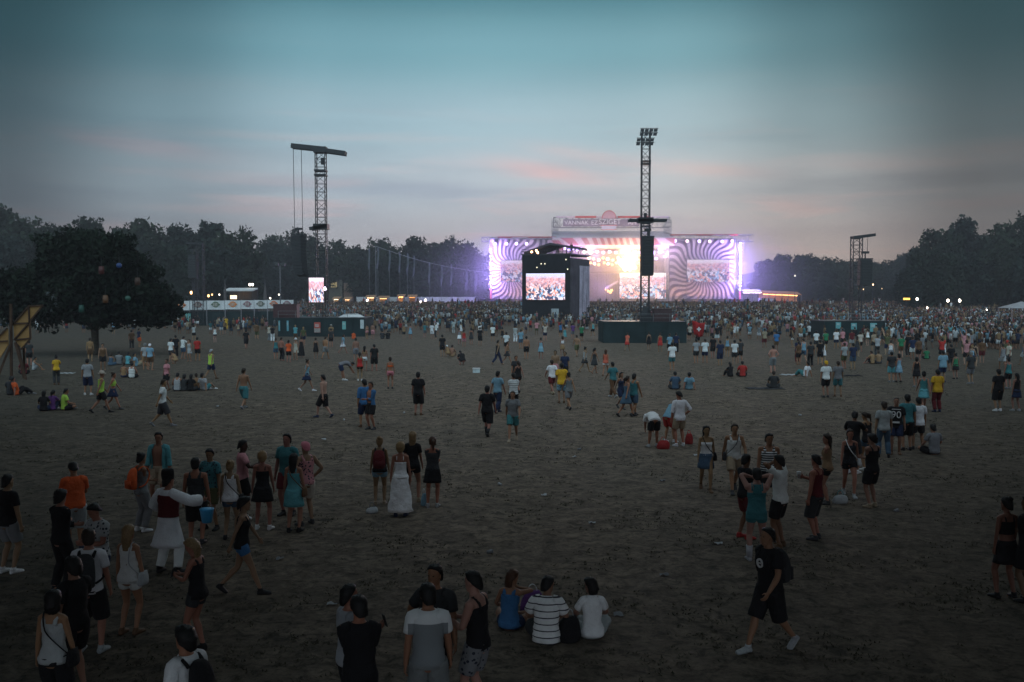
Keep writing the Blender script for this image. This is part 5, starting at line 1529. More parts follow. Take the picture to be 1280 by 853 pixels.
def bulb(px, py, d, r, col, st, label, group=None, pole=True, gp=True):
    p = at(px, py, d); o = empty('lamp', (p.x, p.y, 0)); tag(o, label, 'lamp', group)
    a = MB(); a.ball((0, -.1, p.z), (r, 0, 0), (0, r*.7, 0), (0, 0, r*1.2), 8, 6); a.build('bulb', glow_mat('bulb', col, st), o, True)
    a = MB(); a.tube((0, 0, 0), (0, 0, p.z + r), .05, seg=6); a.bar((-.12, 0, p.z + r*1.1), (.12, -.1, p.z + r*1.1), .08); a.build('pole', M['black_metal'], o)
WL, AL = (1, .88, .72), (1, .55, .22)
for px, py, r, st, word in ((239.5, 366, .22, 8, 'amber lamp on a pole above the second white banner'), (261, 370, .2, 5, 'orange lamp on a pole above the third white banner'), (265.5, 368.5, .12, 6, 'small white lamp beside the orange lamp above the banners'), (274.5, 368.5, .12, 6, 'small white lamp above the fourth white banner'), (338, 373, .14, 6, 'small white lamp above the seventh white banner'), (349, 368.5, .12, 5, 'small white lamp by the slim floodlight pole')):
    bulb(px, py, 171, r, AL if 'orange' in word or 'amber' in word else WL, st, word)
bulb(312.5, 356, 178, .2, WL, 8, 'left of two pale lamps before the left wood'); bulb(316, 356, 178, .2, WL, 7, 'right of two pale lamps before the left wood')
bulb(407, 361, 150, .24, (.9, .8, 1), 9, 'violet white lamp at the right edge of the portrait screen')
for px, py, st, word in ((459.5, 376, 9, 'bright white lamp low before the white hoarding on the left'), (526, 378, 10, 'rosy white lamp low before the white hoarding'), (532, 375.5, 7, 'smaller white lamp right of the rosy lamp')):
    bulb(px, py, 240, .28, (1, .85, .82), st, word)
# right edge lamps
for px, py, r, st, word in ((1146, 374, .3, 16, 'white lamp right of the yellow sign at the right wood'), (1158.5, 385, .24, 8, 'dimmer white lamp low in the crowd at right'), (1184.5, 376, .3, 18, 'left of the two brightest white lamps under the right wood'), (1199, 376, .32, 22, 'right of the two brightest white lamps under the right wood'), (1212.5, 388, .24, 10, 'small white lamp low under the right wood'), (1232.5, 388, .24, 12, 'rightmost small white lamp under the right wood'), (993.5, 345, .3, 1.6, 'dim white lamp on a tall pole before the far wood'), (1091, 356, .25, 6, 'warm lamp right of the hanging speaker array'), (1079, 362, .2, 2.5, 'dim warm lamp below the hanging speaker array'), (1102, 361, .2, 1.2, 'faint warm lamp far behind the right tower')):
    bulb(px, py, 186 if px > 1120 else 252, r * .72, WL if 'warm' not in word else (1, .66, .36), st, word)
dd = 186; p = at(1133, 374, dd); a = MB(); a.box((-.6, -.1, p.z - .16), (.6, 0, p.z + .2)); so_ = a.build('sign', glow_mat('yellow_sign_light', (1, .55, .1), 3.0), None, loc=(p.x, dd, 0)); tag(so_, 'small glowing yellow sign under the right wood', 'sign')
a = MB(); a.bar((0, .08, 0), (0, .08, p.z + .2), .08); a.build('post', M['black_metal'], so_)
# orange lit long tent right of stage, white vans / tents beside
dd = 256; o = empty('food_tent', (X_(975, dd), dd, 0)); tag(o, 'long low tent lit orange inside right of the stage', 'tent')
hw_ = 24*dd/FOC; a = MB(); zr = Z_(364, dd)
a.add([(-hw_, -2, zr - .3), (hw_, -2, zr - .9), (hw_, 2, zr - .2), (-hw_, 2, zr + .2)], [(0,1,2,3)]); r_ = a.build('roof', simple_mat('orange_tent', (.5, .22, .08), .8), o); s_ = r_.modifiers.new('t', 'SOLIDIFY'); s_.thickness = .15
a = MB(); a.box((-hw_, 2, 0), (hw_, 2.15, zr - .3)); a.build('rear_wall', simple_mat('tent_wall', (.5, .3, .15), .8), o)
a = MB()
for q in range(7): a.bar((-hw_ + 2*hw_*q/6, -1.9, 0), (-hw_ + 2*hw_*q/6, -1.9, zr - .5 - .08*q), .12)
a.build('post', M['steel'], o)
a = MB(); a.bar((-hw_*.9, 0, zr - .8), (hw_*.9, 0, zr - 1.2), .2); a.build('strip_light', glow_mat('tent_strip_light', (1, .45, .14), 6), o)
for q in (-.6, 0, .6): lamp('POINT', (X_(975, dd) + hw_*q, dd - .5, zr - 1.2), 160, (1, .45, .15), .3)
dd = 252; o = empty('tent', (X_(938, dd), dd, 0)); tag(o, 'pale lit tent beside the right end of the stage', 'tent')
a = MB(); hw_ = 11*dd/FOC; z1 = Z_(362, dd); a.add([(-hw_, -2, z1 - .5), (hw_, -2, z1 - .5), (hw_, 2, z1 - .5), (-hw_, 2, z1 - .5), (-hw_, 0, z1), (hw_, 0, z1)], [(0,1,5,4), (3,4,5,2), (0,4,3), (1,2,5)]); r_ = a.build('roof', M['white'], o)
a = MB(); a.bar((-hw_, -1.9, z1 - .8), (hw_, -1.9, z1 - .8), .22); a.build('strip_light', glow_mat('tent_white_light', (.95, .75, .9), 6), o)
a = MB(); 
for x in (-hw_*.95, 0, hw_*.95): a.bar((x, -1.9, 0), (x, -1.9, z1 - .5), .1)
a.build('frame', M['steel'], o)
a = MB(); a.box((-hw_, 1.9, 0), (hw_, 2, z1 - .5)); a.build('rear_wall', M['grey'], o)
o = empty('container_cabin', (X_(958.5, 246), 246, 0)); tag(o, 'pale grey cabin standing right of the stage behind the crowd', 'cabin')
a = MB(); hw_ = 7.5*246/FOC; a.box((-hw_, 0, 0), (hw_, 2.4, Z_(373.5, 246))); a.build('body', simple_mat('pale_cabin', (.45, .47, .52), .7), o)
a = MB(); a.box((-hw_ - .08, -.1, Z_(373.5, 246)), (hw_ + .08, 2.5, Z_(373, 246))); a.build('roof', M['grey'], o)
a = MB(); a.box((-.5, -.05, .2), (.4, -.002, 2.2)); a.build('door', M['grey'], o)
o = empty('tent', (X_(1272, 140), 140, 0)); tag(o, 'dim grey tent roof at the far right edge of the field', 'tent')
a = MB(); z1 = Z_(377, 140); a.add([(-1.8, -2, z1 - .9), (2.5, -2, z1 - .9), (2.5, 2, z1 - .9), (-1.8, 2, z1 - .9), (.6, 0, z1)], [(0,1,4), (1,2,4), (2,3,4), (3,0,4)]); r_ = a.build('roof', M['grey'], o); s_ = r_.modifiers.new('t', 'SOLIDIFY'); s_.thickness = .05
a = MB()
for x in (-1.7, 2.4):
    for y in (-1.9, 1.9): a.bar((x, y, 0), (x, y, z1 - .9), .08)
a.build('post', M['steel'], o)

# ------------------------------------------------------------------ yellow timber frame sculpture at the left edge
yg = ground(18, 474); dY = yg.y; o = empty('wooden_sculpture', (yg.x, dY, 0)); tag(o, 'yellow boarded timber structure on slanting legs at the left edge', 'sculpture')
def yz(px, py): return (X_(px, dY) - yg.x, Z_(py, dY))
ply = simple_mat('yellow_boards', (.30, .165, .05), .75, 0, .3, 1.2, .2); beam = simple_mat('dark_timber', (.06, .036, .024), .85, 0, .3, 3)
def panel(pts, y):
    P = [yz(*p) for p in pts]; k = len(P); a = MB()
    a.add([(x, y, z) for x, z in P] + [(x, y + .09, z) for x, z in P], [tuple(range(k))[::-1], tuple(range(k, 2*k))] + [(i, (i+1) % k, k + (i+1) % k, k + i) for i in range(k)])
    a.build('panel', ply, o)
panel([(16, 405), (36, 383.5), (53.5, 382.8), (37, 401.5), (37.5, 423.5), (26, 436), (16.5, 425)], 0)
panel([(-8, 430), (0, 422), (13, 411), (13, 431), (2, 447.5), (-8, 452)], -.4)
for (p, q) in (((36, 383), (36.6, 403)), ((16, 404.5), (37, 404)), ((16.5, 425), (37, 423)), ((18, 424), (36, 404)), ((37, 402), (37.5, 423.5)), ((37.5, 423.5), (25.5, 437)), ((-8, 427), (13.5, 426)), ((0, 423), (13.5, 410)), ((36, 382.8), (54, 382)), ((54, 382), (37, 402)), ((14, 408), (36, 383))):
    (x0, z0), (x1, z1) = yz(*p), yz(*q); a = MB(); a.bar((x0, -.06 if p[0] > 13 else -.5, z0), (x1, -.06 if q[0] > 13.6 else -.5, z1), .085); a.build('frame', beam, o)
for (p, q, y) in (((15, 380), (15, 440), -.15), ((16, 428), (0, 474), -.3), ((17, 426), (22, 452), .3), ((20, 428), (34, 452), -.2), ((19, 432), (10, 470), .9)):
    (x0, z0), (x1, z1) = yz(*p), yz(*q); a = MB(); a.bar((x0, y, z0), (x1, y * 2, max(z1, 0) if q[1] < 440 else 0), .13); a.build('leg', beam, o)

# ------------------------------------------------------------------ smoke over the stage and evening haze
def volume(name, a_, b_, dens, col, label, aniso=0.0):
    m = bpy.data.materials.new(name); m.use_nodes = True; nt = m.node_tree; nt.nodes.remove(nt.nodes['Principled BSDF'])
    v = nd(nt, 'ShaderNodeVolumePrincipled', inp={'Color': (*col, 1), 'Density': dens, 'Anisotropy': aniso})
    nt.links.new(v.outputs[0], nt.nodes['Material Output'].inputs['Volume'])
    q = MB(); q.box(a_, b_); o = q.build(name, m, None); tag(o, label, name, kind='stuff'); return o
if USE_HAZE:
    volume('haze', (-660, -80, -1), (660, 660, 46), .0010, (.45, .43, .46), 'thin blue evening haze over the whole field')
    smk = bpy.data.materials.new('smoke'); smk.use_nodes = True; nt = smk.node_tree; nt.nodes.remove(nt.nodes['Principled BSDF'])
    v_ = nd(nt, 'ShaderNodeVolumePrincipled', inp={'Color': (.88, .84, .92, 1), 'Density': .020})
    tc_ = nd(nt, 'ShaderNodeTexCoord'); mp_ = nd(nt, 'ShaderNodeMapping'); mp_.inputs['Location'].default_value = (-sx0 / 60, -(SD + 2) / 19, -8 / 21.0); mp_.inputs['Scale'].default_value = (1/60, 1/19, 1/21.0)
    nt.links.new(tc_.outputs['Object'], mp_.inputs[0]); ln_ = nd(nt, 'ShaderNodeVectorMath', operation='LENGTH'); nt.links.new(mp_.outputs[0], ln_.inputs[0])
    fo_ = mathn(nt, 'MAXIMUM', mathn(nt, 'SUBTRACT', 1.0, mathn(nt, 'MULTIPLY', ln_.outputs['Value'], ln_.outputs['Value'])), 0.0)
    nt.links.new(mathn(nt, 'MULTIPLY', mathn(nt, 'MULTIPLY', fo_, fo_), .052), v_.inputs['Density']); nt.links.new(v_.outputs[0], nt.nodes['Material Output'].inputs['Volume'])
    q = MB(); q.ball((sx0, SD + 2, 8), (60, 0, 0), (0, 19, 0), (0, 0, 21), 40, 20); o = q.build('smoke', smk, None, True); tag(o, 'pale stage smoke glowing round the stage lights', 'smoke', kind='stuff')
# ------------------------------------------------------------------ people one can tell apart
PEOPLE = []
SHR = random.Random(31)
def P(px, fy, yaw, sex, pose, top, bottom, hair, label, hy=None, skin='tan', shoes=('sneaker', 'white'), h=None, group=None, lod=None, **kw):
    h = h or (1.78 if sex == 'm' else 1.66)
    seat = POSES[pose].get('pelz', 1) < .5
    g = ground_head(px, hy, h * (.985 if not seat else .54)) if hy else ground(px, fy)
    g.z = gz(g.y)
    if lod is None: lod = 0 if g.y < 44 else 1
    if shoes == ('sneaker', 'white'): shoes = ('sneaker', SHR.choice(['white', 'white', 'black', 'charcoal', 'grey', 'brown', 'silver', 'navy', 'beige']))
    tp = tuple(top.split(':')) if top else None; bt = tuple(bottom.split(':')) if bottom else None
    hr = tuple(hair.split(':')) if hair else None
    if lod and shoes and g.y > 60: shoes = None
    o, f = make_person(g, yaw, sex, pose, tp, bt, hr, skin, shoes, h, lod, **kw)
    tag(o, label, 'person', group)
    PEOPLE.append((o, f, g)); return o, f
def body_pt(o, x, y, z):
    """a point in a person's own space -> world"""
    s = o.scale[0]; a = o.rotation_euler[2]
    return Vector((o.location.x + s * (x * math.cos(a) - y * math.sin(a)), o.location.y + s * (x * math.sin(a) + y * math.cos(a)), s * z))
def backpack(o, f, col, label, strap='black'):
    b_ = empty('backpack', o.location, o.rotation_euler[2]); b_.scale = o.scale; tag(b_, label, 'backpack')
    a = MB()
    keys = []
    for z, rx, ry, yo in ((.98, .10, .05, -.20), (1.02, .15, .085, -.215), (1.15, .16, .095, -.225), (1.30, .15, .085, -.21), (1.41, .12, .055, -.18), (1.45, .06, .03, -.16)):
        c, X, F, U = f.spine(z); keys.append((c + F * yo, X * rx, F * ry))
    a.loft(smooth_rings(keys, 2), 14, .02)
    q = a.build('bag', M['cloth'], b_, True); q.color = (*PAL[col], 1)
    a = MB(); c, X, F, U = f.spine(1.10); a.obox(c - F * .31, X * .105, F * .03, U * .09)
    q = a.build('pocket', M['cloth'], b_, True); q.color = (*[v * .8 for v in PAL[col]], 1)
    for sg in (1, -1):
        a = MB(); pts = []
        for fy_, fx_, z in ((-1.1, .1, 1.40), (-.5, .105, 1.475), (.5, .105, 1.465), (1.0, .11, 1.37), (.85, .13, 1.22), (.1, 1, 1.08), (-1.0, .13, 1.03)):
            c, X, F, U = f.spine(z); rx, ry, yo = torso_at(f.sex, z, f.heavy)
            pts.append(c + X * sg * (rx + .03 if fx_ == 1 else fx_) + F * (yo + fy_ * (ry + .022)))
        limb(a, pts, [(.026, .012)] * 7, Vector((1, 0, 0)), 6, 2)
        q = a.build('strap', M['cloth'], b_, True); q.color = (*PAL[strap], 1)
    return b_
def shoulder_bag(o, f, col, label, side=1, size=1.0, strap=None, cross=True):
    b_ = empty('shoulder_bag', o.location, o.rotation_euler[2]); b_.scale = o.scale; tag(b_, label, 'bag')
    a = MB(); cx, cz, cy = .24 * side, .93, .02
    keys = [(Vector((cx, cy, cz - .12)), Vector((.04, 0, 0)), Vector((0, .10, 0)) * size), (Vector((cx, cy, cz - .1)), Vector((.055, 0, 0)), Vector((0, .13, 0)) * size), (Vector((cx, cy, cz)), Vector((.05, 0, 0)), Vector((0, .125, 0)) * size), (Vector((cx, cy, cz + .09)), Vector((.025, 0, 0)), Vector((0, .11, 0)) * size)]
    a.loft(smooth_rings(keys, 2), 12); q = a.build('bag', M['cloth'], b_, True); q.color = (*PAL[col], 1)
    a = MB(); k = -1 if cross else 1
    w = lambda z: torso_at(f.sex, z)
    def sp(x, y, z): c, X, F, U = f.spine(z); return c + X * x + F * y
    bk_ = [sp(.21*side, -.05, 1.0), sp(.10*side, -w(1.15)[1] - .03, 1.15), sp(-.02*side if cross else .1*side, -w(1.3)[1] - .03, 1.3), sp(.09*side*k, -.07, 1.46), sp(.10*side*k, .0, 1.495), sp(.08*side*k, .09, 1.42), sp(-.02*side if cross else .1*side, w(1.28)[1] + .045, 1.28), sp(.10*side, w(1.12)[1] + .03, 1.12), sp(.21*side, .06, 1.0)]
    limb(a, bk_, [(.011, .006)] * len(bk_), Vector((1, 0, 0)), 6, 3); q = a.build('strap', M['cloth'], b_, True); q.color = (*PAL[strap or col], 1)
    return b_
def held(name, o, pt, label, cat, build):
    p = body_pt(o, *pt); h_ = empty(name, p, o.rotation_euler[2]); tag(h_, label, cat); build(h_); return h_
def phone(o, f, label, hand=0, cat='phone'):
    w = f.arms[hand][2]; d = (w - f.arms[hand][1]).normalized(); p = w + d * .12 + Vector((0, 0, .03))
    def bd(h_):
        a = MB(); a.obox((0, 0, 0), (.036, 0, 0), (0, .02, -.07), (0, .005, .0015)); a.obox((0, 0, 0), (.038, 0, 0), (0, .004, .001), (0, -.021, .073)); a.build('case', M['black_metal'], h_)
        b = MB(); b.obox((0, -.006, .001), (.033, 0, 0), (0, .0008, .0002), (0, -.018, .065)); b.build('display', simple_mat('phone_glass', (.03, .035, .04), .1), h_)
    return held('phone', o, tuple(p), label, cat, bd)
def cup(o, f, label, hand=0, col=(.4, .42, .42)):
    w = f.arms[hand][2]; d = (w - f.arms[hand][1]).normalized(); p = w + d * .11 + Vector((0, 0, .0))
    def bd(h_):
        a = MB(); a.loft([(V3((0, 0, -.05)), V3((.032, 0, 0)), V3((0, .032, 0))), (V3((0, 0, .085)), V3((.043, 0, 0)), V3((0, .043, 0)))], 12); a.build('cup_body', simple_mat('plastic_cup', col, .35), h_, True)
        b = MB(); b.loft([(V3((0, 0, .083)), V3((.046, 0, 0)), V3((0, .046, 0))), (V3((0, 0, .09)), V3((.046, 0, 0)), V3((0, .046, 0)))], 12); b.build('rim', M['white'], h_)
    return held('cup', o, tuple(p), label, 'cup', bd)

# ---- left group
P(12, 716, -25, 'm', 'stand', 'tshirt:black', 'shorts:grey', 'short:black', 'person in black t-shirt and grey shorts at the left edge of the photo', h=1.82)
o, f = P(95, 690, 35, 'm', 'phone', 'tshirt:orange', 'kneeshorts:silver', 'short:black', 'person in plain bright orange t-shirt and pale shorts facing away', heavy=.4, h=1.80); phone(o, f, 'phone held by the person in the orange t-shirt', 1)
P(126, 763, 150, 'm', 'phone', 'tshirt:silver', 'shorts:navy', 'short:black', 'person with head bent down in white and dark patterned t-shirt', mat='pattern')
o, f = P(114, 815, 4, 'm', 'stand_b', 'tshirt:white', 'kneeshorts:black', 'short:brown', 'person in white t-shirt carrying a grey backpack, back to the camera'); backpack(o, f, 'charcoal', 'grey backpack worn over a white t-shirt')
o, f = P(163, 792, -14, 'f', 'stand', 'tank:white', 'hotpants:white', 'verylong:blond', 'person in short white outfit with very long fair hair down the back', shoes=('sneaker', 'brown')); shoulder_bag(o, f, 'silver', 'pale bag hanging from the shoulder of the person in short white outfit', 1, cross=False)
P(92, 0, 62, 'm', 'drink', 'tshirt:black', 'shorts:black', 'thick:black', 'person in black t-shirt bending an arm beside the backpack wearer', hy=700)
o, f = P(66, 0, -8, 'f', 'stand_b', 'tank:silver', 'shorts:black', 'bob:black', 'person in pale sleeveless top with a dark strap in the bottom left corner', hy=742); shoulder_bag(o, f, 'black', 'black bag across the back of a pale sleeveless top', 1)
P(78, 740, -30, 'm', 'arms', 'longsleeve:black', 'trousers:black', 'thick:black', 'dim person all in black long sleeves behind the grey backpack', shoes=('sneaker', 'black'))
o, f = P(232, 0, 62, 'm', 'stand', 'tshirt:white', 'shorts:charcoal', 'thick:black', 'bearded person in white t-shirt with black pack straps at the bottom edge', hy=788); backpack(o, f, 'black', 'black backpack at the bottom edge of the photo')
o, f = P(248, 815, 78, 'f', 'phone', 'tank:black', 'hotpants:charcoal', 'long:blond', 'person in black sleeveless top and dark shorts with shoulder length fair hair', shoes=('sneaker', 'black')); phone(o, f, 'phone held by the person in black with fair hair')
P(304, 742, -82, 'f', 'walk', 'tank:black', 'hotpants:blue', 'curly:black', 'person striding right in black top, bright blue shorts and black shoes', shoes=('sneaker', 'black'), h=1.7)
o, f = P(212, 716, -25, 'm', 'bucket', 'tunic:white', 'trousers:white', 'tallhat:black', 'person in white folk tunic, dark waistcoat and tall black hat holding a bucket', head=(-10, 0), shoes=('boot', 'black'), extra=[('vest', 'maroon')], h=1.84)
def bucket(h_):
    a = MB(); a.loft([(V3((0,0,-.26)), V3((.09,0,0)), V3((0,.09,0))), (V3((0,0,-.03)), V3((.125,0,0)), V3((0,.125,0))), (V3((0,0,-.02)), V3((.132,0,0)), V3((0,.132,0))), (V3((0,0,0)), V3((.132,0,0)), V3((0,.132,0)))], 16)
    q = a.build('pail', simple_mat('blue_plastic', (.05, .33, .62), .4), h_, True)
    a = MB(); pts = [V3((.13*math.cos(t), 0, .15*math.sin(t))) for t in np.linspace(0, math.pi, 9)]; limb(a, pts, [(.006, .006)]*9, V3((0,1,0)), 6, 1); a.build('handle', M['steel'], h_)
w = f.arms[0][2]; held('bucket', o, (w.x + .03, w.y + .08, w.z - .17), 'bright blue bucket held out by the person in the white tunic', 'bucket', bucket)
o, f = P(178, 664, -42, 'f', 'arms', 'tank:grey', 'trousers:grey', 'bun:black', 'person in grey clothes wearing an orange backpack with dark sides', h=1.70); backpack(o, f, 'orange', 'orange and black backpack on a person in grey', 'orange')
P(200, 636, 176, 'm', 'stand_b', 'openshirt:turquoise', 'shorts:beige', 'short:black', 'bare chested person in an open turquoise shirt and beige shorts', h=1.84)
P(246, 680, 4, 'm', 'stand', 'tank:charcoal', 'kneeshorts:black', 'short:black', 'person in charcoal tank top and black knee shorts, back to the camera')
P(264, 662, 160, 'm', 'hip', 'tshirt:teal', 'shorts:olive', 'short:black', 'bearded person in dark floral shirt between a charcoal tank top and white tank top', mat='pattern', head=(20, -14))
o, f = P(289, 674, -4, 'f', 'stand', 'tank:white', 'hotpants:denim', 'bun:blond', 'person in white tank top and denim shorts with a thin dark strap'); shoulder_bag(o, f, 'black', 'small dark bag on a strap over a white tank top', 1)
P(304, 648, -70, 'm', 'drink', 'tshirt:pink', 'shorts:black', 'short:black', 'person in dusty pink shirt and black shorts turned to the right', skin='dark', h=1.80)
P(329, 662, 2, 'f', 'stand_b', 'romper:black', None, 'thick:blond', 'person in black strappy playsuit with bare shoulders and wavy fair hair', h=1.72)
o, f = P(368, 665, -6, 'f', 'stand', 'minidress:turquoise', None, 'long:black', 'person in short turquoise green dress with long black hair', shoes=('sneaker', 'black'), h=1.70); shoulder_bag(o, f, 'brown', 'brown leather bag on the hip of the person in turquoise dress', 1, 1.1)
P(360, 644, 165, 'm', 'stand', 'tshirt:teal', 'shorts:maroon', 'short:black', 'tall person in teal shirt behind the turquoise dress, facing the camera', h=1.9)
P(383, 656, 40, 'm', 'hips', 'tank:pink', 'shorts:cream', 'cap:rose', 'person in pink patterned cap and pale vest with hands on hips', mat='pattern', h=1.86)
# ---- four women in the middle
o, f = P(475, 631, 4, 'f', 'stand', 'tank:black', 'hotpants:skyblue', 'bun:blond', 'person in black top and pale denim shorts with fair hair tied up'); 
b_ = backpack(o, f, 'maroon', 'small dark red backpack on a black top and denim shorts')
P(501, 645, 0, 'f', 'stand', 'maxidress:white', None, 'thick:blond', 'person in long white backless dress reaching the ankles', h=1.72)
P(516, 627, -8, 'f', 'stand_b', 'tshirt:black', 'hotpants:black', 'verylong:blond', 'person in black t-shirt and black shorts with very long fair hair', h=1.74)
P(541, 634, -2, 'f', 'arms', 'offshoulder:charcoal', 'skirt:black', 'pony:auburn', 'person in grey off shoulder blouse and black skirt', h=1.70)
# ---- bottom centre
o, f = P(436, 0, -60, 'm', 'drink', 'tshirt:silver', 'shorts:black', 'short:black', 'dark haired person in pale grey t-shirt holding a phone, bottom centre', hy=736, head=(0, 4)); phone(o, f, 'phone held up by the dark haired person at the bottom')
P(449, 0, 12, 'm', 'arms', 'tshirt:black', 'trousers:black', 'short:black', 'person in plain black t-shirt, back to the camera, at the bottom edge', hy=750, h=1.80)
P(535, 0, 4, 'm', 'stand_b', 'tshirt:white', 'kneeshorts:grey', 'short:black', 'person in white and grey t-shirt seen from behind at the bottom', mat='back_panel', hy=735, h=1.82)
P(544, 0, 165, 'm', 'hip', 'tshirt:charcoal', 'shorts:black', 'short:black', 'person in dark t-shirt with hand on hip facing the camera, bottom centre', hy=710, h=1.84)
P(597, 0, 66, 'm', 'phone', 'tank:black', 'shorts:grey', 'short:black', 'bearded person in black tank top and patterned shorts in profile', hy=719, bmat='pattern', h=1.80, head=(0, -4), skin='light')
# ---- seated three
P(637, 786, -18, 'f', 'sitdrink', 'tank:blue', 'hotpants:navy', 'verylong:auburn', 'seated person in blue top with long reddish fair hair')
P(683, 802, -8, 'm', 'sitx', 'loose:white', 'shorts:charcoal', 'short:black', 'seated person in white t-shirt with wide dark stripes', mat='stripe_wide', head=(-35, -4))
P(740, 797, 6, 'f', 'sitx', 'tshirt:white', 'trousers:silver', 'bob:black', 'seated person in short white t-shirt with chin length black hair', head=(42, -4))
# ---- right group
o, f = P(961, 813, 118, 'm', 'walk', 'loose:black', 'kneeshorts:black', 'short:black', 'person striding in black t-shirt with a white ring emblem', shoes=('sneaker', 'silver'), head=(-8, 2), h=1.82)
backpack(o, f, 'charcoal', 'dark backpack on the striding person in black')
a = MB(); rg = []
for t in np.linspace(0, 2*math.pi, 17): rg.append((math.cos(t), math.sin(t)))
c, X, F, U = f.spine(1.29); y0 = torso_at('m', 1.29)[2] + torso_at('m', 1.29)[1] + .026
for (p, q) in zip(rg, rg[1:]): a.bar(c + X*(p[0]*.05 + .03) + U*p[1]*.055 + F*y0, c + X*(q[0]*.05 + .03) + U*q[1]*.055 + F*y0, .022)
em = a.build('emblem', M['white'], o)
a = MB(); c, X, F, U = f.spine(1.29); a.obox(c + X*.03 + F*y0, X*.02, F*.008, U*.01); a.build('emblem_mark', M['white'], em)
o, f = P(945, 700, -8, 'm', 'photo', 'racer:teal', 'hotpants:teal', 'short:black', 'person in teal racer back vest raising a camera to the face', shoes=('boot', 'silver'), skin='light'); phone(o, f, 'phone lifted by the person in the teal vest')
o, f = P(974, 684, 50, 'm', 'photo', 'tshirt:white', 'shorts:black', 'short:black', 'person in white t-shirt and black shorts raising a hand, beside teal vest', h=1.88, skin='brown')
P(931, 673, -70, 'm', 'arms', 'tshirt:black', 'shorts:maroon', 'short:black', 'person in black shirt and dark red shoes left of the teal vest', shoes=('sneaker', 'red'), skin='brown')
P(960, 640, 172, 'm', 'stand_b', 'tank:white', 'shorts:black', 'short:black', 'person in navy and white striped tank top facing the camera', mat='stripe_fine', h=1.86)
o, f = P(882, 613, 178, 'f', 'walk_b', 'bandeau:white', 'skirt:denim', 'long:black', 'person in white bandeau top and denim skirt walking towards the camera', h=1.72); shoulder_bag(o, f, 'black', 'small dark bag worn across a white bandeau top', -1, .7)
o, f = P(917, 615, 176, 'm', 'walk', 'tank:white', 'shorts:beige', 'short:brown', 'person in white tank top and beige shorts with a diagonal dark strap', h=1.80); shoulder_bag(o, f, 'charcoal', 'dark bag worn across a white tank top and beige shorts', 1, .7)
o, f = P(1019, 674, 48, 'm', 'drink', 'tank:maroon', 'kneeshorts:charcoal', 'short:black', 'person in dark red tank top and grey knee shorts holding a cup', h=1.78); cup(o, f, 'pale cup held by the person in dark red tank top')
P(1033, 630, 60, 'f', 'arms', 'tank:tan', 'hotpants:black', 'verylong:brown', 'person in tan orange top with very long brown hair', h=1.72)
o, f = P(1061, 620, 172, 'f', 'walk_b', 'tank:black', 'hotpants:black', 'bun:brown', 'person in black printed vest with a white bag at the hip', h=1.72, mat='pattern'); shoulder_bag(o, f, 'white', 'white bag at the hip of a person in a black printed vest', -1, .8)
P(1089, 634, 28, 'm', 'arms', 'tank:black', 'shorts:black', 'thick:black', 'person in black tank top, black shorts and white shoes, back turned', h=1.78)
P(1066, 592, -40, 'm', 'hug', 'tshirt:black', 'shorts:charcoal', 'short:black', 'person in black t-shirt leaning in to embrace another', lod=0)
P(1083, 588, 20, 'f', 'hug', 'tank:black', 'hotpants:denim', 'pony:brown', 'person in black tank top and denim shorts being embraced', lod=0, h=1.7)
P(1104, 572, -10, 'm', 'stand_b', 'tshirt:silver', 'trousers:denim', 'short:brown', 'person in pale jersey and blue jeans left of the number 90 jersey', h=1.76)
o, f = P(1119, 568, 160, 'm', 'stand', 'loose:black', 'shorts:navy', 'buzz:black', 'person in black jersey with a large white number 90', h=1.82)
jersey = [c for c in o.children if c.name.startswith('t_shirt')][0]
c, X, F, U = f.spine(1.28); yy = torso_at('m', 1.28)[2] + torso_at('m', 1.28)[1] + .042
t_ = text('90', M['white'], .30, (0, yy, 1.24), jersey, 'number', rz=180, depth=.006)
a = MB(); a.box((-.13, yy - .02, 1.405), (.13, yy - .004, 1.425)); a.box((-.1, yy, .99), (.1, yy + .016, 1.04)); a.build('print', M['white'], jersey)
P(1133, 563, -6, 'm', 'stand', 'tshirt:teal', 'kneeshorts:black', 'short:black', 'person in dark teal t-shirt and black shorts right of the number 90', h=1.84)
P(1147, 562, -10, 'm', 'stand_b', 'loose:white', 'shorts:charcoal', 'short:black', 'person in loose white t-shirt right of the dark teal t-shirt', h=1.72)
P(1167, 568, 8, 'm', 'sitx', 'tshirt:grey', 'shorts:black', 'short:black', 'person in grey t-shirt sitting alone on the ground at right')
P(1256, 748, 10, 'f', 'stand_b', 'crop:black', 'skirt:black', 'bun:black', 'dim person with bare back and dark skirt at the right edge', h=1.72, shoes=('sneaker', 'black'), skin='brown')
P(1283, 752, 30, 'm', 'arms', 'tshirt:black', 'shorts:black', 'short:black', 'dim person in dark shirt cut by the right edge of the photo', shoes=('sneaker', 'black'), skin='brown')
# ---- white shirts with red bags
P(816, 559, 5, 'm', 'bend', 'loose:white', 'shorts:black', 'short:black', 'person in white shirt bending right down over a red bag', lod=0)
P(849, 558, 14, 'm', 'hip', 'rolled:white', 'shorts:beige', 'short:black', 'person standing in white shirt with rolled sleeves beside red bags', h=1.86, lod=0, head=(25, -20))
P(837, 553, -50, 'm', 'stoop', 'tshirt:skyblue', 'shorts:red', 'short:black', 'person in pale blue shirt and red shorts stooping behind white shirt', h=1.7, lod=0)
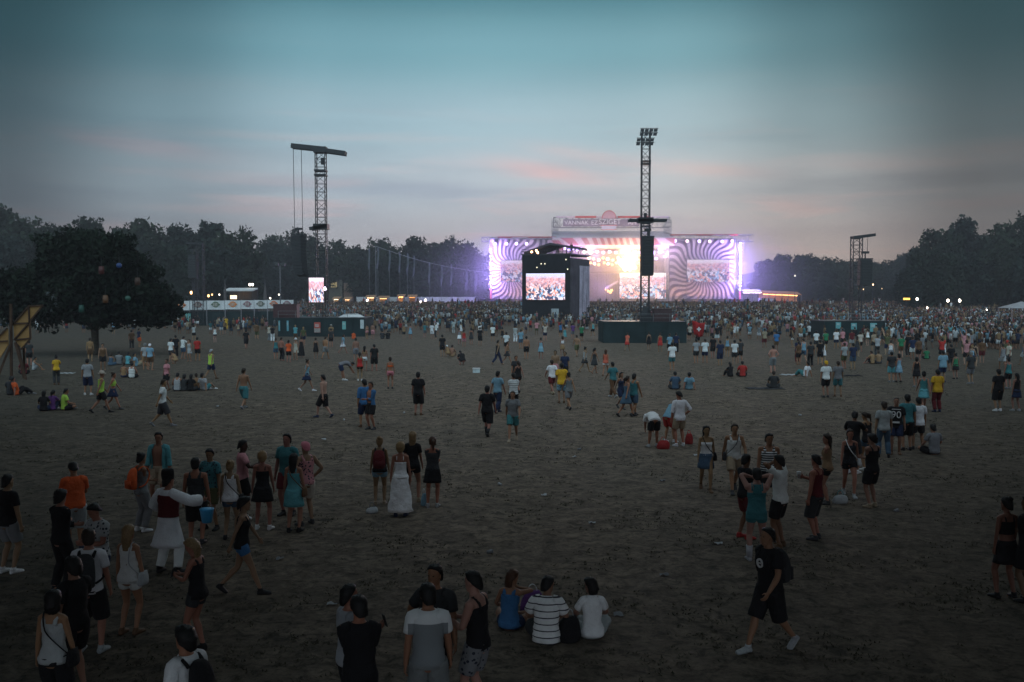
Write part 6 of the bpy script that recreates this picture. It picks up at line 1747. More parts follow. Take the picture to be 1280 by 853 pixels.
# ---- two walking pairs
def L(rows):
    for r in rows:
        px, fy, yaw, sex, pose, top, bottom, hair, label, *rest = r
        P(px, fy, yaw, sex, pose, top, bottom, hair, label, **(rest[0] if rest else {}))
L([
 (609, 545, -12, 'm', 'walk_b', 'loose:black', 'kneeshorts:black', 'short:black', 'person in black t-shirt and long black shorts walking in the field centre', dict(shoes=('boot', 'black'), h=1.84, lod=0)),
 (641, 551, 172, 'm', 'walk', 'tshirt:grey', 'shorts:teal', 'short:brown', 'person in grey t-shirt and teal shorts walking towards the camera', dict(h=1.76, lod=0)),
 (622, 516, -30, 'm', 'walk_b', 'tshirt:skyblue', 'trousers:navy', 'short:black', 'person in pale blue t-shirt and dark trousers in the field centre', dict(h=1.82)),
 (642, 519, 10, 'm', 'arms', 'tshirt:white', 'shorts:black', 'short:black', 'person in white t-shirt with thin dark stripes behind the grey t-shirt', dict(mat='stripe_wide')),
 (648, 491, 20, 'f', 'walk', 'tank:black', 'hotpants:black', 'pony:brown', 'person in black vest walking behind the pale blue t-shirt'),
 (645, 486, -160, 'm', 'stand', 'tshirt:charcoal', 'shorts:black', 'short:brown', 'person in charcoal shirt beside the black vest in the field centre'),
 (523, 519, -6, 'm', 'stand', 'loose:black', 'kneeshorts:black', 'short:black', 'person standing alone in black t-shirt and knee shorts left of centre', dict(h=1.82)),
 (488, 486, 4, 'f', 'stand', 'bikini:orange', 'hotpants:rose', 'bun:brown', 'person in tiny top and rose shorts standing alone with bare back', dict(h=1.7)),
 (456, 534, 20, 'm', 'stand_b', 'rolled:blue', 'kneeshorts:navy', 'short:black', 'person in dark blue shirt, left of two standing close together', dict(h=1.84)),
 (464, 537, 140, 'm', 'arms', 'openshirt:blue', 'shorts:black', 'short:brown', 'person in open blue shirt, right of two standing close together', dict(h=1.80)),
 (405, 522, 70, 'm', 'walk_b', None, 'kneeshorts:black', 'short:black', 'bare chested person in black shorts walking left', dict(h=1.8, skin='light')),
 (384, 489, -70, 'f', 'walk', 'tank:skyblue', 'skirt:navy', 'bun:brown', 'person in pale top and dark blue skirt walking right', dict(h=1.7)),
 (305, 511, -15, 'm', 'walk_b', None, 'kneeshorts:teal', 'short:brown', 'bare backed person in teal knee shorts walking away', dict(h=1.84)),
 (264, 474, -30, 'm', 'walk', 'tank:neon', 'shorts:navy', 'cap:silver', 'person in neon yellow vest and cap walking away', dict(h=1.82)),
 (204, 533, -70, 'm', 'walk', 'tshirt:white', 'kneeshorts:charcoal', 'short:brown', 'person in white t-shirt and dark shorts striding right', dict(h=1.84, lod=0)),
 (209, 488, 150, 'f', 'stand', 'tshirt:pink', 'shorts:black', 'bun:brown', 'person in pale pink top behind the striding white t-shirt'),
 (222, 489, 0, 'm', 'sitx', 'tank:white', 'shorts:charcoal', 'short:black', 'person in green and white striped top, first in the seated row', dict(mat='stripe_fine')),
 (230, 489, -10, 'f', 'sitk', 'tshirt:charcoal', 'shorts:charcoal', 'bob:black', 'person in charcoal, second in the seated row'),
 (239, 489, 0, 'f', 'sitx', 'tshirt:black', 'shorts:charcoal', 'long:black', 'person in black, third in the seated row'),
 (246, 488, 30, 'f', 'sitk', 'strappy:tan', 'hotpants:denim', 'bun:brown', 'person in tan strappy top, fourth in the seated row'),
 (256, 488, -20, 'm', 'sitback', 'tshirt:silver', 'shorts:teal', 'short:black', 'person in pale grey t-shirt, rightmost in the seated row'),
 (247, 451, 0, 'm', 'stand_b', 'tshirt:red', 'shorts:black', 'short:black', 'person in red t-shirt and black shorts, back turned, left field'),
 (214, 453, -20, 'm', 'stand', 'tshirt:white', 'shorts:charcoal', 'short:black', 'person in plain white t-shirt left of the red t-shirt'),
 (220, 447, 30, 'm', 'stand', 'tshirt:black', 'trousers:black', 'short:black', 'person all in black right of the plain white t-shirt'),
 (229, 449, -30, 'm', 'hug', 'tshirt:white', 'shorts:denim', 'short:black', 'person in white t-shirt and denim shorts near the red t-shirt', dict(mat='pattern')),
 (219, 455, 60, 'f', 'squat', 'strappy:tan', 'hotpants:tan', 'bun:brown', 'person crouching before the group with white t-shirts'),
 (237, 452, 160, 'f', 'stand', 'tank:silver', 'skirt:silver', 'bob:brown', 'person in silver grey skirt and top left of the red t-shirt'),
 (127, 516, -55, 'm', 'walk', 'tank:neon', 'shorts:black', 'hat:cream', 'person in neon vest and pale hat striding right on the left side', dict(h=1.8)),
 (142, 512, -80, 'f', 'walk', 'crop:neon', 'skirt:navy', 'bun:brown', 'person in short neon top and dark skirt striding right'),
 (110, 494, 10, 'm', 'stand_b', 'tshirt:silver', 'kneeshorts:navy', 'short:black', 'person in pale t-shirt and long navy shorts under the lantern tree', dict(h=1.84)),
 (71, 481, 30, 'f', 'drink', 'tshirt:yellow', 'trousers:charcoal', 'bun:black', 'person in yellow t-shirt and dark trousers holding a cup, left'),
 (55, 514, 10, 'f', 'sitx', 'tshirt:black', 'trousers:navy', 'long:black', 'seated person in black, left of the neon green seated one'),
 (66, 513, -10, 'f', 'sitk', 'tshirt:purple', 'trousers:navy', 'pony:black', 'seated person in dark purple beside the neon green seated one'),
 (81, 513, -50, 'm', 'sitx', 'tshirt:neon', 'shorts:black', 'short:black', 'seated person in neon green t-shirt on the left'),
 (22, 494, -40, 'm', 'sitback', 'tshirt:orange', 'trousers:black', 'short:black', 'seated person in dull orange shirt at the left edge'),
 (14, 494, 20, 'm', 'sitk', 'tshirt:charcoal', 'trousers:black', 'short:black', 'seated person in charcoal beside the dull orange shirt'),
 (113, 452, 20, 'm', 'stand', None, 'shorts:brown', 'short:brown', 'bare backed person in brown shorts under the lantern tree'),
 (129, 463, -160, 'm', 'stand', 'tank:brown', 'shorts:black', 'short:black', 'person in brown vest standing under the lantern tree'),
 (165, 437, 20, 'm', 'stand', 'tshirt:brown', 'trousers:charcoal', 'short:black', 'person in brown shirt by the group under the lantern tree'),
 (174, 434, -40, 'm', 'stand_b', 'tshirt:navy', 'shorts:orange', 'short:black', 'person in navy t-shirt and orange shorts near the lantern tree'),
 (142, 418, 10, 'm', 'stand', 'tshirt:skyblue', 'shorts:black', 'short:black', 'person in pale blue t-shirt behind the lantern tree trunk'),
 (182, 462, 20, 'm', 'stand', 'tshirt:silver', 'shorts:tan', 'short:grey', 'person in silver shirt at the right of the lantern tree group'),
 (188, 463, -10, 'm', 'stand_b', 'tshirt:skyblue', 'shorts:brown', 'cap:white', 'person in pale blue shirt and white cap by the lantern tree group'),
 (139, 457, 0, 'f', 'sitx', 'tank:denim', 'shorts:denim', 'bob:brown', 'seated person in denim blue under the lantern tree'),
 (149, 456, 20, 'm', 'sitk', 'tshirt:grey', 'shorts:charcoal', 'short:black', 'seated person in grey under the lantern tree'),
 (160, 456, -20, 'f', 'sitx', 'tshirt:turquoise', 'trousers:black', 'long:black', 'seated person in turquoise shirt under the lantern tree'),
 (172, 458, -60, 'm', 'sitback', 'tshirt:skyblue', 'shorts:beige', 'short:black', 'seated person in pale blue, rightmost under the lantern tree'),
 (155, 472, 0, 'f', 'sitx', 'strappy:tan', 'hotpants:navy', 'bun:brown', 'seated person in tan top in front of the lantern tree group'),
 (165, 473, 10, 'm', 'sitx', 'tank:white', 'shorts:black', 'short:black', 'seated person in striped vest in front of the lantern tree group', dict(mat='stripe_wide')),
 (37, 457, 30, 'm', 'stand', 'tshirt:charcoal', 'shorts:black', 'short:black', 'person in charcoal t-shirt beside the yellow timber structure'),
 (43, 463, -60, 'f', 'sitk', 'tank:silver', 'shorts:grey', 'bun:black', 'seated person in pale vest by the yellow timber structure'),
 (30, 468, 20, 'm', 'sitx', 'tshirt:maroon', 'shorts:black', 'short:black', 'seated person in dark red by the yellow timber structure'),
])
# the row of six left of centre and those behind
L([
 (345, 449, 20, 'f', 'stand', 'tank:teal', 'shorts:denim', 'pony:brown', 'person in teal vest at the left end of a standing row'),
 (352, 451, -30, 'm', 'stand_b', None, 'trousers:black', 'short:brown', 'bare chested person in black trousers second in the standing row'),
 (361, 453, 0, 'f', 'stand', 'tshirt:orange', 'shorts:black', 'pony:black', 'person in orange top and black shorts in the standing row'),
 (370, 450, 160, 'f', 'stand_b', 'minidress:cream', None, 'hat:white', 'person in cream dress and white hat in the standing row'),
 (377, 447, -10, 'f', 'stand', 'strappy:black', 'longskirt:black', 'bun:brown', 'person in long black skirt at the right end of the standing row'),
 (395, 449, 0, 'f', 'stand', 'minidress:black', None, 'bun:brown', 'person in black dress standing right of the row'),
 (407, 449, -20, 'm', 'walk', None, 'shorts:grey', 'short:brown', 'bare chested person in grey shorts walking right of the black dress'),
 (429, 442, -60, 'f', 'walk', 'tshirt:skyblue', 'skirt:white', 'bob:brown', 'person in pale blue top and white skirt walking right'),
 (430, 476, -70, 'm', 'bend', 'tshirt:grey', 'shorts:navy', 'short:black', 'person in grey bending over in front of the left platform'),
 (450, 476, 5, 'f', 'stand', 'tank:red', 'hotpants:black', 'pony:black', 'person in red vest and black shorts with back turned'),
 (445, 452, 20, 'm', 'stand', None, 'shorts:grey', 'short:black', 'bare chested person in grey shorts behind the red vest'),
 (456, 464, -10, 'f', 'stand', 'bikini:tan', 'hotpants:white', 'long:black', 'person in bikini top and white shorts with long black hair'),
 (468, 464, 10, 'm', 'stand_b', 'loose:black', 'kneeshorts:black', 'short:black', 'person in loose black t-shirt right of the white shorts'),
 (414, 434, 20, 'm', 'stand', 'tshirt:charcoal', 'shorts:black', 'short:black', 'person in charcoal t-shirt before the left platform'),
 (442, 424, 0, 'f', 'sitk', 'tshirt:orange', 'shorts:orange', 'bun:brown', 'person in bright orange crouched at the left platform'),
 (417, 414, 10, 'm', 'stand', 'tshirt:white', 'shorts:skyblue', 'cap:white', 'person in white t-shirt and white cap at the left platform'),
 (450, 420, -10, 'm', 'walk', 'tshirt:white', 'shorts:silver', 'short:brown', 'person in white t-shirt walking at the right end of left platform'),
 (459, 424, 40, 'f', 'stand', 'bikini:pink', 'hotpants:pink', 'bun:brown', 'person in pink swimwear at the right end of the left platform'),
 (466, 424, -20, 'm', 'stand', None, 'shorts:pink', 'short:brown', 'bare chested person in pink shorts by the left platform'),
 (308, 436, 20, 'm', 'walk', 'loose:black', 'kneeshorts:black', 'thick:black', 'person walking alone in black before the dark fence'),
 (283, 413, 0, 'm', 'stand', 'trousers' and 'tshirt:yellow', 'trousers:yellow', 'short:brown', 'person dressed all in yellow standing by the dark fence'),
 (262, 408, 10, 'm', 'stand', 'tshirt:cream', 'shorts:black', 'short:brown', 'person in cream t-shirt standing before the dark fence'),
 (478, 424, 0, 'm', 'sitk', 'tshirt:charcoal', 'shorts:black', 'short:black', 'left of two dark seated people right of the left platform'),
 (485, 424, 10, 'm', 'sitk', 'tshirt:black', 'shorts:black', 'short:black', 'right of two dark seated people right of the left platform'),
 (505, 424, 20, 'f', 'stand', 'tank:tan', 'shorts:charcoal', 'bun:brown', 'person in tan vest left of the white dress mid field'),
 (513, 424, 0, 'f', 'stand_b', 'minidress:skyblue', None, 'bun:brown', 'person in pale blue short dress mid field'),
 (531, 422, 10, 'f', 'stand', 'tshirt:teal', 'shorts:grey', 'bun:brown', 'person in teal t-shirt mid field left of the white tops'),
 (540, 424, -20, 'm', 'stand', 'tshirt:white', 'shorts:white', 'short:black', 'person all in white mid field, left of two'),
 (546, 419, 0, 'm', 'stand_b', 'loose:white', 'shorts:grey', 'short:black', 'person in loose white t-shirt mid field, right of the one all in white'),
 (567, 418, 20, 'm', 'stand', 'tshirt:silver', 'trousers:silver', 'short:brown', 'person in silver grey clothes mid field'),
 (576, 420, -10, 'f', 'stand', 'minidress:white', None, 'bob:brown', 'person in short white dress mid field'),
 (553, 446, 10, 'm', 'stand', 'tshirt:black', 'shorts:black', 'short:black', 'person in black t-shirt left of the white cap group mid field'),
 (560, 446, 20, 'f', 'squat', 'strappy:tan', 'hotpants:tan', 'cap:white', 'crouching person in tan with a white cap mid field'),
 (565, 446, -20, 'm', 'sitk', None, 'shorts:tan', 'short:brown', 'bare chested seated person beside the white cap mid field'),
 (578, 456, 30, 'm', 'squat', 'tshirt:black', 'shorts:black', 'short:black', 'person in black crouching alone mid field'),
 (580, 434, 0, 'f', 'stand', 'tank:red', 'shorts:pink', 'pony:brown', 'person in red vest mid field behind the crouching one'),
 (589, 431, 10, 'f', 'stand', 'minidress:charcoal', None, 'bob:black', 'person in charcoal short dress mid field'),
 (600, 432, -15, 'm', 'stand', 'tshirt:black', 'kneeshorts:black', 'short:black', 'person in black t-shirt right of the charcoal dress'),
 (616, 427, 0, 'm', 'stand_b', 'tshirt:white', 'shorts:black', 'short:brown', 'person in white t-shirt and black shorts, left centre of field'),
 (633, 441, 0, 'm', 'stand', 'tshirt:white', 'shorts:charcoal', 'short:brown', 'person in white t-shirt and charcoal shorts before the sound booth'),
 (622, 456, -60, 'm', 'walk', 'tank:black', 'trousers:navy', 'short:black', 'person in black vest and navy trousers walking before the booth'),
 (634, 455, -80, 'f', 'walk', 'strappy:tan', 'skirt:charcoal', 'pony:brown', 'person in tan top and charcoal skirt walking right'),
 (651, 436, 20, 'm', 'stand', 'tshirt:skyblue', 'shorts:denim', 'short:brown', 'person in pale blue t-shirt left of the bare backed one'),
 (658, 449, 5, 'm', 'stand', None, 'shorts:black', 'short:black', 'bare backed person in black shorts before the sound booth'),
 (676, 449, -10, 'f', 'stand_b', 'minidress:skyblue', None, 'bun:brown', 'person in pale blue sleeveless dress before the sound booth'),
 (703, 446, 20, 'f', 'oneup', 'crop:white', 'skirt:tan', 'bob:brown', 'person in white cropped top raising one arm mid field'),
 (721, 446, 10, 'm', 'walk', None, 'shorts:olive', 'short:brown', 'bare chested person in olive shorts walking mid field'),
 (706, 428, 0, 'f', 'cheer', 'minidress:turquoise', None, 'bob:brown', 'person in turquoise dress with raised arms mid field'),
 (727, 427, 0, 'm', 'stand', 'tshirt:green', 'shorts:black', 'short:black', 'person in green t-shirt mid field right of the turquoise dress'),
 (716, 424, 10, 'm', 'stand', 'tshirt:purple', 'shorts:grey', 'short:black', 'person in purple t-shirt mid field'),
 (690, 493, 20, 'm', 'walk', 'tshirt:white', 'shorts:maroon', 'short:brown', 'person in white t-shirt and dark red shorts walking with yellow shirt'),
 (702, 504, 4, 'm', 'stand', 'loose:yellow', 'shorts:skyblue', 'short:black', 'person in yellow t-shirt with patterned pale shorts, back turned', dict(h=1.88, bmat='pattern')),
 (711, 512, 20, 'f', 'walk', 'tank:grey', 'shorts:grey', 'bun:black', 'person in grey vest and grey shorts right of the yellow t-shirt'),
 (694, 476, 170, 'm', 'stand', None, 'shorts:pink', 'short:black', 'bare chested person behind the yellow t-shirt'),
 (706, 478, 160, 'm', 'stand', 'tshirt:navy', 'shorts:black', 'short:black', 'person in navy t-shirt behind the yellow t-shirt'),
 (731, 465, -60, 'f', 'walk', 'tank:silver', 'skirt:charcoal', 'bun:black', 'person in pale vest and charcoal skirt walking right'),
 (743, 467, -50, 'f', 'walk_b', 'minidress:charcoal', None, 'pony:black', 'person in charcoal dress walking between pale vest and coral top'),
 (757, 470, -20, 'f', 'walk', 'tank:coral', 'hotpants:white', 'long:auburn', 'person in coral top and white shorts with long reddish hair'),
 (766, 497, 30, 'm', 'walk', 'tshirt:teal', 'trousers:brown', 'short:black', 'person in teal t-shirt and brown trousers, left of a walking trio'),
 (776, 511, -150, 'f', 'walk', 'tank:navy', 'shorts:navy', 'long:black', 'person in dark blue with long black hair in the walking trio'),
 (783, 521, -60, 'f', 'walk', 'minidress:denim', None, 'pony:brown', 'person in denim dress in front of the walking trio', dict(h=1.72)),
 (792, 520, -40, 'm', 'walk_b', 'tank:teal', 'shorts:denim', 'short:black', 'person in teal vest at the right of the walking trio', dict(h=1.8)),
 (784, 439, -30, 'f', 'walk', 'tshirt:coral', 'skirt:red', 'bun:brown', 'person in coral top carrying something white by the middle platform'),
 (811, 438, 10, 'f', 'stand', 'minidress:black', None, 'bun:brown', 'person in black dress in front of the middle platform'),
 (825, 440, 0, 'f', 'stand_b', 'minidress:red', None, 'bun:brown', 'person in red dress in front of the middle platform'),
 (840, 463, 6, 'm', 'stand', 'loose:white', 'shorts:teal', 'short:black', 'person in loose white t-shirt and teal shorts below the middle platform', dict(h=1.86)),
 (837, 444, 20, 'm', 'stand', 'tshirt:skyblue', 'shorts:black', 'short:brown', 'person in pale blue behind the loose white t-shirt'),
 (845, 442, -20, 'm', 'stand', 'tshirt:navy', 'trousers:black', 'short:black', 'person in navy behind the loose white t-shirt'),
 (844, 487, 4, 'm', 'sitx', 'tshirt:denim', 'shorts:charcoal', 'short:black', 'left of two people sitting on open ground, dark blue shirt'),
 (861, 487, -4, 'm', 'sitback', 'tshirt:skyblue', 'shorts:charcoal', 'short:black', 'right of two people sitting on open ground, pale blue shirt'),
 (862, 426, 10, 'm', 'stand', 'tshirt:cream', 'shorts:black', 'short:black', 'person in cream shirt left of the red flag bearer'),
 (870, 454, 6, 'm', 'stand', 'tshirt:silver', 'shorts:charcoal', 'short:black', 'person in silver t-shirt below the red flag'),
 (881, 454, -8, 'm', 'stand_b', 'loose:white', 'shorts:navy', 'short:brown', 'person in white t-shirt and navy shorts right of the silver t-shirt'),
 (900, 457, 4, 'm', 'stand', 'loose:navy', 'kneeshorts:navy', 'short:black', 'person in loose navy t-shirt in the right centre group', dict(heavy=.5)),
 (891, 448, 10, 'm', 'stand', 'tshirt:black', 'shorts:black', 'short:black', 'person in black between the white and navy t-shirts'),
 (918, 456, -5, 'm', 'stand', 'tshirt:white', 'shorts:charcoal', 'short:black', 'person in white t-shirt right of the loose navy t-shirt'),
 (925, 454, 10, 'm', 'stand_b', 'tshirt:charcoal', 'shorts:black', 'short:black', 'person in charcoal right of the white t-shirt, right centre'),
 (909, 446, -20, 'f', 'stand', 'tank:skyblue', 'shorts:tan', 'bun:brown', 'person in pale blue vest behind the navy and white t-shirts'),
 (913, 471, 20, 'f', 'sitk', 'tshirt:black', 'trousers:black', 'long:black', 'seated person in black beside the seated red shirt'),
 (928, 471, 0, 'm', 'sitx', 'tshirt:red', 'shorts:black', 'short:black', 'seated person in red shirt right of centre'),
 (966, 466, 10, 'm', 'hips', None, 'kneeshorts:grey', 'short:black', 'bare backed person in grey shorts standing alone right of centre', dict(skin='light')),
 (967, 486, -10, 'm', 'sitx', 'tshirt:charcoal', 'trousers:charcoal', 'short:brown', 'person in charcoal sitting on the ground below the bare backed one'),
 (1006, 471, 40, 'm', 'sitback', 'tshirt:white', 'trousers:teal', 'short:black', 'person in white t-shirt sitting on the ground at right'),
 (998, 456, 20, 'f', 'stand', 'tshirt:brown', 'shorts:black', 'bun:black', 'person in brown top standing behind the seated white t-shirt'),
 (1013, 459, 0, 'm', 'stand', 'tshirt:charcoal', 'trousers:black', 'short:black', 'person in charcoal right of the brown top'),
 (1025, 456, -20, 'm', 'stand_b', 'tshirt:black', 'shorts:black', 'short:black', 'person in black t-shirt left of the yellow cap'),
 (1032, 497, 6, 'm', 'stand', 'tshirt:white', 'shorts:black', 'cap:yellow', 'person in white t-shirt and yellow cap with black braces', dict(h=1.82)),
 (1047, 496, -10, 'm', 'stand_b', 'tshirt:grey', 'shorts:teal', 'short:brown', 'person in grey t-shirt and teal shorts beside the yellow cap'),
 (1020, 438, 0, 'm', 'stand', 'tshirt:white', 'shorts:charcoal', 'short:black', 'person in white t-shirt left of the green t-shirt at right'),
 (1032, 438, 10, 'm', 'stand', 'tshirt:green', 'shorts:black', 'short:black', 'person in green t-shirt before the right platform'),
 (1045, 436, -10, 'm', 'stand_b', 'loose:white', 'shorts:navy', 'short:brown', 'person in loose white t-shirt before the right platform'),
 (1053, 435, 20, 'm', 'stand', 'tshirt:pink', 'shorts:charcoal', 'short:black', 'person in pink t-shirt before the right platform'),
 (1066, 462, 0, 'm', 'stand', 'tshirt:navy', 'shorts:denim', 'short:black', 'person in navy t-shirt and denim shorts below the right platform', dict(heavy=.4)),
 (1055, 461, 20, 'm', 'stand', 'tshirt:silver', 'shorts:olive', 'short:brown', 'person in silver t-shirt and olive shorts below the right platform'),
 (1075, 440, 0, 'm', 'stand', 'tshirt:cream', 'shorts:black', 'short:brown', 'person in cream t-shirt below the right platform'),
 (1092, 440, 10, 'm', 'stand_b', 'tshirt:beige', 'shorts:charcoal', 'short:brown', 'person in beige shirt at the right end of the right platform'),
 (1098, 455, 0, 'm', 'sitx', None, 'shorts:charcoal', 'short:brown', 'bare chested person seated below the right platform'),
 (1090, 455, 30, 'm', 'sitk', 'tshirt:tan', 'shorts:black', 'short:brown', 'person in tan shirt seated below the right platform'),
 (1114, 478, -10, 'm', 'stand', 'tshirt:charcoal', 'shorts:turquoise', 'short:black', 'person in charcoal t-shirt and turquoise shorts at right'),
 (1123, 478, 20, 'f', 'stand_b', 'minidress:skyblue', None, 'bob:black', 'person in pale blue dress and dark jacket at right'),
 (1135, 446, 0, 'm', 'stand', 'tshirt:black', 'trousers:black', 'short:black', 'tall person in black trousers and shirt at right', dict(h=1.9)),
 (1148, 452, 10, 'm', 'stand', 'tshirt:brown', 'shorts:black', 'short:black', 'person in brown t-shirt at right beyond the pale blue dress'),
 (1158, 449, -10, 'f', 'sitx', 'tshirt:green', 'shorts:black', 'bun:brown', 'person in green seated at right beyond the pale blue dress'),
 (1178, 478, 4, 'm', 'stand', 'loose:skyblue', 'shorts:navy', 'short:black', 'person in loose pale blue shirt walking away at right', dict(heavy=.5, h=1.84)),
 (1194, 474, 0, 'f', 'stand', 'tank:green', 'skirt:black', 'bun:black', 'person in green vest right of the loose pale blue shirt', dict(h=1.55)),
 (1213, 480, 10, 'm', 'stand', 'loose:charcoal', 'shorts:grey', 'short:grey', 'person with grey hair in loose charcoal shirt at right', dict(h=1.84)),
 (1171, 515, 4, 'm', 'stand', 'loose:yellow', 'trousers:maroon', 'short:black', 'person in yellow t-shirt and dark red trousers at right', dict(h=1.84)),
 (1154, 515, -10, 'f', 'walk', 'tank:teal', 'skirt:turquoise', 'bun:black', 'person in teal vest and turquoise skirt left of the yellow t-shirt', dict(h=1.78)),
 (1247, 514, 4, 'm', 'stand', 'tshirt:black', 'kneeshorts:black', 'short:black', 'dim person in black with broad back at the far right', dict(h=1.84)),
 (1260, 486, 0, 'f', 'stand', 'tank:teal', 'shorts:black', 'bun:black', 'dim person in teal vest at the far right'),
 (1270, 514, 12, 'f', 'stand_b', 'tank:black', 'skirt:navy', 'long:black', 'dim person in black vest and navy skirt at the far right edge'),
 (1145, 484, 0, 'f', 'stand', 'tank:black', 'skirt:black', 'bob:black', 'person in black skirt and vest left of the loose pale blue shirt'),
])
# ---- flag bearer
o, f = P(872, 433, 0, 'm', 'cheer', 'tshirt:maroon', 'shorts:black', 'short:black', 'person holding up a red flag with a white cross')
g = o.location
fl_ = empty('flag', (g.x, g.y - .35, 0)); tag(fl_, 'red flag with a white cross held up in the crowd', 'flag')
a = MB(); n = 10; vs_, fs_ = [], []
for i in range(n + 1):
    for k in range(7):
        u, v = i / n - .5, k / 6 - .5
        vs_.append((u * 1.25 * (.62 + .38 * v + .2), .16 * math.sin(u * 9 + v * 3), 1.62 + v * 1.35 + .22 * abs(u) - .1 * math.sin(u * 5)))
fs_ = [(i*7+k, (i+1)*7+k, (i+1)*7+k+1, i*7+k+1) for i in range(n) for k in range(6)]
a.add(vs_, fs_); q = a.build('cloth', M['cloth'], fl_, True); q.color = (.38, .02, .02, 1); s_ = q.modifiers.new('t', 'SOLIDIFY'); s_.thickness = .01
a = MB(); a.box((-.2, -.22, 1.62), (.2, -.2, 1.74)); a.box((-.06, -.23, 1.47), (.06, -.21, 1.89)); a.build('cross', M['white'], fl_)

# ---- bags and litter
def lump(name, px, py, dims, col, label, cat, mat='cloth', top=None):
    g = ground(px, py); o = empty(name, g, rng.uniform(-.6, .6)); tag(o, label, cat)
    a = MB(); w, d_, h_ = dims
    a.loft(smooth_rings([(V3((0,0,0)), V3((w*.46,0,0)), V3((0,d_*.46,0))), (V3((0,0,h_*.3)), V3((w*.5,0,0)), V3((0,d_*.5,0))), (V3((.01,0,h_*.75)), V3((w*.42,0,0)), V3((0,d_*.4,0))), (V3((.02,0,h_)), V3((w*.25,0,0)), V3((0,d_*.16,0)))], 3), 14, .05)
    q = a.build('bag', M['cloth'], o, True); q.color = (*PAL[col], 1)
    a = MB(); pts = [V3((w*.2*math.cos(t), 0, h_*.95 + .13*math.sin(t))) for t in np.linspace(0, math.pi, 9)]
    limb(a, pts, [(.012, .008)]*9, V3((0,1,0)), 6, 1); q = a.build('handle', M['cloth'], o, True); q.color = (*PAL[top or col], 1)
    return o
lump('carrier_bag', 829, 561, (.45, .36, .28), 'darkred', 'red bag under the bending person in white', 'bag', top='red')
lump('carrier_bag', 861, 555, (.28, .28, .36), 'darkred', 'red bag right of the standing person in white shirt', 'bag', top='red')
lump('tote_bag', 665, 771, (.42, .26, .42), 'purple', 'dark purple bag with pale handle between the seated people', 'bag', top='white')
lump('tote_bag', 711, 800, (.38, .32, .36), 'black', 'black bag with pale rim between striped shirt and white t-shirt', 'bag', top='silver')
lump('carrier_bag', 530, 632, (.16, .13, .3), 'skyblue', 'pale plastic bag at the feet of the grey off shoulder blouse', 'bag', top='white')
lump('tote_bag', 1050, 629, (.4, .26, .2), 'silver', 'pale and teal bag on the ground between standing people at right', 'bag', top='teal')
lump('tote_bag', 465, 641, (.3, .2, .13), 'silver', 'small grey bag on the ground left of the long white dress', 'bag', top='grey')
def blanket(px, py, w, d_, col, label):
    g = ground(px, py); a = MB(); n = 10; vs_ = []
    for i in range(n + 1):
        for k in range(5): vs_.append(((i/n - .5)*w, (k/4 - .5)*d_, .03 + .02*math.sin(i*1.7 + k) + .015*math.sin(k*2.3)))
    a.add(vs_, [(i*5+k, (i+1)*5+k, (i+1)*5+k+1, i*5+k+1) for i in range(n) for k in range(4)])
    o = a.build('blanket', M['cloth'], None, True, loc=g); o.color = (*PAL[col], 1); s_ = o.modifiers.new('t', 'SOLIDIFY'); s_.thickness = .015; tag(o, label, 'blanket')
blanket(985, 469, 1.0, .7, 'silver', 'pale sheet on the ground left of the seated white t-shirt')
blanket(956, 486, 2.0, 1.0, 'charcoal', 'dark blanket beside the person sitting in charcoal')
blanket(1060, 470, 1.6, .8, 'black', 'dark blanket on the ground below the right platform')
blanket(84, 467, .9, .6, 'silver', 'pale sheet on the grass left of the lantern tree group')
g = ground(595.5, 466); bx = MB(); bx.box((-.23, -.18, 0), (.23, .18, .24)); o = bx.build('cool_box', simple_mat('pale_blue_plastic', (.5, .6, .62), .5), None, loc=g); tag(o, 'pale blue cool box left alone on the ground mid field', 'box')
b_ = MB(); b_.box((-.245, -.195, .242), (.245, .195, .3)); b_.build('lid', M['white'], o)
LIT = random.Random(9)
spots = [(770,492,'white'),(505,517,'white'),(430,526,'white'),(272,509,'cream'),(625,607,'white'),(724,563,'white'),(718,572,'white'),(948,608,'white'),(828,602,'white'),(898,681,'white'),(773,770,'white'),(415,757,'skyblue'),(612,692,'cream'),(405,550,'white'),(598,688,'white'),(560,470,'white'),(680,620,'cream'),(1120,640,'white'),(830,720,'white'),(350,700,'cream'),(740,655,'white'),(870,570,'white'),(1000,520,'white'),(300,560,'white'),(590,575,'cream'),(770,420,'white'),(480,590,'white'),(1180,690,'cream'),(660,560,'white'),(910,740,'white')]
def litter(px, py, col):
    a = MB(); r_ = LIT; sc_ = .8
    if LIT.random() < .5:
        t = LIT.random()*3; d_ = V3((math.cos(t), math.sin(t), 0)); sd = V3((-math.sin(t), math.cos(t), 0))
        a.loft([(V3((0,0,.035)) - d_*.06, sd*.03, V3((0,0,.03))), (V3((0,0,.042)) + d_*.06, sd*.042, V3((0,0,.04)))], 10); nm, w = 'cup', 'crushed pale plastic cup lying on the bare ground'
    else:
        vs_ = []
        for i in range(4):
            for k in range(4): vs_.append(((i-1.5)*.05 + r_.uniform(-.01,.01), (k-1.5)*.04 + r_.uniform(-.01,.01), .012 + r_.random()*.05))
        a.add(vs_, [(i*4+k, (i+1)*4+k, (i+1)*4+k+1, i*4+k+1) for i in range(3) for k in range(3)]); nm, w = 'paper_scrap', 'crumpled pale paper scrap lying on the bare ground'
    o = a.build(nm, M['cloth'], None, True, loc=ground(px, py)); o.color = (*PAL[col], 1); tag(o, w, 'litter', w.replace(' lying', 's lying').replace('paper scraps','paper scraps'))
for s_ in spots[:14] + spots[16:24]: litter(s_[0], s_[1], 'grey' if LIT.random() < .35 else 'silver')

